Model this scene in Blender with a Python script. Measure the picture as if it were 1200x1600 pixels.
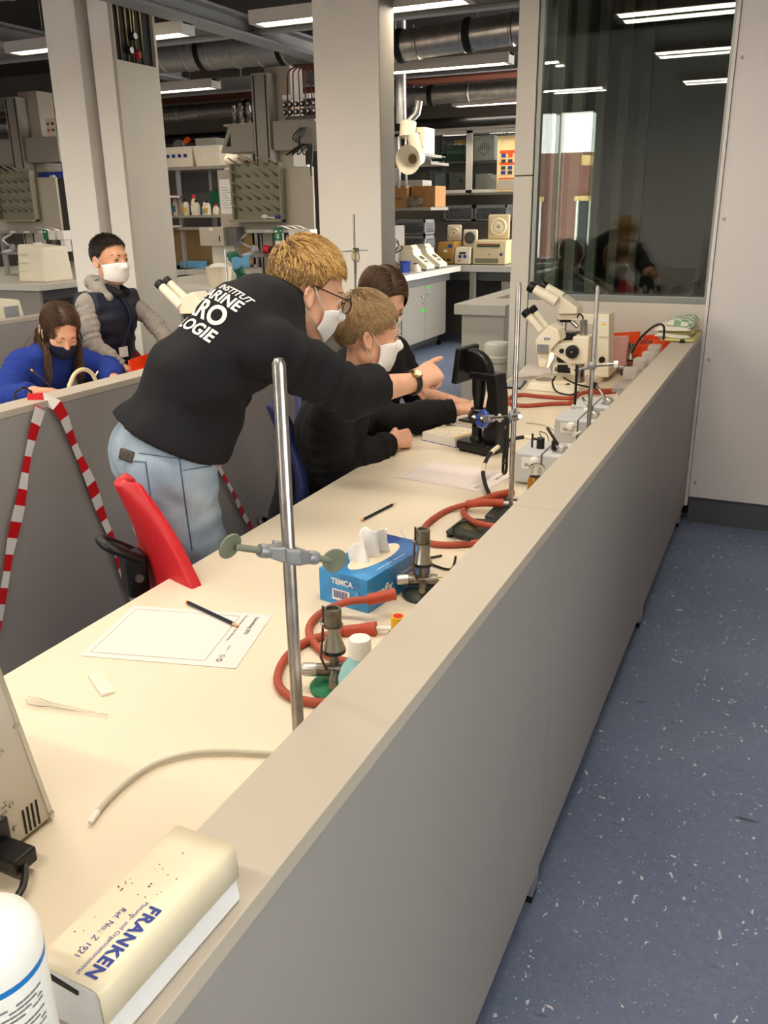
import bpy, bmesh, math, random
import numpy as np
from mathutils import Vector, Matrix, Quaternion
from mathutils.bvhtree import BVHTree
for o in list(bpy.data.objects): bpy.data.objects.remove(o)
SC = bpy.context.scene
COL = SC.collection
PI = math.pi
# ------------------------------------------------------------------ camera
CAM_H = 1.505                       # eye height above the floor
YAW, PITCH, ROLL, FPX = -0.435478701, 0.336298957, 0.0141233341, 1345.2
def _axes():
    f = Vector((math.sin(YAW)*math.cos(PITCH), math.cos(YAW)*math.cos(PITCH), -math.sin(PITCH)))
    r = Vector((math.cos(YAW), -math.sin(YAW), 0)); d = f.cross(r)
    return (r*math.cos(ROLL)+d*math.sin(ROLL), d*math.cos(ROLL)-r*math.sin(ROLL), f)
CR, CD, CF = _axes()
cam_data = bpy.data.cameras.new('camera'); cam = bpy.data.objects.new('camera', cam_data); COL.objects.link(cam)
cam_data.sensor_fit = 'VERTICAL'; cam_data.sensor_height = 36; cam_data.lens = FPX/1600*36
cam_data.clip_start = .05; cam_data.clip_end = 200
cam.matrix_world = Matrix(((CR.x, -CD.x, -CF.x, 0), (CR.y, -CD.y, -CF.y, 0), (CR.z, -CD.z, -CF.z, CAM_H), (0, 0, 0, 1)))
SC.camera = cam
# ------------------------------------------------------------------ sky (overcast daylight, seen through the window behind)
world = bpy.data.worlds.new('sky'); SC.world = world; world.use_nodes = True
world.node_tree.nodes['Background'].inputs[0].default_value = (1, .955, .89, 1)
world.node_tree.nodes['Background'].inputs[1].default_value = 12.0
# ------------------------------------------------------------------ exposure
SC.view_settings.view_transform = 'Standard'; SC.view_settings.look = 'None'
SC.view_settings.gamma = 1; SC.view_settings.use_curve_mapping = False
SC.view_settings.exposure = 0.04
LAMP_COL = (1.0, .885, .735)
LAMP_W = 16.0                       # watts of each ceiling luminaire

# ------------------------------------------------------------------ measuring helpers: a ray of the survey, met with a plane of the place
def _ray(px, py): return CR*((px-600)/FPX) + CD*((py-800)/FPX) + CF
def Zp(px, py, z): r = _ray(px, py); return Vector((0, 0, CAM_H)) + r*((z-CAM_H)/r.z)
def Yp(px, py, y): r = _ray(px, py); return Vector((0, 0, CAM_H)) + r*(y/r.y)
def Xp(px, py, x): r = _ray(px, py); return Vector((0, 0, CAM_H)) + r*(x/r.x)
def V(*a): return Vector(a)

# ------------------------------------------------------------------ materials
def lin(c):
    c = c/255.0
    return c/12.92 if c <= .04045 else ((c+.055)/1.055)**2.4
def rgb(r, g, b): return (lin(r), lin(g), lin(b), 1)
MATS = {}
def mat(name, col, rough=.5, metal=0., var=0., vscale=20., bump=0., bscale=200., spec=.5, trans=0., alpha=1., emit=None, estr=0., sheen=0., coat=0., ior=1.45, sss=0., stretch=None):
    if name in MATS: return MATS[name]
    m = bpy.data.materials.new(name); m.use_nodes = True; nt = m.node_tree; b = nt.nodes['Principled BSDF']
    b.inputs['Base Color'].default_value = rgb(*col); b.inputs['Roughness'].default_value = rough; b.inputs['Metallic'].default_value = metal
    b.inputs['Specular IOR Level'].default_value = spec; b.inputs['IOR'].default_value = ior
    b.inputs['Transmission Weight'].default_value = trans; b.inputs['Alpha'].default_value = alpha
    b.inputs['Sheen Weight'].default_value = sheen; b.inputs['Coat Weight'].default_value = coat
    if sss: b.inputs['Subsurface Weight'].default_value = sss; b.inputs['Subsurface Radius'].default_value = (.012, .005, .003); b.inputs['Subsurface Scale'].default_value = .6
    if emit: b.inputs['Emission Color'].default_value = rgb(*emit); b.inputs['Emission Strength'].default_value = estr
    tc = None
    if var or bump:
        tc = nt.nodes.new('ShaderNodeTexCoord'); src = tc.outputs['Object']
        if stretch:
            mp = nt.nodes.new('ShaderNodeMapping'); mp.inputs['Scale'].default_value = stretch; nt.links.new(src, mp.inputs[0]); src = mp.outputs[0]
    if var:
        n = nt.nodes.new('ShaderNodeTexNoise'); n.inputs['Scale'].default_value = vscale; n.inputs['Detail'].default_value = 4; nt.links.new(src, n.inputs['Vector'])
        r = nt.nodes.new('ShaderNodeValToRGB'); nt.links.new(n.outputs[0], r.inputs[0])
        a, c = rgb(*[max(0, x*(1-var)) for x in col]), rgb(*[min(255, x*(1+var)) for x in col])
        r.color_ramp.elements[0].position = .3; r.color_ramp.elements[1].position = .7
        r.color_ramp.elements[0].color = a; r.color_ramp.elements[1].color = c
        nt.links.new(r.outputs[0], b.inputs['Base Color'])
    if bump:
        n2 = nt.nodes.new('ShaderNodeTexNoise'); n2.inputs['Scale'].default_value = bscale; n2.inputs['Detail'].default_value = 3; nt.links.new(src, n2.inputs['Vector'])
        bp = nt.nodes.new('ShaderNodeBump'); bp.inputs['Strength'].default_value = bump; bp.inputs['Distance'].default_value = .002
        nt.links.new(n2.outputs[0], bp.inputs['Height']); nt.links.new(bp.outputs[0], b.inputs['Normal'])
    MATS[name] = m
    return m

# ------------------------------------------------------------------ mesh building
def frame(z, up=Vector((0, 0, 1))):
    z = Vector(z).normalized()
    if abs(z.dot(up)) > .98: up = Vector((0, 1, 0)) if abs(z.y) < .9 else Vector((1, 0, 0))
    x = up.cross(z).normalized(); y = z.cross(x)
    return x, y, z
class MB:
    def __init__(s): s.v = []; s.f = []; s.sm = []
    def add(s, vs, fs, smooth=False):
        o = len(s.v); s.v += [tuple(p) for p in vs]; s.f += [tuple(i+o for i in f) for f in fs]; s.sm += [smooth]*len(fs)
        return s
    def hexa(s, p):                                                # 8 corners: bottom ring then top ring
        return s.add(p, [(3, 2, 1, 0), (4, 5, 6, 7), (0, 1, 5, 4), (1, 2, 6, 5), (2, 3, 7, 6), (3, 0, 4, 7)])
    def box(s, x0, x1, y0, y1, z0, z1):
        return s.hexa([(x0, y0, z0), (x1, y0, z0), (x1, y1, z0), (x0, y1, z0), (x0, y0, z1), (x1, y0, z1), (x1, y1, z1), (x0, y1, z1)])
    def obox(s, c, size, ax=None):
        c = Vector(c); X, Y, Z = ax if ax else (V(1, 0, 0), V(0, 1, 0), V(0, 0, 1)); a, b, d = [k/2 for k in size]
        P = lambda i, j, k: c + X*(a*i) + Y*(b*j) + Z*(d*k)
        return s.hexa([P(-1, -1, -1), P(1, -1, -1), P(1, 1, -1), P(-1, 1, -1), P(-1, -1, 1), P(1, -1, 1), P(1, 1, 1), P(-1, 1, 1)])
    def cyl(s, p0, p1, r0, r1=None, n=16, smooth=True):
        return s.tube([p0, p1], [r0, r0 if r1 is None else r1], n, smooth=smooth)
    def tube(s, pts, r, n=8, caps=True, smooth=True, flat=None, up=None):
        pts = [Vector(p) for p in pts]; m = len(pts)
        rs = list(r) if isinstance(r, (list, tuple)) else [r]*m
        T = [((pts[min(i+1, m-1)]-pts[max(i-1, 0)])).normalized() for i in range(m)]
        x, y, _ = frame(T[0], up or Vector((0, 0, 1))); vs = []
        for i in range(m):
            if i:
                q = T[i-1].rotation_difference(T[i]); x = q @ x; y = q @ y
            for k in range(n):
                a = 2*PI*k/n; fx, fy = (flat if flat else (1, 1))
                vs.append(pts[i] + x*(rs[i]*fx*math.cos(a)) + y*(rs[i]*fy*math.sin(a)))
        fs = [(i*n+k, i*n+(k+1) % n, (i+1)*n+(k+1) % n, (i+1)*n+k) for i in range(m-1) for k in range(n)]
        s.add(vs, fs, smooth)
        if caps:
            o = len(s.v)-len(vs); s.f += [tuple(o+k for k in range(n-1, -1, -1)), tuple(o+(m-1)*n+k for k in range(n))]; s.sm += [False, False]
        return s
    def lathe(s, prof, o=(0, 0, 0), ax=(0, 0, 1), n=24, smooth=True, capb=True, capt=True):   # prof: (radius, height)
        o = Vector(o); x, y, z = frame(ax); vs = []
        for (r, h) in prof:
            for k in range(n): a = 2*PI*k/n; vs.append(o + z*h + x*(r*math.cos(a)) + y*(r*math.sin(a)))
        m = len(prof); fs = [(i*n+k, i*n+(k+1) % n, (i+1)*n+(k+1) % n, (i+1)*n+k) for i in range(m-1) for k in range(n)]
        s.add(vs, fs, smooth); b = len(s.v)-len(vs)
        if capb: s.f.append(tuple(b+k for k in range(n-1, -1, -1))); s.sm.append(False)
        if capt: s.f.append(tuple(b+(m-1)*n+k for k in range(n))); s.sm.append(False)
        return s
    def prism(s, poly, o, ex, ey, ez, depth, smooth=False):        # 2-D outline in ex, ey, pushed along ez
        o = Vector(o); ex, ey, ez = Vector(ex), Vector(ey), Vector(ez); n = len(poly)
        vs = [o + ex*a + ey*b for a, b in poly] + [o + ex*a + ey*b + ez*depth for a, b in poly]
        s.add(vs, [tuple(range(n-1, -1, -1)), tuple(range(n, 2*n))]); 
        b = len(s.v)-2*n
        for k in range(n): s.f.append((b+k, b+(k+1) % n, b+n+(k+1) % n, b+n+k)); s.sm.append(smooth)
        return s
    def ball(s, c, r, nu=16, nv=10, ax=None):
        c = Vector(c); X, Y, Z = ax if ax else (V(1, 0, 0), V(0, 1, 0), V(0, 0, 1)); rr = r if isinstance(r, (tuple, list)) else (r, r, r); vs = []; fs = []
        for i in range(nv+1):
            t = PI*i/nv
            for k in range(nu):
                a = 2*PI*k/nu; vs.append(c + X*(rr[0]*math.sin(t)*math.cos(a)) + Y*(rr[1]*math.sin(t)*math.sin(a)) - Z*(rr[2]*math.cos(t)))
        for i in range(nv):
            for k in range(nu): fs.append((i*nu+k, i*nu+(k+1) % nu, (i+1)*nu+(k+1) % nu, (i+1)*nu+k))
        return s.add(vs, fs, True)
    def surf(s, fn, nu, nv, smooth=True):                           # fn(u, v) with u, v in 0..1
        vs = [fn(i/nu, j/nv) for j in range(nv+1) for i in range(nu+1)]
        fs = [(j*(nu+1)+i, j*(nu+1)+i+1, (j+1)*(nu+1)+i+1, (j+1)*(nu+1)+i) for j in range(nv) for i in range(nu)]
        return s.add(vs, fs, smooth)
    def build(s, name, m, parent=None, bevel=0., seg=2, thick=0., subsurf=0):
        off = Vector((0, 0, 0)); p = parent
        while p: off += p.location; p = p.parent
        me = bpy.data.meshes.new(name)
        me.from_pydata([Vector(v)-off for v in s.v], [], s.f)
        me.polygons.foreach_set('use_smooth', s.sm); me.update()
        bm = bmesh.new(); bm.from_mesh(me); bmesh.ops.remove_doubles(bm, verts=bm.verts, dist=1e-6)
        if not thick: bmesh.ops.recalc_face_normals(bm, faces=bm.faces)
        for e in bm.edges:
            if len(e.link_faces) == 2 and e.calc_face_angle(0) > .65: e.smooth = False
        bm.to_mesh(me); bm.free()
        o = bpy.data.objects.new(name, me); COL.objects.link(o); o.parent = parent
        if m: me.materials.append(MATS[m] if isinstance(m, str) else m)
        if thick: md = o.modifiers.new('thickness', 'SOLIDIFY'); md.thickness = thick; md.offset = 0
        if bevel: md = o.modifiers.new('bevel', 'BEVEL'); md.width = bevel; md.segments = seg; md.limit_method = 'ANGLE'; md.angle_limit = math.radians(40); md.harden_normals = False
        if subsurf: md = o.modifiers.new('sub', 'SUBSURF'); md.levels = subsurf; md.render_levels = subsurf
        return o
def tag(o, label, cat, group=None):
    o['label'] = label; o['category'] = cat
    if group: o['group'] = group
    return o
def struct(o): o['kind'] = 'structure'; return o
def thing(name, label, cat, loc, group=None):
    o = bpy.data.objects.new(name, None); COL.objects.link(o); o.location = Vector(loc); o.empty_display_size = .05
    return tag(o, label, cat, group)
def children(o): return [c for c in bpy.data.objects if c.parent == o]
def copy_tree(o, parent=None):
    c = o.copy(); COL.objects.link(c); c.parent = parent
    for ch in children(o): copy_tree(ch, c)
    return c
def dup(o, loc, rz=None, label=None):
    c = copy_tree(o); c.location = Vector(loc)
    if rz is not None: c.rotation_euler = (0, 0, rz)
    if label: c['label'] = label
    return c
def spline(pts, n=8, closed=False):                                 # Catmull-Rom through the given points
    P = [Vector(p) for p in pts]; out = []; m = len(P)
    for i in range(m if closed else m-1):
        g = (lambda k: P[k % m]) if closed else (lambda k: P[min(max(k, 0), m-1)])
        p0, p1, p2, p3 = g(i-1), g(i), g(i+1), g(i+2)
        for k in range(n):
            t = k/n; out.append(.5*((2*p1) + (p2-p0)*t + (2*p0-5*p1+4*p2-p3)*t*t + (3*p1-p0-3*p2+p3)*t**3))
    if not closed: out.append(P[-1])
    return out
def text_mesh(body, size, bold=0., align='LEFT', extrude=0., spacing=1., shear=0.):
    cu = bpy.data.curves.new('lettering', 'FONT'); cu.body = body; cu.size = size; cu.align_x = align; cu.offset = bold; cu.extrude = extrude
    cu.space_character = spacing; cu.shear = shear; cu.resolution_u = 4; cu.fill_mode = 'FRONT' if extrude == 0 else 'BOTH'
    ob = bpy.data.objects.new('lettering', cu); COL.objects.link(ob)
    dg = bpy.context.evaluated_depsgraph_get(); dg.update()
    me = bpy.data.meshes.new_from_object(ob.evaluated_get(dg))
    vs = [v.co.copy() for v in me.vertices]; fs = [tuple(p.vertices) for p in me.polygons]
    bpy.data.objects.remove(ob); bpy.data.curves.remove(cu); bpy.data.meshes.remove(me)
    return vs, fs
def letter(name, body, size, o, ex, ey, m, parent, bold=0., align='LEFT', lift=.0006, spacing=1., shear=0., sx=1.):
    vs, fs = text_mesh(body, size, bold, align, 0, spacing, shear); o, ex, ey = Vector(o), Vector(ex).normalized(), Vector(ey).normalized(); nz = ex.cross(ey)
    return MB().add([o + ex*(v.x*sx) + ey*v.y + nz*lift for v in vs], fs).build(name, m, parent)
def bars(name, rects, o, ex, ey, m, parent, lift=.0006):           # flat printed marks: rectangles (x, y, w, h)
    o, ex, ey = Vector(o), Vector(ex).normalized(), Vector(ey).normalized(); nz = ex.cross(ey); b = MB()
    for (x, y, w, h) in rects:
        b.add([o+ex*i+ey*j+nz*lift for i, j in ((x, y), (x+w, y), (x+w, y+h), (x, y+h))], [(0, 1, 2, 3)])
    return b.build(name, m, parent)
# ------------------------------------------------------------------ materials of the place
mat('table', (228, 216, 193), .38, var=.012, vscale=3)
mat('cap', (184, 174, 160), .45, var=.012, vscale=3)
mat('panel', (153, 148, 145), .55, var=.015, vscale=2, bump=.05, bscale=900)
mat('wallwhite', (226, 221, 219), .6, bump=.04, bscale=300)
mat('mullion', (208, 202, 192), .45)
mat('columnwhite', (246, 241, 232), .6, var=.012, vscale=3)
mat('columngrey', (180, 172, 158), .6, var=.02, vscale=3)  # grey parts, and the shade painted onto the columns' right sides
mat('groove', (120, 116, 110), .7)
mat('baseboard', (88, 90, 96), .5)
mat('black', (18, 18, 19), .4)
mat('blackmat', (16, 16, 17), .75)
mat('rubber', (24, 24, 25), .6)
mat('steel', (190, 188, 184), .28, 1.)
mat('rodsteel', (176, 172, 168), .3, 1., var=.08, vscale=40)
mat('brass', (160, 140, 96), .35, 1.)
mat('oldmetal', (128, 122, 112), .42, 1., var=.15, vscale=60)
mat('alu', (206, 205, 202), .38, .9)
mat('castgrey', (148, 150, 154), .5, .6, var=.05, vscale=60)
mat('castgreen', (122, 128, 112), .55, .35, var=.06, vscale=60)
mat('white', (236, 234, 230), .5)
mat('whiteplastic', (240, 238, 234), .4)
mat('cream', (232, 222, 196), .45)
mat('creamlight', (238, 230, 208), .42)
mat('ivory', (222, 206, 166), .45)
mat('paper', (234, 223, 218), .8)
mat('ink', (60, 58, 62), .7)
mat('inkblue', (34, 56, 140), .6)
mat('labbench', (206, 202, 192), .5)
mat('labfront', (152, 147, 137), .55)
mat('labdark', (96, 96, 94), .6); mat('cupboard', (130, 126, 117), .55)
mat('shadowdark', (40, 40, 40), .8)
mat('red', (196, 30, 38), .42)
mat('darkred', (120, 22, 28), .5)
mat('bluechair', (24, 34, 92), .4)
mat('hose', (168, 76, 54), .62, var=.05, vscale=30, bump=.1, bscale=300)
mat('hosecuff', (180, 72, 46), .5, var=.05, vscale=30)
mat('green', (26, 96, 74), .6)
mat('signgreen', (20, 120, 76), .5)
mat('blue', (40, 70, 160), .5)
mat('skyblue', (104, 164, 206), .7)
mat('magenta', (120, 20, 76), .6)
mat('cardboard', (172, 126, 76), .8, var=.04, vscale=20)
mat('rackgrey', (138, 134, 116), .6)
mat('crate', (134, 136, 140), .55)
mat('duct', (178, 178, 176), .38, .85, var=.06, vscale=30)
mat('ductbright', (176, 174, 168), .3, .9, var=.08, vscale=20)
mat('copper', (120, 66, 48), .5, .3)
mat('beam', (142, 143, 144), .6)
mat('soffit', (58, 54, 50), .9, var=.05, vscale=2)
mat('lamphousing', (198, 194, 188), .5)
mat('orange', (236, 80, 26), .5)
mat('yellow', (232, 178, 30), .45)
mat('silverpsu', (194, 188, 178), .42, .35, var=.015, vscale=3, stretch=(1, 1, 14))
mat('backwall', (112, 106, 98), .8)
mat('amber', (196, 140, 30), .2, trans=.5)
mat('teal', (150, 206, 208), .35)
mat('pvc', (226, 224, 208), .25, trans=.55, ior=1.3, rough=.25) if False else mat('pvc', (226, 222, 204), .25, trans=.5, ior=1.35)
mat('clear', (244, 244, 240), .08, trans=.92, ior=1.25)
mat('bluegel', (30, 70, 170), .2, trans=.35)
mat('acryl', (236, 232, 226), .2, trans=.75, ior=1.35)
mat('screen', (10, 10, 12), .15)
mat('phoneglass', (150, 160, 170), .08, spec=.8)
def glass_mat():
    m = bpy.data.materials.new('glass'); m.use_nodes = True; nt = m.node_tree; nt.nodes.clear()
    out = nt.nodes.new('ShaderNodeOutputMaterial'); mx = nt.nodes.new('ShaderNodeMixShader'); fr = nt.nodes.new('ShaderNodeFresnel'); fr.inputs[0].default_value = 1.52
    tr = nt.nodes.new('ShaderNodeBsdfTransparent'); tr.inputs[0].default_value = (.93, .955, .94, 1); gl = nt.nodes.new('ShaderNodeBsdfGlossy'); gl.inputs['Roughness'].default_value = .0
    gl.inputs[0].default_value = (1, 1, 1, 1)
    nt.links.new(fr.outputs[0], mx.inputs[0]); nt.links.new(tr.outputs[0], mx.inputs[1]); nt.links.new(gl.outputs[0], mx.inputs[2]); nt.links.new(mx.outputs[0], out.inputs[0])
    MATS['glass'] = m
glass_mat()
def floor_mat():
    m = mat('floor', (92, 98, 116), .42); nt = m.node_tree; b = nt.nodes['Principled BSDF']
    tc = nt.nodes.new('ShaderNodeTexCoord')
    def N(t, **k):
        n = nt.nodes.new(t)
        for a, v in k.items(): n.inputs[a].default_value = v
        return n
    L = nt.links.new
    big = N('ShaderNodeTexNoise', Scale=1.6, Detail=3.); L(tc.outputs['Object'], big.inputs['Vector'])
    mot = N('ShaderNodeTexNoise', Scale=45., Detail=6., Roughness=.75); L(tc.outputs['Object'], mot.inputs['Vector'])
    add = nt.nodes.new('ShaderNodeMath'); add.operation = 'ADD'; L(big.outputs[0], add.inputs[0]); L(mot.outputs[0], add.inputs[1])
    half = nt.nodes.new('ShaderNodeMath'); half.operation = 'MULTIPLY'; half.inputs[1].default_value = .5; L(add.outputs[0], half.inputs[0])
    r = nt.nodes.new('ShaderNodeValToRGB'); r.color_ramp.elements[0].position = .35; r.color_ramp.elements[1].position = .65
    r.color_ramp.elements[0].color = rgb(96, 109, 138); r.color_ramp.elements[1].color = rgb(122, 134, 161); L(half.outputs[0], r.inputs[0])
    col = r.outputs[0]
    # flecks: distorted cells, thresholded
    for sc, th, c, st in ((48, .15, (206, 214, 218), (1, .36, 1)), (36, .10, (222, 220, 216), (.42, 1, 1)), (90, .12, (72, 78, 96), (1, 1, 1)), (42, .10, (170, 200, 208), (1, .5, 1)), (120, .14, (190, 198, 206), (.7, 1, 1))):
        dn = N('ShaderNodeTexNoise', Scale=30., Detail=2.); L(tc.outputs['Object'], dn.inputs['Vector'])
        mp = N('ShaderNodeMapping'); mp.inputs['Scale'].default_value = st; mp.inputs['Rotation'].default_value = (0, 0, sc*.1); L(tc.outputs['Object'], mp.inputs[0])
        mixv = nt.nodes.new('ShaderNodeMix'); mixv.data_type = 'VECTOR'; mixv.inputs[0].default_value = .04; L(mp.outputs[0], mixv.inputs[4]); L(dn.outputs['Color'], mixv.inputs[5])
        vo = N('ShaderNodeTexVoronoi', Scale=float(sc)); L(mixv.outputs[1], vo.inputs['Vector'])
        lt = nt.nodes.new('ShaderNodeMath'); lt.operation = 'LESS_THAN'; lt.inputs[1].default_value = th; L(vo.outputs['Distance'], lt.inputs[0])
        sep = nt.nodes.new('ShaderNodeSeparateColor'); L(vo.outputs['Color'], sep.inputs[0])
        lt2 = nt.nodes.new('ShaderNodeMath'); lt2.operation = 'LESS_THAN'; lt2.inputs[1].default_value = .38; L(sep.outputs[0], lt2.inputs[0])
        mu = nt.nodes.new('ShaderNodeMath'); mu.operation = 'MULTIPLY'; L(lt.outputs[0], mu.inputs[0]); L(lt2.outputs[0], mu.inputs[1])
        mc = nt.nodes.new('ShaderNodeMix'); mc.data_type = 'RGBA'; L(mu.outputs[0], mc.inputs[0]); L(col, mc.inputs[6]); mc.inputs[7].default_value = rgb(*c)
        col = mc.outputs[2]
    # a few dark scuffs
    mp = N('ShaderNodeMapping'); mp.inputs['Scale'].default_value = (3, 14, 1); mp.inputs['Rotation'].default_value = (0, 0, .6); L(tc.outputs['Object'], mp.inputs[0])
    sn = N('ShaderNodeTexNoise', Scale=2.2, Detail=1.); L(mp.outputs[0], sn.inputs['Vector'])
    gt = nt.nodes.new('ShaderNodeMapRange'); gt.inputs[1].default_value = .74; gt.inputs[2].default_value = .8; L(sn.outputs[0], gt.inputs[0])
    mc = nt.nodes.new('ShaderNodeMix'); mc.data_type = 'RGBA'; L(gt.outputs[0], mc.inputs[0]); L(col, mc.inputs[6]); mc.inputs[7].default_value = rgb(62, 66, 80)
    L(mc.outputs[2], b.inputs['Base Color'])
floor_mat()
def brick_mat():
    m = mat('facade', (120, 74, 62), .9); nt = m.node_tree; b = nt.nodes['Principled BSDF']; tc = nt.nodes.new('ShaderNodeTexCoord')
    br = nt.nodes.new('ShaderNodeTexBrick'); br.inputs['Scale'].default_value = 3; br.inputs['Color1'].default_value = rgb(126, 80, 70); br.inputs['Color2'].default_value = rgb(108, 66, 60); br.inputs['Mortar'].default_value = rgb(140, 120, 110)
    mp = nt.nodes.new('ShaderNodeMapping'); mp.inputs['Rotation'].default_value = (PI/2, 0, 0); nt.links.new(tc.outputs['Object'], mp.inputs[0]); nt.links.new(mp.outputs[0], br.inputs[0]); nt.links.new(br.outputs[0], b.inputs['Base Color'])
brick_mat()
# ================================================================== the setting
WY = 4.35                                                            # glazed wall at the end of the bench
XR, XL, YN, YB, ZC = 2.6, -13.0, -2.6, 10.55, 3.45
struct(MB().box(XL, XR, YN, YB+.1, -.1, 0).build('floor', 'floor'))
struct(MB().box(XL, XR, YN, YB+.1, ZC, ZC+.1).build('ceiling', 'soffit'))
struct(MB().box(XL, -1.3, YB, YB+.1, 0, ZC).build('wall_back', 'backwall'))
struct(MB().box(XL-.1, XL, YN-.1, YB+.1, 0, ZC).build('wall_left', 'wallwhite'))
wr_ = MB(); rw = [(-2.1+1.6*k, -.9+1.6*k) for k in range(2)]  # two unseen windows added for side light on the partition
wr_.box(XR, XR+.1, YN, WY, 0, .9).box(XR, XR+.1, YN, WY, 2.7, ZC).box(XR, XR+.1, YN, rw[0][0], .9, 2.7).box(XR, XR+.1, rw[-1][1], WY, .9, 2.7)
for k in range(1): wr_.box(XR, XR+.1, rw[k][1], rw[k+1][0], .9, 2.7)
struct(wr_.build('wall_right', 'wallwhite'))
for k, (a, b) in enumerate(rw):
    w3 = struct(MB().box(XR+.02, XR+.08, a, a+.05, .9, 2.7).box(XR+.02, XR+.08, b-.05, b, .9, 2.7).box(XR+.02, XR+.08, a, b, .9, .95).box(XR+.02, XR+.08, a, b, 2.65, 2.7).build('window_%d' % (k+20), 'alu')); MB().box(XR+.045, XR+.05, a, b, .9, 2.7).build('pane', 'glass', w3)
# wall behind, with the tall window that the glass mirrors
wx0, wx1, wz0, wz1 = -3.35, -2.40, .85, 2.66
wins = [(wx0-1.15*k, wx1-1.15*k) for k in range(5)]  # first one is mirrored; the rest are unseen, added for daylight on the columns
wb = MB(); wb.box(XL, XR, YN-.15, YN, 0, wz0).box(XL, XR, YN-.15, YN, wz1, ZC).box(wx1, XR, YN-.15, YN, wz0, wz1).box(XL, wins[-1][0], YN-.15, YN, wz0, wz1)
for k in range(4): wb.box(wins[k+1][1], wins[k][0], YN-.15, YN, wz0, wz1)
struct(wb.build('wall_near', 'wallwhite'))
for k, (a, b) in enumerate(wins):
    w2 = MB(); w2.box(a, a+.05, YN-.12, YN-.04, wz0, wz1).box(b-.05, b, YN-.12, YN-.04, wz0, wz1).box(a, b, YN-.12, YN-.04, wz0, wz0+.05).box(a, b, YN-.12, YN-.04, wz1-.05, wz1).box(a+.45, a+.51, YN-.12, YN-.04, wz0, wz1)
    window2 = struct(w2.build('window_%d' % (k+2), 'alu')); MB().box(a, b, YN-.085, YN-.08, wz0, wz1).build('pane', 'glass', window2)
    MB().box(a-.1, b+.1, YN, YN+.25, wz0-.04, wz0).build('window_sill', 'white', window2)
fac = thing('brick_house', 'brick house across the yard, mirrored in the glazed wall', 'building', (-5, -30, 0))
MB().box(-24, 14, -30.5, -30, -4, 3.72).build('wall', 'facade', fac)
mat('limestone', (206, 176, 120), .8); mat('darkglass', (50, 54, 58), .2)
for k in range(7):
    x = -14+k*2.6
    wdo = MB().box(x, x+1.1, -30, -29.96, -.5, 1.8).build('window', 'darkglass', fac)
    for q in (0, .5, 1.02): MB().box(x+q, x+q+.08, -29.96, -29.9, -.5, 1.8).build('window_bar', 'white', wdo)
    MB().box(x-.1, x+1.2, -30, -29.9, 1.8, 2.0).build('lintel', 'limestone', fac)
    MB().box(x+.1, x+1.0, -30, -29.95, 3.2, 3.6).build('ornament', 'limestone', fac)
# glazed wall --------------------------------------------------------
gx0, gx1, gz0 = -1.205, -.357, 1.085
wg = MB()
wg.box(-1.302, gx0-.004, WY, WY+.12, 1.66, ZC).box(-1.302, gx0-.004, WY, WY+.12, 0, 1.655)   # white post, two lengths
wall_g = struct(wg.build('wall_glazed', 'mullion', bevel=.002))
MB().box(gx0-.004, gx0, WY+.02, WY+.1, 0, ZC).build('joint', 'shadowdark', wall_g)
MB().box(-1.3, gx0-.004, WY+.004, WY+.1, 1.655, 1.66).build('joint', 'shadowdark', wall_g)
MB().box(gx0, gx1+.01, WY+.005, WY+.11, .09, gz0-.012).build('parapet_panel', 'mullion', wall_g)
MB().box(-.357, -.343, WY-.012, WY+.1, .09, ZC).build('edge_strip', 'wallwhite', wall_g, bevel=.001)
wp = MB().box(-.341, XR, WY, WY+.1, .135, ZC).build('wall_panel', 'wallwhite', wall_g, bevel=.002)
for (x, z) in [(-.318, .21), (-.318, .82), (-.318, 1.45), (-.318, 2.1), (.28, .21), (.28, .82)]:
    MB().lathe([(.008, 0), (.007, .003), (.004, .004)], (x, WY, z), (0, -1, 0), 12).build('screw', 'cap', wp)
struct(MB().box(-.338, XR, WY+.012, WY+.1, 0, .135).build('baseboard_right', 'baseboard'))
wf = MB(); wf.box(gx0, gx0+.022, WY+.01, WY+.14, gz0, ZC).box(gx1-.012, gx1, WY+.01, WY+.14, gz0, ZC).box(gx0, gx1, WY+.005, WY+.14, gz0-.012, gz0+.02)
mat('alugrey', (148, 152, 148), .4, .5)
window1 = struct(wf.build('window_1', 'alugrey', bevel=.002))
MB().box(gx0+.02, gx1-.012, WY+.03, WY+.032, gz0+.02, ZC).build('pane', 'glass', window1)
MB().box(gx0+.02, gx1-.012, WY+.128, WY+.13, gz0+.02, ZC).build('pane', 'glass', window1)
# unlit room behind the glass: dark walls, pale door posts
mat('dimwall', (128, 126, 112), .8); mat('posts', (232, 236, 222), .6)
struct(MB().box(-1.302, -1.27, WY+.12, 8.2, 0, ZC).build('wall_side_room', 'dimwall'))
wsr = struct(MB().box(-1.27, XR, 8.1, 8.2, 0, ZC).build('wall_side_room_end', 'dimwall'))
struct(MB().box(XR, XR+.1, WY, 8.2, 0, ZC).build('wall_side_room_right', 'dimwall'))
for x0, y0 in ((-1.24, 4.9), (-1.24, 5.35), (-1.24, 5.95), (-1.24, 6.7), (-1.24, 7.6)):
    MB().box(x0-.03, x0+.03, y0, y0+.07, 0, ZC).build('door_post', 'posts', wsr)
struct(MB().box(-1.3, XR, WY+.1, 8.2, -.02, .012).build('floor_side_room', 'dimwall'))
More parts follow.
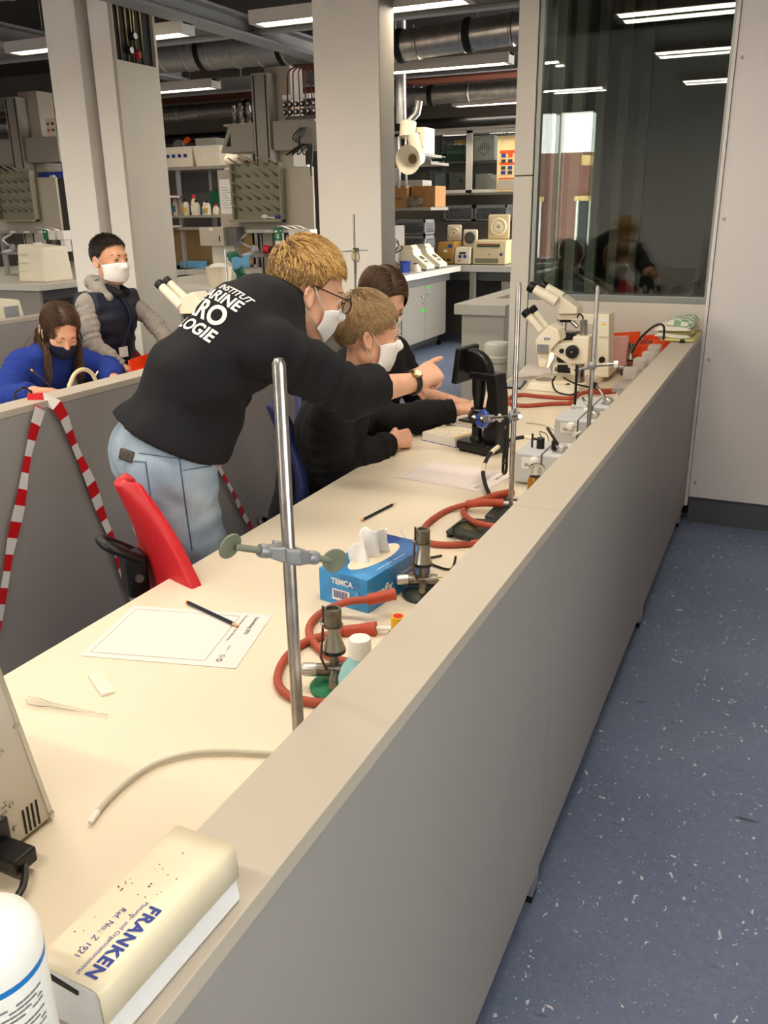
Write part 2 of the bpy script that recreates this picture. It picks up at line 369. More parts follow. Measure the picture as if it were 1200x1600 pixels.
# side wall on which the far cabinets hang
# columns --------------------------------------------------------------
colA = MB().box(-2.69, -2.272, 4.9, 5.1, 0, ZC).build('column', 'columnwhite', bevel=.004)
tag(colA, 'pale square column in the middle, behind the bending adult', 'column')
MB().box(-2.2715, -2.2695, 4.905, 5.1, 0, ZC).build('shaded_side', 'columngrey', colA)  # thin greyer sheet paints this side as shaded
colB = thing('column', 'pale column with a service duct beside the standing boy', 'column', (-4.5, 4.9, 0))
MB().box(-4.703, -4.43, 4.9, 5.4, 0, ZC).build('shaft', 'columnwhite', colB, bevel=.006)
MB().box(-4.43, -4.325, 5.02, 5.34, 0, ZC).build('recess', 'groove', colB)
MB().box(-4.325, -4.16, 4.9, 5.33, 0, ZC).build('duct_front', 'columnwhite', colB, bevel=.003)
MB().box(-4.16, -4.134, 4.9, 5.33, 0, 2.45).build('duct_cover', 'columngrey', colB, bevel=.002)  # cover and edges coloured greyer to stand for the duct's shaded side
MB().box(-4.16, -4.134, 5.305, 5.33, 2.45, ZC).build('duct_edge', 'columngrey', colB)
MB().box(-4.16, -4.134, 4.9, 4.915, 2.45, ZC).build('duct_edge', 'columngrey', colB)
MB().box(-4.1605, -4.1585, 4.917, 5.303, 2.45, ZC).build('niche_shade', 'shadowdark', colB)  # dark sheet paints the shade inside the gauge niche
for k, (y, z, m) in enumerate(((5.10, 2.61, 'black'), (5.05, 2.52, 'black'), (5.13, 2.505, 'red'))):
    g = MB().lathe([(.024, 0), (.026, .02), (.02, .03)], (-4.15, y, z), (1, 0, 0), 16).build('pressure_gauge', m, colB)
    MB().lathe([(.019, .0302), (.019, .031)], (-4.15, y, z), (1, 0, 0), 16).build('dial', 'white' if k < 2 else 'darkred', g)
for y in (4.98, 5.05, 5.10, 5.13, 5.2):
    MB().cyl((-4.152, y, 2.45), (-4.152, y, 3.3), .005, n=8).build('gas_pipe', 'brass', colB)
# ceiling steel --------------------------------------------------------
def beam(p0, p1, h, w, label, flange=.02):
    p0, p1 = Vector(p0), Vector(p1); t = thing('steel_beam', label, 'beam', p0); d = (p1-p0); L = d.length; d.normalize(); sd = d.cross(V(0, 0, 1)).normalized(); c = (p0+p1)/2
    MB().obox(c, (L, .012, h), (d, sd, V(0, 0, 1))).build('web', 'beam', t)
    for s in (-1, 1): MB().obox(c+V(0, 0, s*(h/2)), (L, w, flange), (d, sd, V(0, 0, 1))).build('flange', 'beam', t, bevel=.002)
    return t
beam((-7.6, 4.62, 2.90), (-1.31, 4.62, 2.90), .16, .1, 'grey steel beam running past the tops of the two columns')
beam((-9.5, 6.35, 2.86), (-1.32, 6.35, 2.86), .12, .09, 'grey steel beam above the lamp beside the middle column')
beam((-9.5, 8.6, 2.80), (-1.32, 8.6, 2.80), .12, .09, 'farthest grey steel beam, above the exhaust funnel')
beam((-4.0, 3.4, 2.82), (-4.0, 8.5, 2.82), .12, .18, 'grey steel beam running away between the two columns')
beam((-6.3, 3.4, 2.94), (-6.3, 8.5, 2.94), .14, .2, 'grey steel beam running away left of the service column')
# ducts
def duct(pts, r, label, m='duct', ring=.28):
    t = thing('ventilation_duct', label, 'duct', Vector(pts[0])); path = [Vector(p) for p in pts]; L = (path[-1]-path[0]).length; n = max(2, int(L/ring))
    prof = []
    for k in range(n):
        a = L*k/n; b = L*(k+1)/n; prof += [(r, a), (r, b-.03), (r+.008, b-.02), (r+.008, b-.008)]
    MB().lathe(prof, path[0], path[-1]-path[0], 20).build('pipe', m, t)
    d = (path[-1]-path[0]).normalized()
    for k in range(1, 4): MB().lathe([(r+.012, 0), (r+.016, .01), (r+.012, .05)], path[0]+d*(L*k/4), d, 20).build('clamp_ring', 'blackmat', t)
    return t
duct([(-7.4, 7.9, 3.05), (-3.75, 7.9, 2.98)], .17, 'thick silver duct left of the middle column')
duct([(-3.62, 6.95, 2.70), (-1.35, 6.95, 2.80)], .11, 'silver duct with black clamps right of the middle column', 'ductbright', .35)
duct([(-10.4, 9.1, 2.62), (-1.4, 9.1, 2.62)], .085, 'long narrow silver duct in front of the back wall', 'ductbright', .9)
duct([(-7.8, 5.6, 3.2), (-4.75, 5.6, 3.2)], .14, 'silver duct high above the left column')
duct([(-4.4, 9.75, 2.66), (-3.85, 9.4, 2.66)], .08, 'short grey duct end high in the far corner')
copper = thing('pipe_run', 'rust-brown pipe bundle above the long narrow duct', 'pipes', (-6, 9.35, 2.78))
for k in range(5): MB().cyl((-10, 9.2+k*.07, 2.80), (-1.4, 9.2+k*.07, 2.80), .02, n=8).build('pipe', 'copper', copper)
darkpipe = thing('drain_pipe', 'black pipe running along the top of the back wall', 'pipe', (-5.6, 9.95, 2.4)); MB().cyl((-10, 9.95, 2.42), (-1.35, 9.95, 2.44), .055, n=14).build('pipe', 'black', darkpipe)
for x in (-9, -6.5, -4.2, -2.6): MB().box(x, x+.02, 9.94, 9.96, 2.45, ZC).build('hanger', 'beam', darkpipe)
# ceiling lamps ---------------------------------------------------------
mat('lampglow', (255, 244, 232), .5, emit=(255, 238, 214), estr=9.0)
def lamp(x0, x1, y, z, label, power=1.):
    t = thing('ceiling_lamp', label, 'lamp', ((x0+x1)/2, y, z), 'long white ceiling lamps')
    h = MB(); h.box(x0, x1, y-.075, y-.06, z, z+.075).box(x0, x1, y+.06, y+.075, z, z+.075).box(x0, x0+.04, y-.06, y+.06, z, z+.075).box(x1-.04, x1, y-.06, y+.06, z, z+.075).box(x0, x1, y-.06, y+.06, z+.06, z+.075)
    h.build('housing', 'lamphousing', t)
    MB().box(x0+.04, x1-.04, y-.06, y+.06, z+.006, z+.02).build('diffuser', 'lampglow', t)
    for s in (.2, .8): MB().cyl((x0+(x1-x0)*s, y, z+.07), (x0+(x1-x0)*s, y, ZC), .003, n=6).build('hanger', 'beam', t)
    ld = bpy.data.lights.new('tube_light', 'AREA'); ld.shape = 'RECTANGLE'; ld.size = x1-x0-.1; ld.size_y = .11; ld.energy = LAMP_W*power; ld.color = LAMP_COL
    lo = bpy.data.objects.new('tube_light', ld); COL.objects.link(lo); lo.parent = t; lo.location = (0, 0, -.004)
LZ = 2.6
lamp(-5.69, -4.03, 5.56, 2.682, 'ceiling lamp passing behind the left column', .55)
lamp(-3.24, -1.82, 5.17, LZ, 'ceiling lamp passing behind the top of the middle column', .55)
lamp(-3.70, -2.257, 7.37, LZ, 'long ceiling lamp seen right of the middle column', .55)
lamp(-6.53, -5.08, 7.37, LZ, 'ceiling lamp just right of the left column', .55)
lamp(-3.62, -2.2, 9.75, 2.57, 'farthest ceiling lamp, above the glass cabinets', .55)
lamp(-8.6, -7.15, 5.17, LZ, 'ceiling lamp out over the left end of the hall', .55)
lamp(-9.6, -8.15, 7.37, LZ, 'ceiling lamp over the far left lab rows', .55)
for i, y in enumerate((2.80, 1.28, -.45)):
    w = ('nearest the glazed wall', 'above the middle of the near bench', 'behind the camera')[i]
    lamp(-1.21, .25, y, LZ, 'ceiling lamp over the aisle, ' + w)
    lamp(-3.30, -1.86, y, LZ, 'ceiling lamp over the second bench, ' + w)
    lamp(-5.9, -4.45, y, LZ, 'ceiling lamp over the third bench, ' + w); lamp(-8.5, -7.05, y, LZ, 'added ceiling lamp over the left end of the benches, ' + w)  # left-end lamps and the rear third-bench one are added to brighten the columns
# ================================================================== the lab benches of the foreground
def bench(xr, depth, ys, label, plabel, zt=.75):
    xi = xr-.0987
    t = thing('lab_bench', label, 'bench', (xi-depth/2, ys[0], 0)); p = thing('bench_partition', plabel, 'partition', (xr-.05, ys[0], 0))
    MB().box(xi-depth, xi+.001, ys[0], ys[-1], zt-.032, zt).build('tabletop', 'table', t, bevel=.002)
    for a, b in zip(ys[:-1], ys[1:]):
        MB().box(xi, xr, a+.0007, b-.0007, .925, .947).build('partition_cap', 'cap', p, bevel=.0012)
        MB().box(xr-.02, xr-.002, a+.0012, b-.0012, .097, .9245).build('partition_panel', 'panel', p, bevel=.001)
        MB().box(xi+.003, xi+.018, a+.001, b-.001, .7, .925).build('inner_panel', 'cap', p)
    for k, y in enumerate(ys):
        y = min(max(y-.03, ys[0]+.05), ys[-1]-.08)
        lg = MB().box(xr-.06, xr-.022, y, y+.05, .02, .92).build('leg', 'alu', p, bevel=.003)
        MB().box(xr-.055, xr-.009, y, y+.05, .02, .0965).build('foot_sleeve', 'alu', lg, bevel=.003); MB().box(xr-.053, xr-.011, y+.003, y+.047, 0, .021).build('foot', 'black', lg)
        lg = MB().box(xi-depth+.06, xi-depth+.1, y, y+.05, .02, .718).build('leg', 'alu', t, bevel=.003)
        MB().box(xi-depth+.063, xi-depth+.097, y+.004, y+.046, 0, .021).build('foot', 'black', lg)
        MB().box(xi-.06, xi-.02, y, y+.05, .0, .718).build('leg', 'alu', t); MB().box(xi-depth+.08, xi-.03, y+.01, y+.04, .66, .715).build('cross_rail', 'alu', t)
    return t
BX = -.355
bench(BX, .71, [-.25, 1.585, 3.09, 4.333], 'long cream lab bench in front, with burners and microscopes', 'grey partition with beige cap along the blue aisle')
bench(-2.125, .71, [-.25, 1.585, 3.105, 4.72], 'second lab bench, where the girl and the standing boy work', 'grey partition with red and white tape behind the bending adult')
bench(-4.03, .71, [1.2, 2.6, 4.2], 'third lab bench, hidden behind its partition at the left', 'third grey partition, its edge showing behind the girl')
# barrier tape on the second partition -----------------------------------
def tape(pts, label, w=.022, seg=.052, phase=0):
    t = thing('barrier_tape', label, 'tape', pts[0]); pts = [Vector(p) for p in pts]; L = sum((b-a).length for a, b in zip(pts, pts[1:])); n = int(L/seg)
    def at(d):
        for a, b in zip(pts, pts[1:]):
            l = (b-a).length
            if d <= l: return a+(b-a)*(d/l), (b-a).normalized()
            d -= l
        return pts[-1], (pts[-1]-pts[-2]).normalized()
    for k in range(n+1):
        p, d = at(min(k*seg, L)); q, e = at(min((k+1)*seg, L)); tw = V(1, 0, 0)
        s0 = d.cross(tw).normalized()*w*(.8+.2*math.sin(k*.9)); s1 = e.cross(tw).normalized()*w*(.8+.2*math.sin((k+1)*.9))
        o = V(.002+.006*math.sin(k*.6)**2, 0, 0); o2 = V(.002+.006*math.sin((k+1)*.6)**2, 0, 0)
        MB().add([p-s0+o, p+s0+o, q+s1+o2, q-s1+o2], [(0, 1, 2, 3)]).build('red_block' if (k+phase) % 2 else 'white_block', 'tapered' if (k+phase) % 2 else 'tapewhite', t, thick=.0008)
    return t
mat('tapered', (206, 28, 36), .35); mat('tapewhite', (228, 224, 220), .35)
tape([(-2.20, 1.985, .9485), (-2.118, 1.985, .9485), (-2.116, 1.94, .88), (-2.116, 1.715, .392), (-2.116, 1.58, .10)], 'left strand of red and white tape hanging from the second partition')
tape([(-2.19, 2.0, .9495), (-2.118, 2.03, .9495), (-2.116, 2.06, .90), (-2.116, 2.15, .62), (-2.116, 2.286, .15), (-2.116, 2.31, .04)], 'red and white tape strand slanting down behind the red chair', phase=1)
tape([(-2.116, 2.62, .94), (-2.116, 2.834, .586), (-2.116, 3.095, .143), (-2.116, 3.14, .05)], 'red and white tape strand behind the adult\'s thigh', w=.014)

# ================================================================== the lab hall behind
def lab_row(x0, x1, y0, y1, label, zt=.9, doors=None):
    t = thing('lab_island', label, 'lab bench', ((x0+x1)/2, y0, 0))
    MB().box(x0, x1, y0, y1, zt-.06, zt).build('worktop', 'labbench', t, bevel=.004)
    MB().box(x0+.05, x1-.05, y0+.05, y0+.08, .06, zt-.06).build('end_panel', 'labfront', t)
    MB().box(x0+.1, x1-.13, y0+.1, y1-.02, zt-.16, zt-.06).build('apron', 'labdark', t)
    return t
isl = lab_row(-5.7, -3.5, 6.2, 9.72, 'middle lab island with sink end and a row of grey cupboards')
isl2 = lab_row(-9.2, -6.38, 6.16, 9.72, 'left lab island with sink end behind the girl')
# cupboards on the side facing the aisle: each unit a thing
def cupboard(yy0, yy1, label, drawers):
    t = thing('base_cupboard', label, 'cupboard', (-3.9, (yy0+yy1)/2, 0), 'grey base cupboards of the middle island')
    MB().box(-4.2, -3.672, yy0+.004, yy1-.004, .13, .75).build('body', 'cupboard', t, bevel=.003)
    MB().box(-4.15, -3.75, yy0+.02, yy1-.02, .05, .13).build('plinth', 'shadowdark', t)
    if drawers:
        for k in range(4):
            d = MB().box(-3.672, -3.655, yy0+.012, yy1-.012, .145+k*.152, .145+k*.152+.144).build('drawer', 'cupboard', t, bevel=.002)
            z = .145+k*.152+.095; MB().box(-3.655, -3.63, (yy0+yy1)/2-.06, (yy0+yy1)/2+.06, z, z+.014).build('handle', 'alu', d, bevel=.003)
    else:
        m = (yy0+yy1)/2
        for s, (a, b) in enumerate(((yy0+.012, m-.003), (m+.003, yy1-.012))):
            d = MB().box(-3.672, -3.655, a, b, .145, .742).build('door', 'cupboard', t, bevel=.002)
            y = m-.12 if s == 0 else m+.02
            MB().box(-3.655, -3.63, y, y+.1, .615, .629).build('handle', 'alu', d, bevel=.003)
            MB().lathe([(.01, 0), (.01, .006)], (-3.655, y+.05, .54), (1, 0, 0), 10).build('lock', 'alu', d)
            MB().box(-3.655, -3.653, y-.03+.05*s, y+.12, .46 if s == 0 else .69, .485 if s == 0 else .715).build('green_sticker', mat('sticker', (60, 190, 60), .5), d)
    for y in (yy0+.06, yy1-.06):
        MB().lathe([(.03, 0), (.03, .03)], (-3.72, y-.015, .03), (0, 1, 0), 12).build('castor', 'black', t)
cupboard(7.38, 7.88, 'drawer unit hidden behind the column, middle island', True)
cupboard(7.88, 8.36, 'grey four-drawer unit right of the middle column', True)
cupboard(8.36, 9.66, 'grey two-door cupboard with green stickers', False)
# sink island on the right, white drum in front -----------------------------
si = thing('sink_island', 'pale lab island with a sunk basin right of the cupboards', 'lab bench', (-1.9, 5.66, 0))
tp = MB(); tp.box(-2.085, -1.72, 5.66, 8.0, .83, .9)
tp.build('worktop', 'labbench', si, bevel=.004); MB().box(-2.04, -1.74, 5.70, 7.95, .0, .83).build('side_panel', 'labbench', si)
MB().box(-1.93, -1.75, 6.15, 6.7, .9, .902).build('basin', mat('basin', (92, 90, 88), .35, .3), si)
dr = thing('plastic_drum', 'translucent white ribbed plastic drum standing before the pale island', 'drum', (-1.68, 5.38, 0))
mat('drumwhite', (222, 218, 206), .45)
MB().lathe([(.085, 0), (.088, .02), (.088, .18), (.096, .19), (.096, .21), (.088, .22), (.088, .46), (.097, .47), (.097, .49), (.09, .5), (.09, .57), (.1, .58), (.1, .61), (.088, .62), (.086, .68), (.078, .69)], (-1.68, 5.38, 0), n=28).build('body', 'drumwhite', dr)
MB().lathe([(.08, .685), (.07, .70), (.03, .703)], (-1.68, 5.38, 0), n=24).build('lid', 'whiteplastic', dr)
wr = thing('wire_rack', 'thin white wire stand at the edge of the pale island', 'wire stand', (-1.74, 6.0, .9))
MB().tube(spline([(-1.80, 6.05, .9), (-1.775, 6.05, 1.2), (-1.76, 6.05, 1.25), (-1.745, 6.05, 1.2), (-1.735, 6.05, .9)], 6), .005, 6).build('wire', 'white', wr)
MB().box(-1.81, -1.725, 6.03, 6.07, .9, .91).build('base', 'white', wr)
# back row --------------------------------------------------------------
br = thing('back_bench', 'wall bench along the back with centrifuges on it', 'lab bench', (-2.6, 9.75, 0))
MB().box(-4.6, -1.4, 9.76, 10.5, .83, .9).build('worktop', 'labbench', br, bevel=.004)
MB().box(-3.42, -3.36, 9.8, 9.86, 0, .83).build('leg', 'labfront', br); MB().box(-4.5, -1.4, 9.95, 10.5, .72, .83).build('apron', 'labdark', br)
uc = thing('base_cupboard', 'pale rolling cupboard under the back wall bench', 'cupboard', (-2.8, 9.9, 0))
MB().box(-3.05, -1.9, 9.84, 10.4, .1, .72).build('body', 'labfront', uc, bevel=.004); MB().box(-3.02, -1.93, 9.825, 9.84, .12, .7).build('door', 'labfront', uc, bevel=.003); MB().box(-3.0, -1.95, 9.9, 10.3, 0, .1).build('plinth', 'shadowdark', uc)
# glass cabinets on the back wall ------------------------------------------
gc = thing('wall_cabinet', 'glass-fronted wall cabinet with pale frame on the back wall', 'cabinet', (-3.3, 10.3, 1.68))
cx0, cx1, cz0, cz1, cy = -5.1, -1.9, 1.69, 2.36, 10.12
MB().box(cx0, cx1, 10.5, 10.545, cz0, cz1).build('back', 'labdark', gc)
MB().box(cx0, cx1, cy, 10.5, cz0-.02, cz0+.02).build('bottom', 'labfront', gc); MB().box(cx0, cx1, cy, 10.5, cz1-.02, cz1+.03).build('top', 'columnwhite', gc)
MB().box(cx0, cx1, cy+.05, 10.5, 2.02, 2.036).build('shelf', 'labfront', gc)
for a, b in ((-5.0, -4.46), (-4.46, -3.56), (-3.56, -2.6)):
    d = MB().box(a, a+.04, cy-.015, cy, cz0, cz1).box(b-.04, b, cy-.015, cy, cz0, cz1).box(a, b, cy-.015, cy, cz0, cz0+.035).box(a, b, cy-.015, cy, cz1-.035, cz1).build('door', 'mullion', gc, bevel=.002)
    MB().box(a+.04, b-.04, cy-.01, cy-.006, cz0+.035, cz1-.035).build('pane', 'glass', d)
MB().box(cx0, cx1, 10.5, 10.545, 2.4, 2.62).build('blind_panel', 'backwall', gc)
bq = tag(MB().box(-3.53, -3.28, 10.16, 10.3, 2.04, 2.30).build('hazard_box', mat('brightwhite', (252, 252, 250), .6)), 'white carton with a black hazard diamond in the wall cabinet', 'carton')
dm = [(-3.47+i*.022, 2.15, .008, .03+.06*(1-abs(i-3)/3.5)) for i in range(7)]
bars('hazard_stripes', [(x+3.53, z-2.04, w, h) for x, z, w, h in dm], (-3.53, 10.16, 2.04), (1, 0, 0), (0, 0, 1), 'ink', bq)
bars('speckle', [(.01+random.Random(i).random()*.22, .215+random.Random(i+99).random()*.035, .008, .006) for i in range(26)], (-3.53, 10.16, 2.04), (1, 0, 0), (0, 0, 1), 'ink', bq)
dg = MB(); 
for a, b in (((.06, .11), (.125, .05)), ((.19, .11), (.125, .05))): dg.cyl((-3.53+a[0], 10.158, 2.04+a[1]), (-3.53+b[0], 10.158, 2.04+b[1]), .003, n=6)
dg.build('hazard_diamond', 'ink', bq)
po = thing('safety_poster', 'orange and cream safety poster on the cabinet door', 'poster', (-3.1, 10.09, 1.7))
MB().box(-3.22, -2.66, 10.088, 10.098, 1.70, 2.28).build('sheet', mat('postercream', (240, 206, 150), .7, var=.12, vscale=4), po)
for z, h in ((2.10, .03), (1.98, .025), (1.83, .012)): MB().box(-3.19, -2.69, 10.084, 10.088, z, z+h).build('heading_bar', 'orange', po)
rr = random.Random(4)
for row, z in enumerate((2.06, 2.0, 1.93, 1.88)):
    for k in range(6):
        MB().box(-3.17+k*.08, -3.17+k*.08+.05, 10.083, 10.088, z, z+.035).build('pictogram', rr.choice(['ink', 'inkblue', 'orange', 'white', 'darkred']), po)
MB().box(-3.2, -2.68, 10.084, 10.088, 1.72, 1.82).build('text_block', 'cap', po)
def carton(name, label, x0, x1, y0, y1, z0, z1, m, cat='box', bevel=.006, flap=None, group=None):
    o = tag(MB().box(x0, x1, y0, y1, z0, z1).build(name, m, bevel=bevel), label, cat, group)
    return o
mat('greygreen', (150, 152, 140), .6)
for k, (x, z, w, h, m, lab) in enumerate(((-4.40, 2.04, .16, .2, 'labdark', 'grey drawer block on the upper shelf of the glass cabinet'), (-4.18, 2.04, .26, .1, 'green', 'flat green tray stack in the glass cabinet'), (-3.88, 2.04, .24, .18, 'green', 'dark green boxes beside the cabinet post'))):
    carton('storage_box', lab, x, x+w, 10.2, 10.42, z, z+h, m)
carton('storage_box', 'small yellow box on top of the green ones in the glass cabinet', -3.79, -3.66, 10.22, 10.4, 2.22, 2.27, 'yellow')
b_ = carton('instrument_box', 'pale grey instrument with a blue dot in the glass cabinet', -3.84, -3.64, 10.2, 10.42, 1.715, 1.92, 'greygreen'); MB().lathe([(.022, 0), (.022, .003)], (-3.69, 10.199, 1.83), (0, -1, 0), 14).build('blue_dot', 'blue', b_); MB().box(-3.79, -3.7, 10.19, 10.2, 1.87, 1.875).build('slot', 'ink', b_)
carton('storage_box', 'stack of white boxes low behind the cabinet glass', -3.52, -3.36, 10.22, 10.42, 1.715, 1.9, 'white'); carton('storage_box', 'white box beside the poster behind the cabinet glass', -3.37, -3.23, 10.18, 10.36, 1.715, 1.88, 'whiteplastic')
carton('storage_box', 'bluish plastic-wrapped box in the left of the glass cabinet', -4.02, -3.88, 10.2, 10.4, 1.715, 1.92, mat('bluegrey', (150, 166, 186), .3))
# exhaust arm, shelf and boxes right of the middle column ------------------
ea = thing('exhaust_arm', 'cream funnel exhaust arm hanging right of the middle column', 'exhaust arm', (-3.36, 7.9, 1.96))
F0 = Yp(640, 248, 7.6); 
MB().lathe([(.045, .02), (.05, 0), (.12, -.07), (.125, -.07), (.125, -.078), (.115, -.075), (.04, .01)], F0+V(0, .06, 0), V(.12, .95, .1), 32, capb=False, capt=False).build('funnel', 'cream', ea)
MB().lathe([(.04, 0), (.04, .01)], F0+V(0, .06, 0), V(.12, .95, .1), 20).build('throat', mat('throat', (110, 96, 60), .8), ea)
MB().tube(spline([F0+V(0, .07, 0), F0+V(.01, .2, .01), F0+V(-.06, .3, .08), F0+V(-.1, .3, .22)], 6), .055, 16).build('elbow', 'cream', ea)
jn = F0+V(-.1, .3, .2); MB().lathe([(.075, 0), (.075, .13), (.06, .14)], jn+V(-.05, 0, 0), (0, .2, 1), 20).build('joint', 'cream', ea)
MB().tube([jn+V(-.03, 0, .13), jn+V(.04, .02, .2), jn+V(.06, .02, .3)], .035, 12).build('hose', 'ductbright', ea)
MB().cyl(jn+V(-.12, .02, .12), jn+V(-.12, .02, 1.1), .05, n=14).build('riser', 'duct', ea)
for dx in (-.17, -.1): MB().cyl(F0+V(dx, .15, -.24), F0+V(dx, .15, .2), .012, n=8).build('post', 'alu', ea)
shf = thing('bracket_shelf', 'pale shelf with triangular bracket carrying the cardboard boxes', 'shelf', (-3.7, 8.8, 1.5))
MB().box(-4.5, -3.43, 8.6, 9.1, 1.505, 1.535).build('board', 'labfront', shf, bevel=.002); MB().box(-4.5, -3.43, 8.6, 9.1, 1.94, 1.965).build('board', 'labfront', shf, bevel=.002)
for y in (8.62, 9.06): MB().box(-4.5, -4.46, y, y+.03, .9, 2.5).build('upright', 'alu', shf)
MB().prism([(0, 0), (.22, 0), (.03, .2), (0, .2)], (-3.65, 8.62, 1.965), (1, 0, 0), (0, 0, 1), (0, 1, 0), .02).build('bracket', 'labfront', shf)
for k, (a, b, y, z, h, lab) in enumerate(((-3.86, -3.70, 8.62, 1.535, .215, 'upright brown cardboard box beside the exhaust funnel'), (-3.68, -3.415, 8.68, 1.535, .205, 'wide brown cardboard box on the pale shelf'))):
    cb = carton('cardboard_box', lab, a, b, y, y+.3, z, z+h, 'cardboard', bevel=.003)
    bars('lettering', [(.03, .09, .08, .008), (.05, .075, .04, .006)], (a, y, z), (1, 0, 0), (0, 0, 1), 'ink', cb)
pb = MB()
for k in range(5): pb.ball((-3.66+k*.03-.03, 8.63+.005*k, 1.56+.02*math.sin(k*2)+.02), (.035, .03, .045), 9, 6)
tag(pb.build('plastic_bag', 'clear'), 'crumpled clear plastic bag between the cardboard boxes', 'bag')
ob_ = tag(MB().box(-3.37, -3.235, 7.95, 8.2, 2.0, 2.225).build('white_carton', 'creamlight', bevel=.003), 'tall cream carton on the bracket beside the exhaust arm', 'carton')
bars('lettering', [(.03, .17, .06, .008), (.03, .13, .05, .007), (.09, .05, .03, .006)], (-3.37, 7.95, 2.0), (1, 0, 0), (0, 0, 1), 'inkblue', ob_)
bs = thing('carton_shelf', 'small pale shelf under the tall cream carton', 'shelf', (-3.4, 7.9, 1.98)); MB().box(-3.75, -3.2, 7.85, 8.3, 1.975, 1.998).build('board', 'labfront', bs); MB().box(-3.75, -3.7, 8.2, 8.26, .9, 1.975).build('post', 'alu', bs)
carton('plastic_tub', 'pale lidded plastic tub on the shelf behind the funnel', -3.95, -3.58, 8.75, 9.0, 1.965-.28, 1.80, mat('tub', (186, 184, 176), .4))
# crates --------------------------------------------------------------
def crate(c, sx, sy, sz, label):
    t = thing('crate', label, 'crate', c, 'grey lattice crates'); c = Vector(c); x0, x1, y0, y1, z0, z1 = c.x-sx/2, c.x+sx/2, c.y-sy/2, c.y+sy/2, c.z, c.z+sz
    f = MB(); w = .02
    f.box(x0, x1, y0, y1, z0, z0+.01)
    for (a, b, cc, d) in ((x0, x1, y0, y0+.01), (x0, x1, y1-.01, y1), (x0, x0+.01, y0, y1), (x1-.01, x1, y0, y1)):
        f.box(a, b, cc, d, z1-.035, z1).box(a, b, cc, d, z0, z0+.03)
    for a in (x0, x1-w):
        for b in (y0, y1-w): f.box(a, a+w, b, b+w, z0, z1)
    f.build('frame', 'crate', t)
    g = MB(); n = 11; h = sz-.06
    for fx in (0, 1):
        W = sx if fx == 0 else sy
        for k in range(-3, n):
            for s in (1, -1):
                a0, a1 = W*k/n, W*k/n+h; lo, hi = max(a0, 0), min(a1, W)
                if hi-lo < .01: continue
                za, zb = (lo-a0), (hi-a0)
                if s < 0: za, zb = h-za, h-zb
                P = (lambda u, v: V(x0+u, y0+.004, z0+.03+v)) if fx == 0 else (lambda u, v: V(x1-.004, y0+u, z0+.03+v))
                g.cyl(P(lo, za), P(hi, zb), .004, n=4)
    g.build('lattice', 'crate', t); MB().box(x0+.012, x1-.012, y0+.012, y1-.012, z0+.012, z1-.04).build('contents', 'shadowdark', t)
    return t
crate((-3.735, 10.37, 1.372), .37, .24, .185, 'left crate on the rail below the glass cabinet')
crate((-3.335, 10.37, 1.372), .39, .24, .185, 'right crate on the rail below the glass cabinet')
rail = tag(MB().box(-4.0, -2.9, 10.25, 10.55, 1.35, 1.372).build('crate_shelf', 'labdark'), 'dark shelf carrying the two crates under the glass cabinet', 'shelf')
crate((-3.98, 9.5, .9), .36, .3, .17, 'lowest of the three stacked crates beside the thermocyclers'); crate((-3.98, 9.5, 1.07), .36, .3, .17, 'middle one of the three stacked crates'); crate((-3.98, 9.5, 1.24), .36, .3, .17, 'topmost of the three stacked crates')
# centrifuges ----------------------------------------------------------------
def centrifuge(x0, x1, y0, y1, h, m, lid_r, label, kind):
    t = thing('centrifuge', label, 'centrifuge', ((x0+x1)/2, (y0+y1)/2, .9)); w = x1-x0; xc = (x0+x1)/2
    MB().prism([(0, .012), (0, h*.55), (-.02+.05, h*.97), (.06, h), (y1-y0, h), (y1-y0, .012)], (x0, y0, .9), (0, 1, 0), (0, 0, 1), (1, 0, 0), w).build('body', m, t, bevel=.012, seg=3)
    MB().box(x0+.02, x1-.02, y0+.02, y1-.02, .9, .915).build('base', 'labdark', t)
    ld = MB().box(xc-lid_r*1.05, xc+lid_r*1.05, y1-.04, y1-.005, .9+h, .9+h+lid_r*2.2).build('lid', m if kind != 1 else 'creamlight', t, bevel=.02, seg=3)
    MB().lathe([(lid_r*.8, 0), (lid_r*.8, .01), (lid_r*.7, .02), (lid_r*.66, .008), (lid_r*.4, .012), (lid_r*.36, .025), (lid_r*.1, .02)], (xc, y1-.04, .9+h+lid_r*1.1), (0, -1, 0), 28).build('seal', 'cream' if kind != 2 else 'labdark', ld)
    MB().lathe([(lid_r*.1, .02), (lid_r*.08, .03)], (xc, y1-.04, .9+h+lid_r*1.1), (0, -1, 0), 12).build('hub', 'labdark', ld)
    return t
mat('honey', (182, 142, 70), .45)
c3 = centrifuge(-3.40, -3.005, 9.83, 10.2, .275, 'ivory', .125, 'large cream centrifuge with raised square lid on the wall bench', 0)
MB().box(-3.35, -3.08, 9.83, 9.842, 1.10, 1.135).build('display', 'green', c3)
for k in range(3): MB().box(-3.34+k*.085, -3.28+k*.085, 9.826, 9.832, 1.118, 1.132).build('digits', 'red', c3)
MB().lathe([(.016, 0), (.016, .004)], (-3.06, 9.829, 1.02), (0, -1, 0), 14).build('blue_dot', 'inkblue', c3); MB().lathe([(.008, 0), (.008, .004)], (-3.2, 9.829, 1.02), (0, -1, 0), 10).build('red_dot', 'red', c3)
for k in range(9): MB().box(-3.37, -3.09, 9.826, 9.829, .925+k*.006, .928+k*.006).build('vent_slot', 'labdark', c3)
c2_ = centrifuge(-3.62, -3.425, 9.82, 10.12, .2, 'creamlight', .085, 'small white centrifuge with dark open lid and two knobs', 2)
MB().box(-3.56, -3.48, 9.814, 9.82, 1.02, 1.045).build('display', 'ink', c2_)
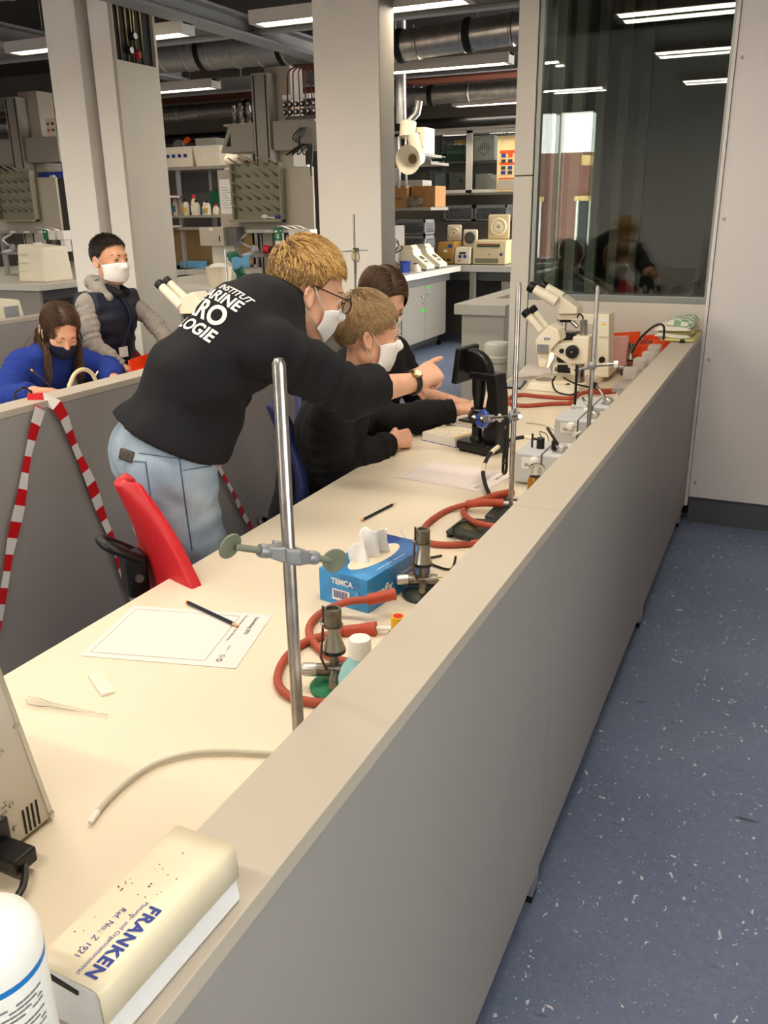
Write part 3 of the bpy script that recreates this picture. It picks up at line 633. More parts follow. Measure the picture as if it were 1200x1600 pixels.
for x in (-3.55, -3.49): MB().lathe([(.02, 0), (.016, .02)], (x, 9.822, .995), (0, -1, 0), 14).build('knob', 'inkblue', c2_)
MB().lathe([(.01, 0), (.01, .004)], (-3.56, 9.815, .95), (0, -1, 0), 10).build('red_dot', 'red', c2_)
c1_ = centrifuge(-3.84, -3.63, 9.83, 10.15, .255, 'honey', .085, 'honey-brown centrifuge with white open lid in the bench corner', 1)
MB().box(-3.70, -3.655, 9.826, 9.83, 1.09, 1.13).build('label_plate', 'blue', c1_); MB().box(-3.76, -3.71, 9.826, 9.83, 1.04, 1.07).build('sticker', 'white', c1_)
for k in range(2): MB().box(-3.79+k*.07, -3.74+k*.07, 9.826, 9.83, .94, .97).build('switch', 'ink', c1_)
# thermocyclers on the side bench ------------------------------------------
def cycler(y0, label):
    t = thing('thermocycler', label, 'thermocycler', (-3.7, y0+.1, .9), 'cream thermocyclers'); 
    MB().prism([(-.34, .015), (-.34, .19), (-.27, .215), (-.17, .215), (-.15, .16), (-.02, .06), (0, .05), (0, .015)], (-3.54, y0, .9), (1, 0, 0), (0, 0, 1), (0, 1, 0), .22).build('body', 'creamlight', t, bevel=.008, seg=3)
    MB().box(-3.86, -3.56, y0+.02, y0+.2, .9, .916).build('base', 'labdark', t)
    MB().prism([(-.33, .19), (-.33, .25), (-.2, .26), (-.17, .215)], (-3.54, y0+.03, .9), (1, 0, 0), (0, 0, 1), (0, 1, 0), .16).build('lid', 'cream', t, bevel=.008)
    ex = V(.13, 0, -.1).normalized(); o = V(-3.54-.15, y0, .9+.16)
    n = V(.1, 0, .13).normalized()
    MB().obox(o+ex*.055+V(0, .11, 0)+n*.001, (.05, .09, .004), (ex, V(0, 1, 0), n)).build('display', 'labdark', t)
    MB().obox(o+ex*.115+V(0, .11, 0)+n*.001, (.03, .1, .004), (ex, V(0, 1, 0), n)).build('keypad', 'castgrey', t)
cycler(8.78, 'nearer cream thermocycler on the side bench'); cycler(9.16, 'farther cream thermocycler beside the stacked crates')
bb = thing('blue_tub', 'small blue tub at the column end of the side bench', 'tub', (-3.66, 8.45, .9)); MB().lathe([(.05, 0), (.06, .1), (.066, .105)], (-3.66, 8.47, .9), n=4).build('body', 'blue', bb); MB().lathe([(.067, .1), (.067, .115)], (-3.66, 8.47, .9), n=4).build('rim', 'inkblue', bb)
vx = thing('vortex_mixer', 'small cream mixer between blue tub and thermocycler', 'mixer', (-3.62, 8.66, .9)); MB().lathe([(.055, 0), (.055, .03), (.04, .05), (.03, .07), (.028, .075)], (-3.62, 8.66, .9), n=18).build('body', 'cream', vx); MB().lathe([(.026, .075), (.028, .085)], (-3.62, 8.66, .9), n=14).build('cup', 'labdark', vx)
eq = thing('wall_terminal', 'grey equipment box with hanging cables above the side bench', 'equipment', (-3.95, 8.7, 1.2)); MB().box(-4.25, -3.85, 8.55, 8.9, .9, 1.36).build('case', 'labfront', eq, bevel=.004)
for k in range(4): MB().tube(spline([(-3.86, 8.56, 1.32-.03*k), (-3.78+.02*k, 8.54, 1.2-.02*k), (-3.84, 8.55, 1.05), (-3.80+.03*k, 8.6, .91)], 5), .006, 6).build('cable', 'black' if k % 2 else 'cream', eq)
# ================================================================== sink stations at the ends of the islands
def station(cx, Yp0, label, which):
    t = thing('sink_station', label, 'sink station', (cx, Yp0, .9))
    x0, x1 = cx-.5, cx+.5
    MB().box(x0, x1, Yp0, Yp0+.03, 1.36, 1.88).build('splash_board', 'columngrey', t, bevel=.003)
    MB().box(x0-.06, x1+.02, Yp0-.03, Yp0, 1.33, 1.36).build('rail', 'alu', t)
    for k in range(3): MB().box(cx-.2+k*.2, cx-.13+k*.2, Yp0-.034, Yp0-.03, 1.335, 1.355).build('tag', 'white', t)
    for x in (x0+.06, x1-.1): MB().box(x, x+.04, Yp0+.03, Yp0+.07, .9, 1.9).build('upright', 'alu', t)
    pst = MB().box(cx-.11, cx+.06, Yp0+.05, Yp0+.2, .9, 2.66).build('service_post', 'labfront', t, bevel=.003)
    for x in (cx-.09, cx+.03): MB().box(x, x+.012, Yp0+.046, Yp0+.05, .95, 2.64).build('groove', 'shadowdark', pst)
    MB().box(cx-.06, cx+.2, Yp0+.2, Yp0+.42, 1.9, 2.72).build('service_shaft', 'columngrey', t)
    MB().prism([(-.5, 0), (-.13, 0), (-.13, .22), (-.4, .22)], (cx, Yp0+.08, 2.03), (1, 0, 0), (0, 0, 1), (0, 1, 0), .3).build('shelf_cheek', 'labfront', t, bevel=.003)
    MB().prism([(-.44, .05), (-.38, .05), (-.38, .16)], (cx, Yp0+.078, 2.03), (1, 0, 0), (0, 0, 1), (0, 1, 0), .002).build('cutout', 'shadowdark', t)
    MB().box(cx+.07, cx+.52, Yp0+.08, Yp0+.38, 2.03, 2.25).build('shelf_cheek', 'labfront', t, bevel=.003)
    MB().box(cx-.45, cx-.12, Yp0+.08, Yp0+1.6, 2.25, 2.27).build('upper_shelf', 'labfront', t); MB().box(cx+.07, cx+.5, Yp0+.08, Yp0+1.6, 2.25, 2.27).build('upper_shelf', 'labfront', t)
    # swan-neck shower head
    MB().tube(spline([(cx-.2, Yp0-.02, 1.33), (cx-.22, Yp0-.12, 1.27), (cx-.1, Yp0-.2, 1.23), (cx, Yp0-.22, 1.2)], 6), .012, 10).build('shower_arm', 'alu', t)
    MB().lathe([(.12, 0), (.125, .015), (.11, .03), (.04, .05), (.03, .09), (.02, .1)], (cx, Yp0-.22, 1.13), n=24).build('shower_head', 'castgrey', t)
    for dx in (-.2, .12):
        MB().tube(spline([(cx+dx, Yp0-.15, .9), (cx+dx, Yp0-.15, 1.1), (cx+dx+.03, Yp0-.18, 1.14), (cx+dx+.1, Yp0-.24, 1.12)], 6), .013, 10).build('tap', 'castgrey', t)
    return t
def rack(cx, y, z0, label, cols=5, rows=5):
    t = thing('drying_rack', label, 'drying rack', (cx, y, z0), 'drying racks with pegs'); w, h = .53, .50
    bk = MB().box(cx-w/2, cx+w/2, y-.012, y, z0, z0+h); bk.build('back_plate', 'rackgrey', t)
    MB().box(cx-w/2, cx-w/2+.02, y-.07, y-.012, z0, z0+h).build('side_rim', 'rackgrey', t, bevel=.004); MB().box(cx+w/2-.02, cx+w/2, y-.07, y-.012, z0, z0+h).build('side_rim', 'rackgrey', t, bevel=.004)
    MB().box(cx-w/2, cx+w/2, y-.12, y-.012, z0, z0+.025).build('tray', 'rackgrey', t, bevel=.004)
    for r in range(rows):
        z = z0+.1+r*.095; MB().box(cx-w/2+.02, cx+w/2-.02, y-.02, y-.012, z-.03, z-.018).build('rib', 'rackgrey', t)
        for c in range(cols):
            x = cx-w/2+.08+c*(w-.14)/(cols-1)
            MB().cyl((x, y-.014, z), (x-.05, y-.12, z+.065), .0085, .007, 6).build('peg', 'rackgrey', t)
    return t
MX = -4.45; MY = 7.1
station(MX, MY, 'sink end of the middle lab island with shelf arms and shower head', 0)
rack(-4.485, MY-.03, 1.425, 'grey peg drying rack left of the middle column')
LX = -7.52; LY = 7.2
station(LX, LY, 'sink end of the left lab island at the edge of the picture', 1)
rack(-7.53, LY-.03, 1.45, 'grey peg drying rack at the left edge above the girl')
# small things around the middle station
sp = MB(); sp.ball((-4.40, MY-.1, 1.47), (.035, .02, .022), 12, 8).cyl((-4.37, MY-.1, 1.465), (-4.27, MY-.1, 1.458), .007, n=8); sp = sp.build('dish_brush', 'white'); tag(sp, 'white dish brush lying in the tray of the middle rack', 'brush')
tag(MB().box(-4.28, -4.235, MY-.13, MY-.06, 1.455, 1.485).build('sponge', 'inkblue', bevel=.006), 'blue sponge at the right end of the middle rack tray', 'sponge')
nt_ = tag(MB().box(-4.93, -4.77, MY-.006, MY-.001, 1.50, 1.80).build('notice_sheet', 'white'), 'white printed sheet hanging left of the middle drying rack', 'notice'); bars('text_lines', [(.02, .05+k*.022, .1-.02*(k % 3), .004) for k in range(9)], (-4.93, MY-.006, 1.5), (1, 0, 0), (0, 0, 1), 'castgrey', nt_)
td = thing('towel_dispenser', 'pale grey paper towel dispenser under the middle notice sheet', 'dispenser', (-4.93, 6.9, 1.2)); MB().box(-5.06, -4.79, 6.9, 7.05, 1.22, 1.385).build('case', 'columngrey', td, bevel=.008); MB().box(-4.79, -4.68, 6.95, 7.06, 1.22, 1.385).build('side', 'labdark', td); MB().box(-4.84, -4.83, 6.893, 6.9, 1.26, 1.31).build('slot', 'ink', td); MB().box(-4.94, -4.9, 6.893, 6.9, 1.355, 1.385).build('latch', 'cream', td); MB().box(-5.0, -4.75, 7.0, 7.1, .9, 1.22).build('backing', 'labbench', td)
sg = thing('eyewash_sign', 'small green eyewash sign between shower head and soap dispensers', 'sign', (-4.26, 6.98, 1.27)); MB().box(-4.305, -4.215, 6.98, 6.986, 1.265, 1.375).build('plate', 'signgreen', sg, bevel=.002)
MB().ball((-4.278, 6.979, 1.345), (.016, .002, .011), 12, 6).build('eye_mark', 'white', sg); bars('cross_mark', [(.066, .082, .018, .006), (.072, .076, .006, .018)], (-4.305, 6.98, 1.265), (1, 0, 0), (0, 0, 1), 'white', sg)
bars('spray_mark', [(.03+k*.006, .03, .003, .03) for k in range(5)]+[(.026, .024, .034, .007), (.04, .008, .007, .018)], (-4.305, 6.98, 1.265), (1, 0, 0), (0, 0, 1), 'white', sg)
for k, (m, lab) in enumerate((('teal2', 'teal soap dispenser beside the eyewash sign'), ('white', 'middle soap dispenser with white bottle'), ('darkred', 'soap dispenser with dark red label next to the column'))):
    mat('teal2', (86, 138, 148), .4)
    x = -4.12+k*.078; d = thing('soap_dispenser', lab, 'dispenser', (x, 6.95, 1.2), 'row of soap dispensers')
    MB().box(x, x+.065, 6.93, 7.06, 1.29, 1.36).build('housing', 'white', d, bevel=.004); MB().tube([(x+.03, 6.94, 1.36), (x-.01, 6.86, 1.39), (x-.05, 6.83, 1.395)], .006, 6).build('lever', 'alu', d)
    MB().box(x+.004, x+.06, 6.95, 7.04, 1.15, 1.29).build('bottle', m, d, bevel=.006); MB().box(x+.018, x+.048, 6.946, 6.95, 1.19, 1.27).build('label', 'white' if k else 'teal', d)
gl = MB().tube(spline([(-4.66, 6.82, 1.15), (-4.62, 6.78, 1.14), (-4.58, 6.79, 1.05), (-4.56, 6.8, .97), (-4.53, 6.8, .93)], 6), [.05, .06, .055, .05, .045, .04]*4+[.03], 10, flat=(1, .5)); gl = tag(gl.build('rubber_glove', 'green'), 'green rubber glove hanging over the middle tap', 'glove')
bg = MB(); bg.surf(lambda u, v: V(-4.60+.2*u, 6.72+.02*math.sin(6*u), 1.12-.09*v+.03*u+.012*math.sin(9*u+3*v)), 8, 5); tag(bg.build('blue_cloth', 'skyblue', thick=.004), 'light blue cloth draped over the tap left of the adult', 'cloth')
wt = thing('waste_tub', 'cream waste tub on the middle sink worktop', 'tub', (-4.62, 6.45, .9)); MB().lathe([(.09, 0), (.115, .17), (.118, .17), (.112, .165), (.09, .01)], (-4.55, 6.45, .9), n=24, capt=False).build('body', 'cream', wt); MB().ball((-4.55, 6.45, 1.06), (.09, .09, .04), 14, 8).build('crumpled_paper', 'white', wt)
rt = thing('bottle_brush', 'red and black hand tool hanging at the right of the middle sink', 'tool', (-4.2, 6.9, 1.0)); MB().tube([(-4.3, 6.9, 1.2), (-4.2, 6.9, 1.1), (-4.17, 6.9, 1.0)], .03, 10).build('grip', 'black', rt); MB().tube([(-4.36, 6.9, 1.2), (-4.3, 6.9, 1.19)], .035, 10).build('head', 'red', rt); MB().tube([(-4.25, 6.87, 1.12), (-4.19, 6.87, 1.04)], .012, 8).build('trim', 'red', rt)
for k in range(8):
    x = -4.86+k*.042; g = thing('glass_cylinder', ('leftmost', 'second', 'third', 'fourth', 'fifth', 'sixth', 'seventh', 'rightmost')[k]+' glass measuring cylinder in the row on the left shelf arm', 'glassware', (x, 7.35, 2.27), 'glass cylinders on the shelf arm'); MB().lathe([(.016, 0), (.013, .01), (.013, .16+.02*(k % 2)), (.015, .165+.02*(k % 2))], (x, 7.3+.05*(k % 2), 2.27), n=12).build('tube', 'clear', g); MB().lathe([(.018, 0), (.018, .006)], (x, 7.3+.05*(k % 2), 2.27), n=8).build('foot', 'white', g)
gv = thing('gas_valves', 'cluster of black and white gas valves beside the service post', 'valves', (-4.1, 7.3, 2.3)); 
MB().box(-4.3, -3.95, 7.28, 7.4, 2.27, 2.31).build('manifold', 'labdark', gv)
for k in range(6):
    for j in range(2):
        p = V(-4.28+k*.06, 7.25, 2.34+j*.06); MB().lathe([(.022, 0), (.024, .02), (.015, .03)], p, (0, -1, 0), 12).build('knob', 'black', gv); MB().lathe([(.012, .0302), (.01, .034)], p, (0, -1, 0), 10).build('cap', 'white', gv)
    MB().tube(spline([(-4.28+k*.06, 7.3, 2.31), (-4.28+k*.06, 7.3, 2.55), (-4.25+k*.05, 7.3, 2.68), (-4.1+k*.04, 7.3, 2.7), (-3.98, 7.32, 2.6+.02*k), (-3.98, 7.32, 2.3)], 5), .007, 6).build('pipe', 'copper', gv)
    MB().box(-4.3+k*.06, -4.26+k*.06, 7.24, 7.25, 2.44, 2.48).build('plate', 'white', gv)
cbm = MB()
for k in range(4): cbm.tube(spline([(-4.06+.02*k, 7.12, 2.2), (-4.12+.03*k, 7.08, 2.12), (-4.05, 7.08, 2.05+.02*k), (-4.2+.06*k, 7.09, 1.98), (-4.0+.02*k, 7.1, 2.06), (-3.96, 7.1, 1.8+.02*k)], 6), .006, 6)
tag(cbm.build('cable_bundle', 'black'), 'tangled black cable hanging from the right shelf arm', 'cable')
# wall shelf left of the middle station, with tubs and bottles
st = thing('storage_shelf', 'storage shelves seen between the left column and the drying rack', 'shelf', (-6.3, 8.6, .9))
for z in (2.0, 1.49, 1.36): MB().box(-7.0, -5.75, 8.5, 8.95, z-.03, z).build('shelf_board', 'labfront', st, bevel=.003)
for x in (-7.0, -6.33, -5.78): MB().box(x, x+.04, 8.9, 8.95, .9, 2.3).build('upright', 'alu', st)
MB().box(-6.8, -5.85, 8.93, 8.96, 1.5, 1.95).build('sash', 'labdark', st); MB().box(-7.0, -5.75, 8.9, 8.96, .93, 1.33).build('back_board', mat('corkboard', (168, 140, 96), .8), st)
MB().box(-7.0, -5.75, 8.4, 9.0, .84, .9).build('worktop', 'labbench', st); MB().box(-7.0, -5.75, 8.5, 9.0, 0, .84).build('cupboard', 'labdark', st)
for k, (x, w, lab) in enumerate(((-6.66, .42, 'left white bin on the upper storage shelf'), (-6.23, .36, 'right white bin on the upper storage shelf'))):
    b = thing('storage_bin', lab, 'bin', (x+w/2, 8.7, 2.0), 'white storage bins'); MB().hexa([(x+.02, 8.52, 2.0), (x+w-.02, 8.52, 2.0), (x+w-.02, 8.85, 2.0), (x+.02, 8.85, 2.0), (x, 8.5, 2.2), (x+w, 8.5, 2.2), (x+w, 8.87, 2.2), (x, 8.87, 2.2)]).build('tub', 'creamlight', b, bevel=.006); MB().box(x-.008, x+w+.008, 8.49, 8.88, 2.195, 2.21).build('rim', 'white', b, bevel=.003)
    for q in range(4): MB().box(x+.06+q*.08, x+.1+q*.08, 8.5, 8.508, 2.1, 2.135).build('lettering' if k == 0 else 'rib', 'inkblue' if k == 0 else 'white', b)
bt0 = thing('round_flask', 'clear bottle with orange cap lying in the left white bin', 'bottle', (-6.5, 8.65, 2.21)); MB().ball((-6.52, 8.65, 2.245), (.075, .06, .05), 14, 8).build('flask', 'clear', bt0); MB().cyl((-6.43, 8.65, 2.27), (-6.38, 8.65, 2.3), .03, n=12).build('cap', 'orange', bt0)
tag(MB().box(-6.22, -5.95, 8.55, 8.85, 2.21, 2.29).build('clear_box', mat('frost', (186, 182, 170), .3, trans=.3)), 'translucent box on top of the right white bin', 'box')
caps = ['red', 'white', 'black', 'red', 'black', 'white', 'black', 'red']
for k in range(8):
    x = -6.62+k*.075; h = (.21, .13, .17, .21, .16, .13, .15, .11)[k]; y = 8.62+.05*(k % 2)
    b = thing('reagent_bottle', ('white reagent bottle with red cap, leftmost on the lower shelf', 'small white bottle second on the lower shelf', 'white bottle with black cap third on the lower shelf', 'tall white bottle with red cap amid the lower shelf', 'white bottle with black cap fifth on the lower shelf', 'small white bottle sixth on the lower shelf', 'brown-labelled bottle seventh on the lower shelf', 'small red-capped bottle at the right end of the lower shelf')[k], 'bottle', (x, y, 1.49), 'reagent bottles on the lower shelf')
    MB().lathe([(.034, 0), (.036, .01), (.036, h*.65), (.02, h*.85), (.02, h*.9)], (x, y, 1.49), n=14).build('body', 'creamlight', b); MB().lathe([(.023, h*.86), (.023, h*1.06)], (x, y, 1.49), n=12).build('cap', caps[k], b); MB().box(x-.022, x+.02, y-.038, y-.034, 1.49+h*.15, 1.49+h*.5).build('label', ('teal2', 'white', 'yellow', 'white', 'white', 'skyblue', 'yellow', 'white')[k], b)
tag(MB().box(-6.3, -5.95, 8.86, 8.9, 1.52, 1.75).build('dark_green_bin', 'green'), 'dark green bin at the back of the lower shelf', 'bin')
tag(MB().obox((-6.33, 8.88, 1.22), (.1, .01, .12), (V(.8, 0, .6), V(0, 1, 0), V(-.6, 0, .8))).build('yellow_note', 'yellow'), 'yellow note stuck on the brown board below the shelves', 'note')
tag(MB().box(-6.62, -6.3, 8.6, 8.7, .9, .98).build('blue_tray', 'skyblue', bevel=.006), 'light blue tray on the worktop below the yellow note', 'tray')
tf = thing('ventilator_hood', 'white pipe elbow above the notice sheet, between shelf and rack', 'pipe', (-4.9, 7.6, 1.95)); MB().tube(spline([(-5.15, 7.6, 2.0), (-5.05, 7.55, 1.98), (-4.92, 7.5, 2.02), (-4.85, 7.45, 2.05)], 6), .055, 14).build('elbow', 'cream', tf); MB().cyl((-4.9, 7.5, 1.96), (-4.75, 7.5, 1.88), .03, n=10).build('handle', 'darkred', tf)
# things around the left station
cn = thing('canister', 'white plastic canister on the left island above the girl', 'canister', (-6.75, 6.5, .9)); 
MB().hexa([(-6.86, 6.38, .9), (-6.5, 6.38, .9), (-6.5, 6.75, .9), (-6.86, 6.75, .9), (-6.84, 6.4, 1.25), (-6.52, 6.4, 1.22), (-6.52, 6.73, 1.22), (-6.84, 6.73, 1.25)]).build('body', 'creamlight', cn, bevel=.02, seg=3)
for z in (1.0, 1.08, 1.16): MB().box(-6.85, -6.7, 6.378, 6.39, z, z+.004).build('score', 'ivory', cn)
MB().lathe([(.04, 0), (.04, .02)], (-6.72, 6.55, 1.24), n=16).build('cap', 'white', cn)
for k, (x, lab) in enumerate(((-7.06, 'soap dispenser on the rail beside the left canister'), (-6.94, 'soap dispenser nearest the left column'))):
    d = thing('soap_dispenser', lab, 'dispenser', (x, 7.1, 1.2), 'pair of soap dispensers'); MB().box(x, x+.09, 7.04, 7.17, 1.27, 1.36).build('housing', 'white', d, bevel=.004); MB().tube([(x+.03, 7.05, 1.36), (x-.02, 6.96, 1.39), (x-.06, 6.94, 1.395)], .006, 6).build('lever', 'alu', d); MB().box(x+.015, x+.075, 7.06, 7.15, 1.15, 1.27).build('bottle', 'white' if k else 'labdark', d, bevel=.006)
s2 = thing('eyewash_sign', 'small green eyewash sign at the left edge above the canister', 'sign', (-7.2, 7.1, 1.27)); MB().box(-7.24, -7.14, 7.15, 7.156, 1.27, 1.37).build('plate', 'signgreen', s2); MB().ball((-7.21, 7.149, 1.345), (.015, .002, .01), 10, 6).build('eye_mark', 'white', s2); bars('cross_mark', [(.068, .07, .018, .006), (.074, .064, .006, .018)], (-7.24, 7.15, 1.27), (1, 0, 0), (0, 0, 1), 'white', s2)
tag(MB().box(-7.0, -6.7, 8.2, 8.5, 1.72, 1.92).build('blue_crate', 'blue', bevel=.01), 'blue plastic crate beside the left column', 'crate')
tag(MB().box(-6.98, -6.7, 8.15, 8.4, 1.38, 1.62).build('magenta_bin', 'magenta', bevel=.02), 'dark magenta bin beside the left column', 'bin')
lsh = thing('storage_shelf', 'narrow shelf with coloured bins left of the left column', 'shelf', (-6.9, 8.3, .9))
for z in (1.38, 1.70): MB().box(-7.1, -6.5, 8.1, 8.6, z-.02, z).build('shelf_board', 'labbench', lsh)
for x in (-7.1, -6.53): MB().box(x, x+.03, 8.55, 8.6, .9, 2.0).build('upright', 'alu', lsh)
tag(MB().box(-7.4, -7.05, 7.35, 7.6, 1.885, 1.94).build('binder_stack', 'blue', bevel=.004), 'flat dark blue box on top of the left splash board', 'box')
for k, (x, lab) in enumerate(((-7.15, 'cream control box on the left shelf arm, left one'), (-7.0, 'cream control box on the left shelf arm, right one'))):
    b = thing('control_box', lab, 'control box', (x, 7.3, 2.27)); MB().box(x, x+.13, 7.3, 7.4, 2.27, 2.44).build('case', 'cream', b, bevel=.004)
    for q in range(4): MB().lathe([(.014, 0), (.012, .012)], (x+.035+.06*(q % 2), 7.3, 2.33+.06*(q//2)), (0, -1, 0), 10).build('knob', 'ink' if q % 2 else 'red', b)
# ================================================================== things on the near bench
T = .75
UP = V(0, 0, 1)
# worksheets --------------------------------------------------------------
def worksheet(corners, label, curl=.0):
    a, b, c, d = [Vector(q) for q in corners]                        # a far-left, b far-right, c near-right, d near-left
    t = thing('worksheet', label, 'paper', (a+c)/2)
    def at(u, v): return a.lerp(b, u).lerp(d.lerp(c, u), v)
    MB().surf(lambda u, v: at(u, v)+V(0, 0, .0008+.002*curl*(u-.5)**2), 10, 6, smooth=False).build('sheet', 'paper', t, thick=.0003)
    ex = (b-a).normalized(); ey = (a-d).normalized(); L = (b-a).length; W = (a-d).length; z = V(0, 0, .0014)
    f = MB(); x0, x1, y0, y1, w = .04*L, .79*L, .07*W, .93*W, .0007
    for (p, q, r, s) in ((x0, x1, y0, y0+w), (x0, x1, y1-w, y1), (x0, x0+w, y0, y1), (x1-w, x1, y0, y1)):
        f.add([d+ex*i+ey*j+z for i, j in ((p, r), (q, r), (q, s), (p, s))], [(0, 1, 2, 3)])
    f.build('printed_frame', 'ink', t)
    # two printed lines and a small logo run down the right margin
    o = d+z
    letter('heading', 'Zukunftstag 2022', .0105, o+ex*(.905*L)+ey*(.93*W), -ey, ex, 'ink', t, lift=.0002, bold=.0001)
    letter('subheading', 'Was siehst du unter dem Mikroskop', .0072, o+ex*(.825*L)+ey*(.95*W), -ey, ex, 'ink', t, lift=.0002)
    letter('footer', 'Institut', .007, o+ex*(.87*L)+ey*(.36*W), -ey, ex, 'castgrey', t, lift=.0002)
    for k, (yy, r) in enumerate(((.17, .0052), (.10, .0055))):
        MB().lathe([(r, 0), (r*.6, .0001)], o+ex*(.875*L)+ey*(yy*W), (0, 0, 1), 18, capb=False, capt=False).build('logo_ring', 'ink' if k else 'castgrey', t)
    return t
worksheet([Zp(209.5, 947, T), Zp(425.5, 961.4, T), Zp(368.5, 1045.4, T), Zp(125.5, 1025, T)], 'printed worksheet under a dark blue pencil in front', .4)
P2 = [Zp(676, 720, T), None, Zp(756, 769, T), Zp(621, 746, T)]; P2[1] = P2[0]+P2[2]-P2[3]
worksheet(P2, 'printed worksheet in front of the black microscope')
mat('pencilblue', (22, 24, 48), .35); mat('pencilwood', (214, 172, 118), .7); mat('pencilend', (232, 150, 40), .4); mat('graphite', (50, 50, 54), .4)
def pencil(a, b, label):                                             # a blunt end, b tip
    a, b = Vector(a), Vector(b); t = thing('pencil', label, 'pencil', a, 'dark blue pencils'); d = (b-a).normalized(); L = (b-a).length; r = .0037
    MB().lathe([(r, .006), (r, L-.018)], a, d, 6, smooth=False).build('shaft', 'pencilblue', t)
    MB().lathe([(.0022, 0), (r, .002), (r*1.02, .0062)], a, d, 12).build('end_cap', 'pencilend', t)
    MB().lathe([(r, L-.018), (r*.35, L-.004)], a, d, 10).build('wood_cone', 'pencilwood', t)
    MB().lathe([(r*.35, L-.004), (.0002, L)], a, d, 8).build('lead', 'graphite', t)
pencil(Zp(291, 940, T+.005), Zp(374, 979, T+.005), 'dark blue pencil lying across the near worksheet')
pencil(Zp(565, 813, T+.004), Zp(618, 786, T+.004), 'dark blue pencil lying alone behind the tissue box')
# cover slip, pipette, tube ---------------------------------------------------
cs = [Zp(*q, T) for q in ((138, 1058), (160, 1054), (180, 1083), (159, 1089))]
tag(MB().hexa([p+V(0, 0, .0005) for p in cs]+[p+V(0, 0, .004) for p in cs]).build('slide_box', mat('frosted', (240, 232, 214), .15)), 'small clear slide pack lying beside the pipette', 'slide pack')
pa, pbb = Zp(42, 1094, T+.007), Zp(168, 1117, T+.004); pd = (pbb-pa); pl = pd.length
pp = thing('pipette', 'clear plastic transfer pipette near the left edge', 'pipette', pa)
MB().lathe([(.003, 0), (.0065, .004), (.0065, .03), (.005, .036), (.0035, .042), (.003, pl*.6), (.0016, pl*.8), (.001, pl)], pa, pd, 14).build('bulb_and_stem', 'clear', pp)
tb = thing('plastic_tube', 'curved clear plastic tube in front of the grey partition', 'tube', Zp(140, 1287, T))
pts = [Zp(x, y, T+.006) for x, y in ((150, 1272), (175, 1243), (210, 1213), (250, 1190), (300, 1177), (350, 1174), (400, 1176), (430, 1178))]
MB().tube(spline(pts, 6), .0038, 10).build('tube', mat('pvctube', (214, 208, 190), .18, trans=.15, ior=1.3), tb)
MB().cyl(Zp(141, 1286, T+.006), Zp(152, 1269, T+.006), .0032, .0044, 10).build('nozzle', 'white', tb)
# power supply ------------------------------------------------------------------
ps = thing('power_supply', 'silver sloping bench power supply cut off by the left edge', 'power supply', (-.9, .6, T))
A, Bq = V(-.8, .668, T+.004), V(-.8, .625, T+.255)
prof = [(A.y, T+.006), (Bq.y, Bq.z), (.33, Bq.z), (.33, T+.006)]
MB().prism([(p[0], p[1]) for p in prof], (-.8, 0, 0), (0, 1, 0), (0, 0, 1), (-1, 0, 0), .26).build('case', 'silverpsu', ps, bevel=.003)
MB().prism([(A.y+.0025, T+.004), (Bq.y+.0025, Bq.z+.002), (Bq.y-.004, Bq.z+.002), (A.y-.004, T+.004)], (-.7985, 0, 0), (0, 1, 0), (0, 0, 1), (-1, 0, 0), .262).build('edge_trim', 'alu', ps)
for q in ((25, 1134), (2, 1176), (18, 1258), (80, 1270), (24, 1294)):
    p = Xp(q[0], q[1], -.7995); MB().lathe([(.004, 0), (.0035, .0022), (.0015, .003)], p, (1, 0, 0), 12).build('screw', 'steel', ps)
for k in range(4):
    p, q = Xp(36+k*6.6, 1266-k*5.4, -.7994), Xp(41.5+k*6.9, 1303-k*5.4, -.7994)
    MB().obox((p+q)/2, (.001, .0025, abs(p.z-q.z)), ).build('vent_slot', 'blackmat', ps)
for k, s in enumerate(('V', 'mA', 'mA')): letter('marking', s, .0068, Xp((5, 1, 2)[k], (1258, 1267, 1276)[k], -.7997), (0, 1, 0), (0, 0, 1), 'ink', ps)
for y in (.36, .63): MB().lathe([(.01, 0), (.01, .008)], (-.82, y, T), n=10).build('foot', 'rubber', ps)
pg = thing('power_plug', 'black mains plug pushed into the silver power supply', 'plug', Xp(5, 1330, -.79))
c0 = Xp(8, 1325, -.785); MB().obox(c0+V(.012, -.002, -.006), (.05, .034, .022)).build('plug_body', 'black', pg, bevel=.004, seg=3)
MB().obox(c0+V(-.011, -.004, .012), (.006, .045, .04)).build('socket_frame', 'black', pg, bevel=.003)
MB().tube(spline([c0+V(.03, 0, -.008), c0+V(.06, -.04, -.016), c0+V(.05, -.12, -.016)], 5), .0045, 8).build('cable', 'black', pg)
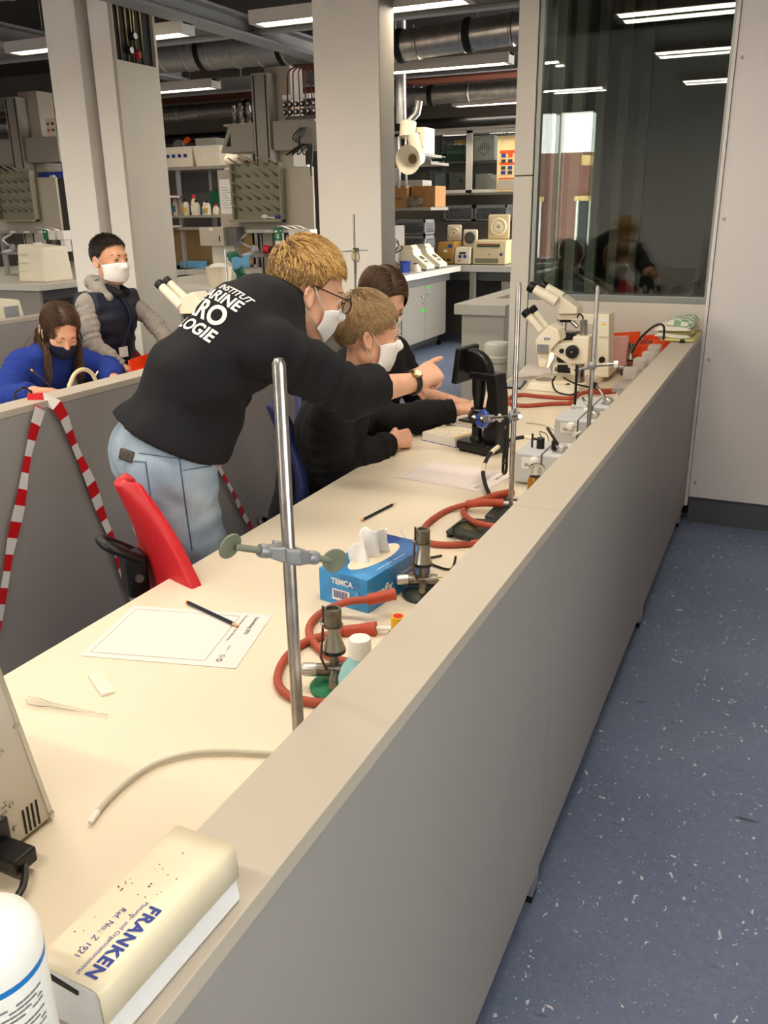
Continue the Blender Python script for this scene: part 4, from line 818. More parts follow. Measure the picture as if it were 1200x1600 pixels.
# eraser with lettering ---------------------------------------------------------
er = thing('board_eraser', 'cream whiteboard eraser with blue lettering on the near partition cap', 'eraser', (-.402, .4, .947))
ez0, ez1 = .9615, 1.0
exv = (V(-.433, .488, 0)-V(-.437, .331, 0)).normalized(); eyv = V(exv.y, -exv.x, 0)         # along, across to the right
O = V(-.437, .3255, 0)
W_, L_ = .0645, .160
def ep(l, w, z): return O+exv*l+eyv*w+V(0, 0, z)
shell = MB()
prof = [(0, .962), (-.0005, .992), (.002, .998), (.006, 1.0), (W_-.006, 1.0), (W_-.002, .998), (W_, .994), (W_+.001, .9695)]
shell.surf(lambda u, v: ep(u*L_, prof[int(round(v*7))][0], prof[int(round(v*7))][1]), 8, 7).build('plastic_shell', mat('erasercream', (222, 210, 184), .32, var=.01, vscale=20), er, thick=.002)
MB().hexa([ep(.002, .001, .9475), ep(L_-.002, .001, .9475), ep(L_-.002, W_+.004, .9475), ep(.002, W_+.004, .9475), ep(.002, .001, .996), ep(L_-.002, .001, .996), ep(L_-.002, W_-.002, .996), ep(.002, W_-.002, .996)]).build('felt_pad', mat('felt', (226, 226, 228), .95, bump=.6, bscale=900), er, bevel=.003)
MB().hexa([ep(.0005, .003, .990), ep(.004, .003, .990), ep(.004, W_-.022, .986), ep(.0005, W_-.022, .986), ep(.0005, .003, .995), ep(.004, .003, .995), ep(.004, W_-.022, .989), ep(.0005, W_-.022, .989)]).build('end_gap', 'shadowdark', er)
letter('lettering', 'FRANKEN', .0148, ep(.077, W_-.0185, 1.0012), -exv, eyv, 'inkblue', er, bold=.00055, lift=.0003, spacing=1.12)
letter('lettering', 'Planungs- und Organisationsmittel', .0052, ep(.078, W_-.0255, 1.0012), -exv, eyv, 'inkblue', er, lift=.0003, spacing=1.02)
letter('lettering', 'Ref. No.: Z 1921', .0072, ep(.066, W_-.038, 1.0012), -exv, eyv, 'inkblue', er, lift=.0003, spacing=1.04)
sk = MB(); rr = random.Random(7)
for k in range(26):
    l = rr.choice([rr.uniform(.075, .11), rr.uniform(.02, .155)]); w = rr.uniform(.008, W_-.008); s = rr.uniform(.0003, .0008)
    sk.add([ep(l+a*s, w+b*s, 1.0013) for a, b in ((-1, -1), (1, -1), (1, 1), (-1, 1))], [(0, 1, 2, 3)])
sk.build('ink_specks', 'ink', er)
# spray bottle, bottom left --------------------------------------------------------
sb = thing('spray_bottle', 'white bottle with blue band and small print in the bottom left corner', 'bottle', (-.408, .274, .947)); sx, sy = -.408, .274
MB().lathe([(.031, 0), (.034, .004), (.034, .122), (.0335, .132), (.030, .141), (.022, .147), (.01, .150), (.002, .1505)], (sx, sy, .947), n=40).build('body', 'whiteplastic', sb)
MB().lathe([(.0342, .113), (.0342, .1175)], (sx, sy, .947), n=40, capb=False, capt=False).build('blue_band', mat('labelblue', (30, 120, 196), .4), sb)
pr_ = MB()
for k in range(30):
    z = .947+.004+k*.0035
    if k % 5 == 4: continue
    for (a0, a1) in ((.40, .62), (.70, 1.85)):
        n = 8; aa = [a0+(a1-a0)*q/n for q in range(n+1)]
        for q in range(n):
            if (q*7+k*3) % 5 == 0: continue
            P = lambda a, zz: V(sx+.0344*math.sin(a), sy-.0344*math.cos(a), zz)
            pr_.add([P(aa[q], z), P(aa[q+1]-.008, z), P(aa[q+1]-.008, z+.0014), P(aa[q], z+.0014)], [(0, 1, 2, 3)])
pr_.build('small_print', mat('printgrey', (120, 118, 124), .6), sb)
# tissue box -----------------------------------------------------------------
q0, q1, q2 = Zp(500, 937, T), Zp(568, 957, T), Zp(688, 872, T)
tx = (q1-q0).normalized(); ty = V(-tx.y, tx.x, 0); TW, TL, TH = .122, .235, .072
tib = thing('tissue_box', 'blue tissue box with a white tissue pulled up', 'tissue box', q0)
def tp_(a, b, z): return q0+tx*a+ty*b+V(0, 0, z)
def tissue_mat():
    m = mat('tissueblue', (50, 130, 200), .32); nt = m.node_tree; b = nt.nodes['Principled BSDF']; tc = nt.nodes.new('ShaderNodeTexCoord')
    vo = nt.nodes.new('ShaderNodeTexVoronoi'); vo.inputs['Scale'].default_value = 22; nt.links.new(tc.outputs['Object'], vo.inputs['Vector'])
    sp_ = nt.nodes.new('ShaderNodeSeparateXYZ'); nt.links.new(tc.outputs['Object'], sp_.inputs[0])
    ad = nt.nodes.new('ShaderNodeMath'); ad.operation = 'MULTIPLY_ADD'; ad.inputs[1].default_value = 2.6; nt.links.new(sp_.outputs[1], ad.inputs[0])
    se = nt.nodes.new('ShaderNodeSeparateColor'); nt.links.new(vo.outputs['Color'], se.inputs[0])
    ml = nt.nodes.new('ShaderNodeMath'); ml.operation = 'MULTIPLY'; ml.inputs[1].default_value = .34; nt.links.new(se.outputs[0], ml.inputs[0]); nt.links.new(ml.outputs[0], ad.inputs[2])
    r = nt.nodes.new('ShaderNodeValToRGB'); r.color_ramp.elements[0].color = rgb(56, 150, 214); r.color_ramp.elements[1].color = rgb(22, 52, 130); r.color_ramp.elements[0].position = .05; r.color_ramp.elements[1].position = .85
    nt.links.new(ad.outputs[0], r.inputs[0]); nt.links.new(r.outputs[0], b.inputs['Base Color'])
tissue_mat()
MB().hexa([tp_(0, 0, 0), tp_(TW, 0, 0), tp_(TW, TL, 0), tp_(0, TL, 0), tp_(0, 0, TH), tp_(TW, 0, TH), tp_(TW, TL, TH), tp_(0, TL, TH)]).build('carton', 'tissueblue', tib, bevel=.0012)
opn = [(TW/2+.03*math.cos(a)*(1 if abs(math.sin(a)) < .95 else .9), TL*.47+.085*math.sin(a)) for a in [2*PI*k/28 for k in range(28)]]
MB().add([tp_(a, b, TH+.0006) for a, b in opn], [tuple(range(28))]).build('opening', 'cream', tib)
def tissue(u, v):
    w = (u-.5)*2; h = v; zz = TH-.004+.074*h*(1-.3*abs(w)**2)*(1-.22*math.sin(3.2*w+.9)**2); fold = .013*math.sin(9*w+2*h)*(1-.35*h)
    return tp_(TW/2+fold+.012*h*math.sin(2*w), TL*.44+w*(.054-.016*h)+.006*math.sin(14*w)*h, zz)
MB().surf(tissue, 40, 14).build('tissue', mat('tissuewhite', (244, 242, 240), .9), tib, thick=.0008)
MB().surf(lambda u, v: tissue(u, v*.7)+tx*(-.016+.01*math.sin(6*u))+ty*.008, 30, 10).build('tissue', 'tissuewhite', tib, thick=.0008)
letter('brand', 'TEMCA', .0165, tp_(.032, -.0002, .047), tx, UP, 'white', tib, bold=.0006, lift=.0008)
bars('barcode_field', [(.034, .012, .044, .024)], tp_(0, 0, 0), tx, UP, 'white', tib, lift=.0014)
bars('barcode', [(.038+k*.0024, .017, .0012 if k % 3 else .0017, .016) for k in range(15)], tp_(0, 0, 0), tx, UP, 'inkblue', tib, lift=.0018)
bars('seal_frame', [(.083, .008, .028, .0006), (.083, .05, .028, .0006), (.083, .008, .0006, .042), (.1104, .008, .0006, .042)], tp_(0, 0, 0), tx, UP, 'skyblue', tib, lift=.0014)
letter('seal_text', 'FSC', .0085, tp_(.0895, 0, .02), tx, UP, 'skyblue', tib, lift=.0015)
MB().add([tp_(a, -.0015, b) for a, b in ((.09, .03), (.097, .044), (.105, .03))], [(0, 1, 2)]).build('seal_tree', 'skyblue', tib)
letter('brand', 'profix', .03, tp_(TW+.0002, .012, .022), ty, UP, 'white', tib, bold=.0008, lift=.0008, shear=.2)
for k, s in enumerate(('kosmetiktücher', 'facial tissues')): letter('small_text', s, .0105, tp_(TW, .118, .042-k*.013), ty, UP, 'white', tib, lift=.0008)
letter('brand', 'profix', .022, tp_(.006, .028, TH), ty, -tx, 'white', tib, bold=.0006, lift=.0009, shear=.2)
letter('small_text', 'cosmetic tissues - facial tissues', .0085, tp_(TW-.012, .05, TH), ty, -tx, 'white', tib, lift=.0009)
# Bunsen burners --------------------------------------------------------------
def burner(p, ang, label, h=.148, pilot=True, basecol='castgreen2'):
    mat('castgreen2', (58, 66, 62), .45, .3); p = Vector(p); t = thing('bunsen_burner', label, 'burner', p, 'Bunsen burners'); d = V(math.cos(ang), math.sin(ang), 0); s = V(-d.y, d.x, 0); k = h/.148
    L = lambda name, pr, m, o=V(0, 0, 0), ax=(0, 0, 1), n=20: MB().lathe([(a*k, b*k) for a, b in pr], p+o*k, ax, n).build(name, m, t)
    L('base', [(.042, 0), (.043, .006), (.036, .014), (.018, .019)], basecol, n=28)
    L('stem', [(.0075, .018), (.0075, .07)], 'oldmetal')
    L('valve_body', [(.012, -.03), (.013, -.02), (.011, 0), (.011, .03)], 'oldmetal', V(0, 0, .036), d)
    L('valve_knob', [(.011, .03), (.0115, .032), (.0115, .052), (.008, .056)], 'alu', V(0, 0, .036), d)
    L('hose_tail', [(.006, -.055), (.0075, -.045), (.006, -.03)], 'brass', V(0, 0, .036), d, 12)
    L('side_tap', [(.007, 0), (.008, .03), (.0065, .034), (.0065, .05)], 'oldmetal', V(0, 0, .034), s, 12)
    L('air_ring', [(.014, .068), (.0198, .07), (.0198, .0745), (.016, .076)], 'black', n=30)
    L('cone', [(.019, .076), (.0145, .09), (.0098, .106), (.0085, .116)], 'steel2', n=28)
    L('flange', [(.009, .116), (.0165, .1165), (.0165, .1195), (.01, .12)], 'oldmetal', n=28)
    L('burner_head', [(.0145, .12), (.0145, .146), (.0138, .148), (.010, .148), (.0095, .143), (.003, .143)], 'oldmetal', n=28)
    L('nut', [(.006, .12), (.006, .124)], 'steel', d*.0155, n=6); 
    if pilot:
        MB().tube([p+(d*.012+s*.016+V(0, 0, .045))*k, p+(d*.02+s*.02+V(0, 0, .07))*k, p+(d*.018+V(0, 0, .1))*k, p+(d*.0155+V(0, 0, .13))*k, p+(d*.0155+V(0, 0, .152))*k], .0022*k, 8).build('pilot_pipe', mat('rustpipe', (96, 66, 50), .5, .5), t)
    return t
mat('steel2', (176, 170, 158), .33, .95)
burner((-.612, 1.112, T), 3.55, 'Bunsen burner beside the turquoise wash bottle', basecol='signgreen')
b2p = Zp(652, 940, T)+V(.0, .03, 0)
burner(b2p, 3.5, 'Bunsen burner beside the blue tissue box')
burner((-.655, 4.21, T), 3.4, 'farthest Bunsen burner, before the orange folders')
# red rubber hoses -------------------------------------------------------------
def hose(pts, label, r=.0075, cuffs=(), ends=(), zs=None):
    t = thing('rubber_hose', label, 'hose', pts[0], 'red-brown rubber hoses'); path = spline(pts, 8)
    MB().tube(path, r, 12).build('hose', 'hose', t)
    for (i0, i1, k) in cuffs:
        seg = [p for p in spline(pts, 8)][i0:i1]
        MB().tube(seg, [r*k*(1.08 if q in (0, 1) else 1) for q in range(len(seg))], 14).build('cuff', 'hosecuff', t)
    for (a, b, rr_, m) in ends: MB().cyl(a, b, rr_, n=10).build('hose_tail', m, t)
    return t
def zp(l, z=T+.0082): return [Zp(x, y, z if len(q) == 0 else q[0]) for (x, y, *q) in l]
h1 = zp([(588, 982, T+.012), (560, 984), (520, 990), (478, 1003), (448, 1026), (434, 1056), (441, 1079), (468, 1093), (505, 1098), (540, 1092)])
hose(h1, 'long rubber hose loop around the nearest Bunsen burner', cuffs=[(0, 6, 1.75), (5, 14, 1.5)], ends=[(h1[0], h1[0]+V(.03, .012, 0), .005, 'white')])
h2 = [Zp(617, 928, T+.05), Zp(580, 936, T+.045), Zp(540, 941, T+.034), Zp(502, 958, T+.012), Zp(484, 978, T+.0082), Zp(487, 1000, T+.0082), Zp(510, 1022, T+.0082), Zp(545, 1034, T+.0082), V(-.56, 1.2, T+.02), V(-.5, 1.2, T+.05)]
hose(h2, 'rubber hose leading to the burner by the tissue box', cuffs=[(0, 10, 1.55)])
h3 = zp([(800, 769, T+.02), (765, 777, T+.02), (735, 787), (724, 800), (740, 815, T+.03), (770, 822, T+.04), (800, 826, T+.05)])
h4 = zp([(786, 786, T+.025), (745, 786, T+.025), (705, 795), (675, 812), (658, 832), (662, 845), (690, 851), (735, 849), (775, 840)])
hose(h3, 'upper rubber hose curling beside the middle retort rod', cuffs=[(0, 9, 1.45)])
hose(h4, 'lower rubber hose looping around the dark green plate', cuffs=[(0, 12, 1.45)], ends=[(h4[0], h4[0]+V(.03, .012, 0), .005, 'white')])
h5 = zp([(960, 611), (915, 613, T+.02), (890, 622), (850, 620), (815, 617), (796, 622), (796, 630), (820, 634), (860, 631), (900, 630), (945, 628)])
hose(h5, 'rubber hose loop in front of the cream microscopes', r=.0085, cuffs=[(0, 8, 1.4), (70, 80, 1.4)])
hsm = zp([(645, 912, T+.03), (668, 905, T+.03), (690, 897, T+.05)])
# yellow-capped bottle, turquoise wash bottle -------------------------------------
yb = thing('reagent_bottle', 'bottle with yellow cap peeping over the partition', 'bottle', (-.56, 1.37, T)); yp = Zp(622, 975, .80)
MB().lathe([(.02, T-yp.z), (.021, T-yp.z+.004), (.02, -.02), (.012, -.012)], yp, n=18).build('body', 'amber', yb); MB().lathe([(.0125, -.014), (.0135, .012), (.0125, .016)], yp, n=18).build('cap', 'yellow', yb); MB().lathe([(.009, .0162), (.009, .0168)], yp, n=16).build('cap_print', 'red', yb)
wbp = V(-.545, 1.075, T); wbt = thing('wash_bottle', 'turquoise bottle with white screw cap behind the partition', 'bottle', wbp)
MB().lathe([(.033, 0), (.036, .006), (.036, .058), (.03, .075), (.022, .088), (.0165, .094), (.0165, .1)], wbp, n=28).build('body', 'teal', wbt)
MB().lathe([(.0165, .094), (.0185, .096), (.0178, .122), (.0165, .126), (.006, .127)], wbp, n=28).build('cap', 'whiteplastic', wbt)
# near retort stand --------------------------------------------------------------
def stand(p, h, r, label, baseyaw=0):
    p = Vector(p); t = thing('retort_stand', label, 'retort stand', p, 'retort stands'); MB().lathe([(r*.6, h), (r, h-.006), (r, .012)][::-1], p, n=18).build('rod', 'rodsteel', t)
    c = math.cos(baseyaw); s_ = math.sin(baseyaw); MB().obox(p+V(0, .0, .006), (.09, .16, .012), (V(c, s_, 0), V(-s_, c, 0), UP)).build('base_plate', 'castgreen2', t, bevel=.003)
    return t
R1 = V(-.503, .812, T); stand(R1, .604, .0078, 'nearest retort stand with an empty boss head')
def bosshead(c, d, label, l0, l1):
    c, d = Vector(c), Vector(d).normalized(); t = thing('boss_head', label, 'clamp', c); s = UP.cross(d).normalized()
    for sg, L in ((-1, l0), (1, l1)):
        a = d*sg
        MB().hexa([c+a*.006-s*.011-UP*.011, c+a*.006+s*.011-UP*.011, c+a*.006+s*.011+UP*.011, c+a*.006-s*.011+UP*.011, c+a*.03-s*.007-UP*.007, c+a*.03+s*.007-UP*.007, c+a*.03+s*.007+UP*.007, c+a*.03-s*.007+UP*.007]).build('jaw', 'castgrey', t, bevel=.002)
        MB().lathe([(.0075, .026), (.0085, .03), (.0085, .038), (.0075, .041)], c, a, 14).build('collar', 'castgrey', t)
        MB().lathe([(.0042, .01), (.0042, L-.012)], c, a, 10).build('screw', 'castgreen', t)
        MB().lathe([(.004, -.002), (.0155, -.0015), (.016, 0), (.0155, .0015), (.004, .002)], c+a*(L-.006), s*.8+UP*.15+a*.25, 24).build('thumb_disc', 'castgreen', t)
    MB().obox(c+s*.012, (.03, .012, .024), (d, s, UP)).build('block', 'castgrey', t, bevel=.003); MB().obox(c-s*.011, (.022, .008, .02), (d, s, UP)).build('block', 'castgrey', t, bevel=.003)
    return t
cl = X0 = V(R1.x, R1.y, 1.122)
pl_, pr2 = Xp(378, 859, -.503-.03), Xp(518, 878, -.503+.03)
bosshead(cl, (pr2-pl_), 'grey boss head with two round thumb screws on the nearest rod', .085, .073)
# middle retort stand with clamp --------------------------------------------------
R2 = V(-.602, 2.085, T); stand(R2, .588, .0068, 'middle retort stand with a clamp over the black microscope')
c2 = Vector((R2.x, R2.y, Xp(800, 652, R2.x).z))
arm = thing('clamp', 'steel clamp with blue rubber jaws reaching over the microscope base', 'clamp', c2)
j0 = Yp(722, 656, 2.42); j1 = Yp(842, 641, 2.02); dd = (j0-c2).normalized()
j1 = c2-dd*.045; c2o = c2+V(0, -.012, .0)
MB().cyl(c2o+dd*.16, c2o-dd*.05, .0055, n=12).build('arm', 'rodsteel', arm); MB().ball(c2+V(.004, -.01, .004), (.017, .013, .015), 16, 10).build('boss', 'castgrey', arm)
for a, sg in ((dd*.03+V(0, -.02, -.02), 1), (-dd*.02+V(0, -.02, .02), -1)): MB().cyl(c2+a*.4, c2+a*1.3, .0035, n=8).build('wing_screw', 'castgrey', arm)
MB().obox(c2o+dd*.18, (.05, .02, .02), frame(dd)[::-1]).build('jaw_body', 'castgrey', arm, bevel=.004)
sd = dd.cross(UP).normalized(); mat('bluejaw', (40, 80, 180), .25, trans=.2)
for sg in (-1, 1):
    MB().tube(spline([c2o+dd*.19+UP*.006*sg, c2o+dd*.22+UP*.02*sg, c2o+dd*.26+UP*.016*sg, c2o+dd*.275+UP*.006*sg], 5), .007, 10).build('jaw', 'bluejaw', arm)
MB().cyl(c2o+dd*.18+sd*.005, c2o+dd*.18+sd*.03, .003, n=8).build('adjust_screw', 'alu', arm); MB().lathe([(.011, 0), (.011, .005)], c2o+dd*.18+sd*.028, sd, 14).build('adjust_disc', 'white', arm)
st_ = thing('hanging_strap', 'black strap with buckle hanging from the middle clamp', 'strap', c2o+dd*.05)
sa = c2o+dd*.025
for o_ in (0, .02): MB().tube([sa+dd*o_+V(0, -.008, .004), sa+dd*(o_-.001)+V(0, -.01, -.05), sa+dd*o_+V(0, -.01, -.105)], .0045, 8, flat=(1, .4)).build('strap', 'black', st_)
MB().tube(spline([sa+V(0, -.01, -.10), sa+dd*.0+V(0, -.01, -.14), sa+dd*.022+V(0, -.01, -.145), sa+dd*.022+V(0, -.01, -.1)], 5), .004, 8).build('buckle', 'black', st_)
MB().cyl(sa+V(0, -.01, -.12), sa+dd*.022+V(0, -.01, -.118), .0035, n=8).build('buckle_bar', 'black', st_)
# black microscope with screen ------------------------------------------------------
mb = Zp(745, 705, T); ms = thing('digital_microscope', 'black microscope with a small screen before the seated boy', 'microscope', mb)
ux = (Zp(765, 716, T)-Zp(712, 704, T)).normalized(); uy = V(-ux.y, ux.x, 0)          # ux towards the right in view, uy away
mo = Zp(712, 704, T)
def mp_(a, b, c): return mo+ux*a+uy*b+UP*c
def mbox(name, a0, a1, b0, b1, c0_, c1_, m='black', bevel=.003): return MB().hexa([mp_(a0, b0, c0_), mp_(a1, b0, c0_), mp_(a1, b1, c0_), mp_(a0, b1, c0_), mp_(a0, b0, c1_), mp_(a1, b0, c1_), mp_(a1, b1, c1_), mp_(a0, b1, c1_)]).build(name, m, ms, bevel=bevel)
mbox('base', 0, .135, 0, .12, .008, .036, bevel=.006); mbox('base_foot', .01, .03, .004, .02, 0, .009); mbox('base_foot', .1, .12, .004, .02, 0, .009); mbox('base_foot', .01, .03, .1, .115, 0, .009)
MB().lathe([(.024, .036), (.022, .045), (.0175, .05), (.0175, .085), (.015, .088)], mp_(.045, .055, 0), n=24).build('lamp_housing', 'black', ms); MB().lathe([(.012, .0882), (.012, .089)], mp_(.045, .055, 0), n=18).build('lamp_glass', 'phoneglass', ms)
MB().prism([(.085, .03), (.14, .03), (.145, .1), (.142, .19), (.13, .262), (.02, .262), (.02, .238), (.09, .238), (.098, .19), (.085, .12)], mp_(0, .035, 0), ux, UP, uy, .055).build('arm', 'black', ms, bevel=.004)
for b in (.028, .094): MB().lathe([(.021, 0), (.022, .014), (.018, .016)], mp_(.112, b if b > .05 else b+.008, .11), uy if b > .05 else -uy, 22).build('focus_knob', 'blackmat', ms)
MB().lathe([(.023, .24), (.022, .19), (.016, .15), (.014, .142)], mp_(.045, .06, 0), n=24).build('tube', 'black', ms)
MB().lathe([(.022, .142), (.024, .135), (.02, .126)], mp_(.043, .06, 0), n=24).build('nosepiece', 'black', ms); MB().lathe([(.0245, .136), (.0245, .139)], mp_(.043, .06, 0), n=24, capb=False, capt=False).build('chrome_ring', 'steel', ms)
MB().lathe([(.009, 0), (.009, .012), (.0065, .02), (.0065, .03)], mp_(.043, .06, .128), (0, 0, -1), 14).build('objective', 'black', ms); MB().lathe([(.009, 0), (.009, .014), (.006, .026), (.004, .03)], mp_(.03, .055, .13), -ux*.7-UP*.7, 14).build('objective', 'steel', ms)
mbox('stage', .0, .1, .01, .11, .098, .106); MB().obox(mp_(.05, .06, .108), (.075, .025, .002), (ux, uy, UP)).build('slide', 'clear', ms)
sn = (-ux*.93+UP*.14-uy*.1).normalized(); sxv = (uy-sn*uy.dot(sn)).normalized(); syv = sn.cross(sxv); 
if syv.z < 0: syv = -syv
scc = mp_(-.018, .065, .278)
MB().obox(scc, (.115, .118, .02), (sxv, syv, sn)).build('monitor', 'black', ms, bevel=.004); MB().obox(scc+sn*.0105, (.1, .08, .001), (sxv, syv, sn)).build('screen', 'screen', ms)
MB().prism([(0, 0), (.1, 0), (.098, .02), (.09, .04), (.075, .058), (.055, .071), (.03, .078), (0, .078)], mp_(-.006, .045, .252), ux, UP, uy, .035).build('screen_neck', 'black', ms, bevel=.006)
# notebook under the arm
nb = thing('notebook', 'thick white notebook with blue cover beside the microscope', 'notebook', Zp(660, 688, T)); n0 = Zp(659, 688, T); nx = ux*1.0; ny = uy
def nbx(name, a0, a1, b0, b1, z0, z1, m): return MB().hexa([n0+nx*a+ny*b+UP*z for z in (z0, z1) for a, b in ((a0, b0), (a1, b0), (a1, b1), (a0, b1))]).build(name, m, nb)
nbx('cover', 0, .152, 0, .15, 0, .002, 'blue'); nbx('pages', .002, .15, .001, .148, .002, .0295, 'white'); nbx('cover', 0, .152, .15, .153, 0, .03, 'blue')
nbx('open_page', .003, .149, .002, .147, .0295, .031, 'cream'); nbx('spiral', .14, .145, .002, .147, .031, .0325, 'yellow')
hb = MB(); hr = random.Random(3)
for k in range(40): a = .02+hr.random()*.11; b = .01+hr.random()*.1; hb.add([n0+nx*(a+i)+ny*(b+j)+UP*.0313 for i, j in ((0, 0), (.008, 0), (.008, .0015), (0, .0015))], [(0, 1, 2, 3)])
hb.build('handwriting', 'ink', nb)
# swab, dark plate, cables ------------------------------------------------------
sw0, sw1 = Zp(627, 829, T+.003), Zp(641, 848, T+.003); sw = thing('cotton_swab', 'white cotton swab behind the tissue box', 'swab', sw0); MB().cyl(sw0, sw1, .0015, n=8).build('stick', 'white', sw); MB().ball(sw0, .003, 10, 6).build('tip', 'white', sw)
pc = [Zp(*q, T+.018) for q in ((696, 829), (724, 808), (783, 812), (757, 843))]
dp = thing('balance_plate', 'dark green metal plate with rubber feet among the hoses', 'plate', (pc[0]+pc[2])/2-V(0, 0, .018)); mat('darkgreen', (56, 62, 56), .5, .3, var=.08, vscale=30)
MB().hexa([p-V(0, 0, .008) for p in pc]+pc).build('plate', 'darkgreen', dp, bevel=.003); ctr = sum(pc, V(0, 0, 0))/4
MB().lathe([(.033, .0003), (.033, .0012), (.03, .0012), (.03, .0004)], ctr, n=28).build('ring', mat('olive', (78, 74, 48), .5), dp)
for p in pc: q = p.lerp(ctr, .16); MB().lathe([(.008, -.018), (.008, -.008)], q, n=12).build('foot', 'rubber', dp)
def cable(pts, r, label, m='black', bands=()):
    t = thing('cable', label, 'cable', pts[0]); path = spline(pts, 7); MB().tube(path, r, 8).build('wire', m, t)
    for (a, b) in bands: MB().tube(path[a:b], r*1.12, 10).build('band', 'cream', t)
cable(zp([(690, 868), (665, 874), (680, 884), (705, 889)], T+.004)+zp([(712, 870, T+.004)]), .0028, 'thin black cable bent behind the tissue box')
cable(zp([(735, 845, T+.022), (712, 838, T+.024), (710, 822, T+.024), (735, 813, T+.026), (770, 816, T+.03), (775, 800, T+.03), (790, 792, T+.03), (800, 795, T+.03)]), .0028, 'black cable coiled on the dark green plate')
cable([Zp(766, 775, T+.01), Zp(758, 756, T+.02), Zp(755, 735, T+.04), Zp(762, 715, T+.06), Zp(776, 700, T+.07), Zp(796, 688, T+.08), Zp(820, 683, T+.085), Zp(838, 688, T+.085)], .0062, 'thick black cable with cream bands beside the middle rod', 'rubber', ((13, 18), (24, 30), (42, 48)))
cable([Zp(803, 706, T+.01), Zp(820, 711, T+.02), Zp(835, 700, T+.05), Zp(846, 688, T+.09), Zp(843, 676, T+.10)], .0015, 'fine black wire running to the first grey power box')
cable([Zp(843, 674, T+.105), Zp(855, 680, T+.1), Zp(858, 702, T+.085)], .0015, 'fine black wire looping into the metal terminal')
cable(zp([(822, 660, T+.004), (850, 664, T+.004), (868, 672, T+.004)])+zp([(872, 665, T+.01), (885, 657, T+.03), (905, 655, T+.05)]), .0025, 'clear thin tube between the two power boxes', 'pvctube')
# grey power boxes along the partition -----------------------------------------------
def gbox(y0, label, first):
    t = thing('power_box', label, 'power box', (-.6, y0, T), 'light grey power boxes'); x0, x1, h = -.665, -.49, .095
    MB().box(x0, x1, y0, y0+.16, T+.006, T+h).build('case', mat('boxgrey', (200, 202, 204), .45), t, bevel=.006, seg=3); MB().box(x0+.075, x0+.08, y0-.001, y0+.161, T+.01, T+h+.001).build('seam', 'labdark', t)
    MB().lathe([(.012, 0), (.014, .012), (.011, .026), (.005, .028)], (x0+.06, y0+.004, T+.075), (-.2, -1, 0), 16).build('clip', 'whiteplastic', t)
    MB().cyl((x0+.05, y0+.01, T+.03), (x0+.09, y0-.012, T+.06), .004, n=8).build('lever', 'whiteplastic', t); MB().box(x0+.02, x0+.075, y0-.0015, y0, T+.05, T+.083).build('label', 'white', t)
    bars('barcode', [(.03+k*.004, .057, .002, .009) for k in range(9)], (x0, y0-.0015, T), (1, 0, 0), UP, 'ink', t)
    for k in range(2): MB().lathe([(.005, 0), (.005, .006)], (x0, y0+.03, T+.03+.03*k), (-1, 0, 0), 10).build('foot', 'rubber', t)
    if first:
        for dx, r, hh in ((.055, .0115, .03), (.03, .003, .04), (.095, .008, .025)): MB().lathe([(r, 0), (r, hh), (r*.7, hh+.002)], (x0+dx, y0+.07, T+h), n=16).build('knob', 'black', t)
    # metal terminal with screw
    p = V(x0+.12, y0+.05, T+h); MB().lathe([(.014, 0), (.014, .022), (.01, .027)], p, (.3, -.25, .8), 14).build('terminal', 'alu', t); MB().cyl(p+V(-.005, 0, .015), p+V(-.05, .03, .06), .0042, n=8).build('terminal_screw', 'rubber' if first else 'steel', t); MB().lathe([(.009, 0), (.009, .012)], p+V(-.006, .004, .012), (-.6, .4, .6), 6).build('nut', 'steel', t)
    MB().box(x0+.1, x0+.14, y0+.03, y0+.07, T+h, T+h+.005).build('terminal_plate', 'steel', t)
gbox(2.33, 'first light grey power box with black knob behind the middle rod', True)
gbox(2.79, 'second light grey power box with a steel screw terminal', False)
gbox(3.02, 'third light grey power box with a steel screw terminal', False)
ob = thing('reagent_bottle', 'small amber bottle beside the first power box', 'bottle', (-.60, 2.23, T)); op = V(-.575, 2.235, T); MB().lathe([(.022, 0), (.024, .004), (.024, .05), (.02, .06)], op, n=20).build('body', 'amber', ob); MB().lathe([(.02, .06), (.021, .062), (.021, .088), (.018, .092)], op, n=20).build('cap', 'clear', ob)
# phone
phc = [Zp(*q, T) for q in ((784, 607), (797, 597), (823, 597), (813, 609))]; ph = thing('phone', 'black phone lying face up beside the cream microscope foot', 'phone', phc[0]); MB().hexa([p+V(0, 0, .0005) for p in phc]+[p+V(0, 0, .009) for p in phc]).build('case', 'black', ph, bevel=.002); cc = sum(phc, V(0, 0, 0))/4; MB().add([p.lerp(cc, .12)+V(0, 0, .0095) for p in phc], [(0, 1, 2, 3)]).build('screen', 'phoneglass', ph)
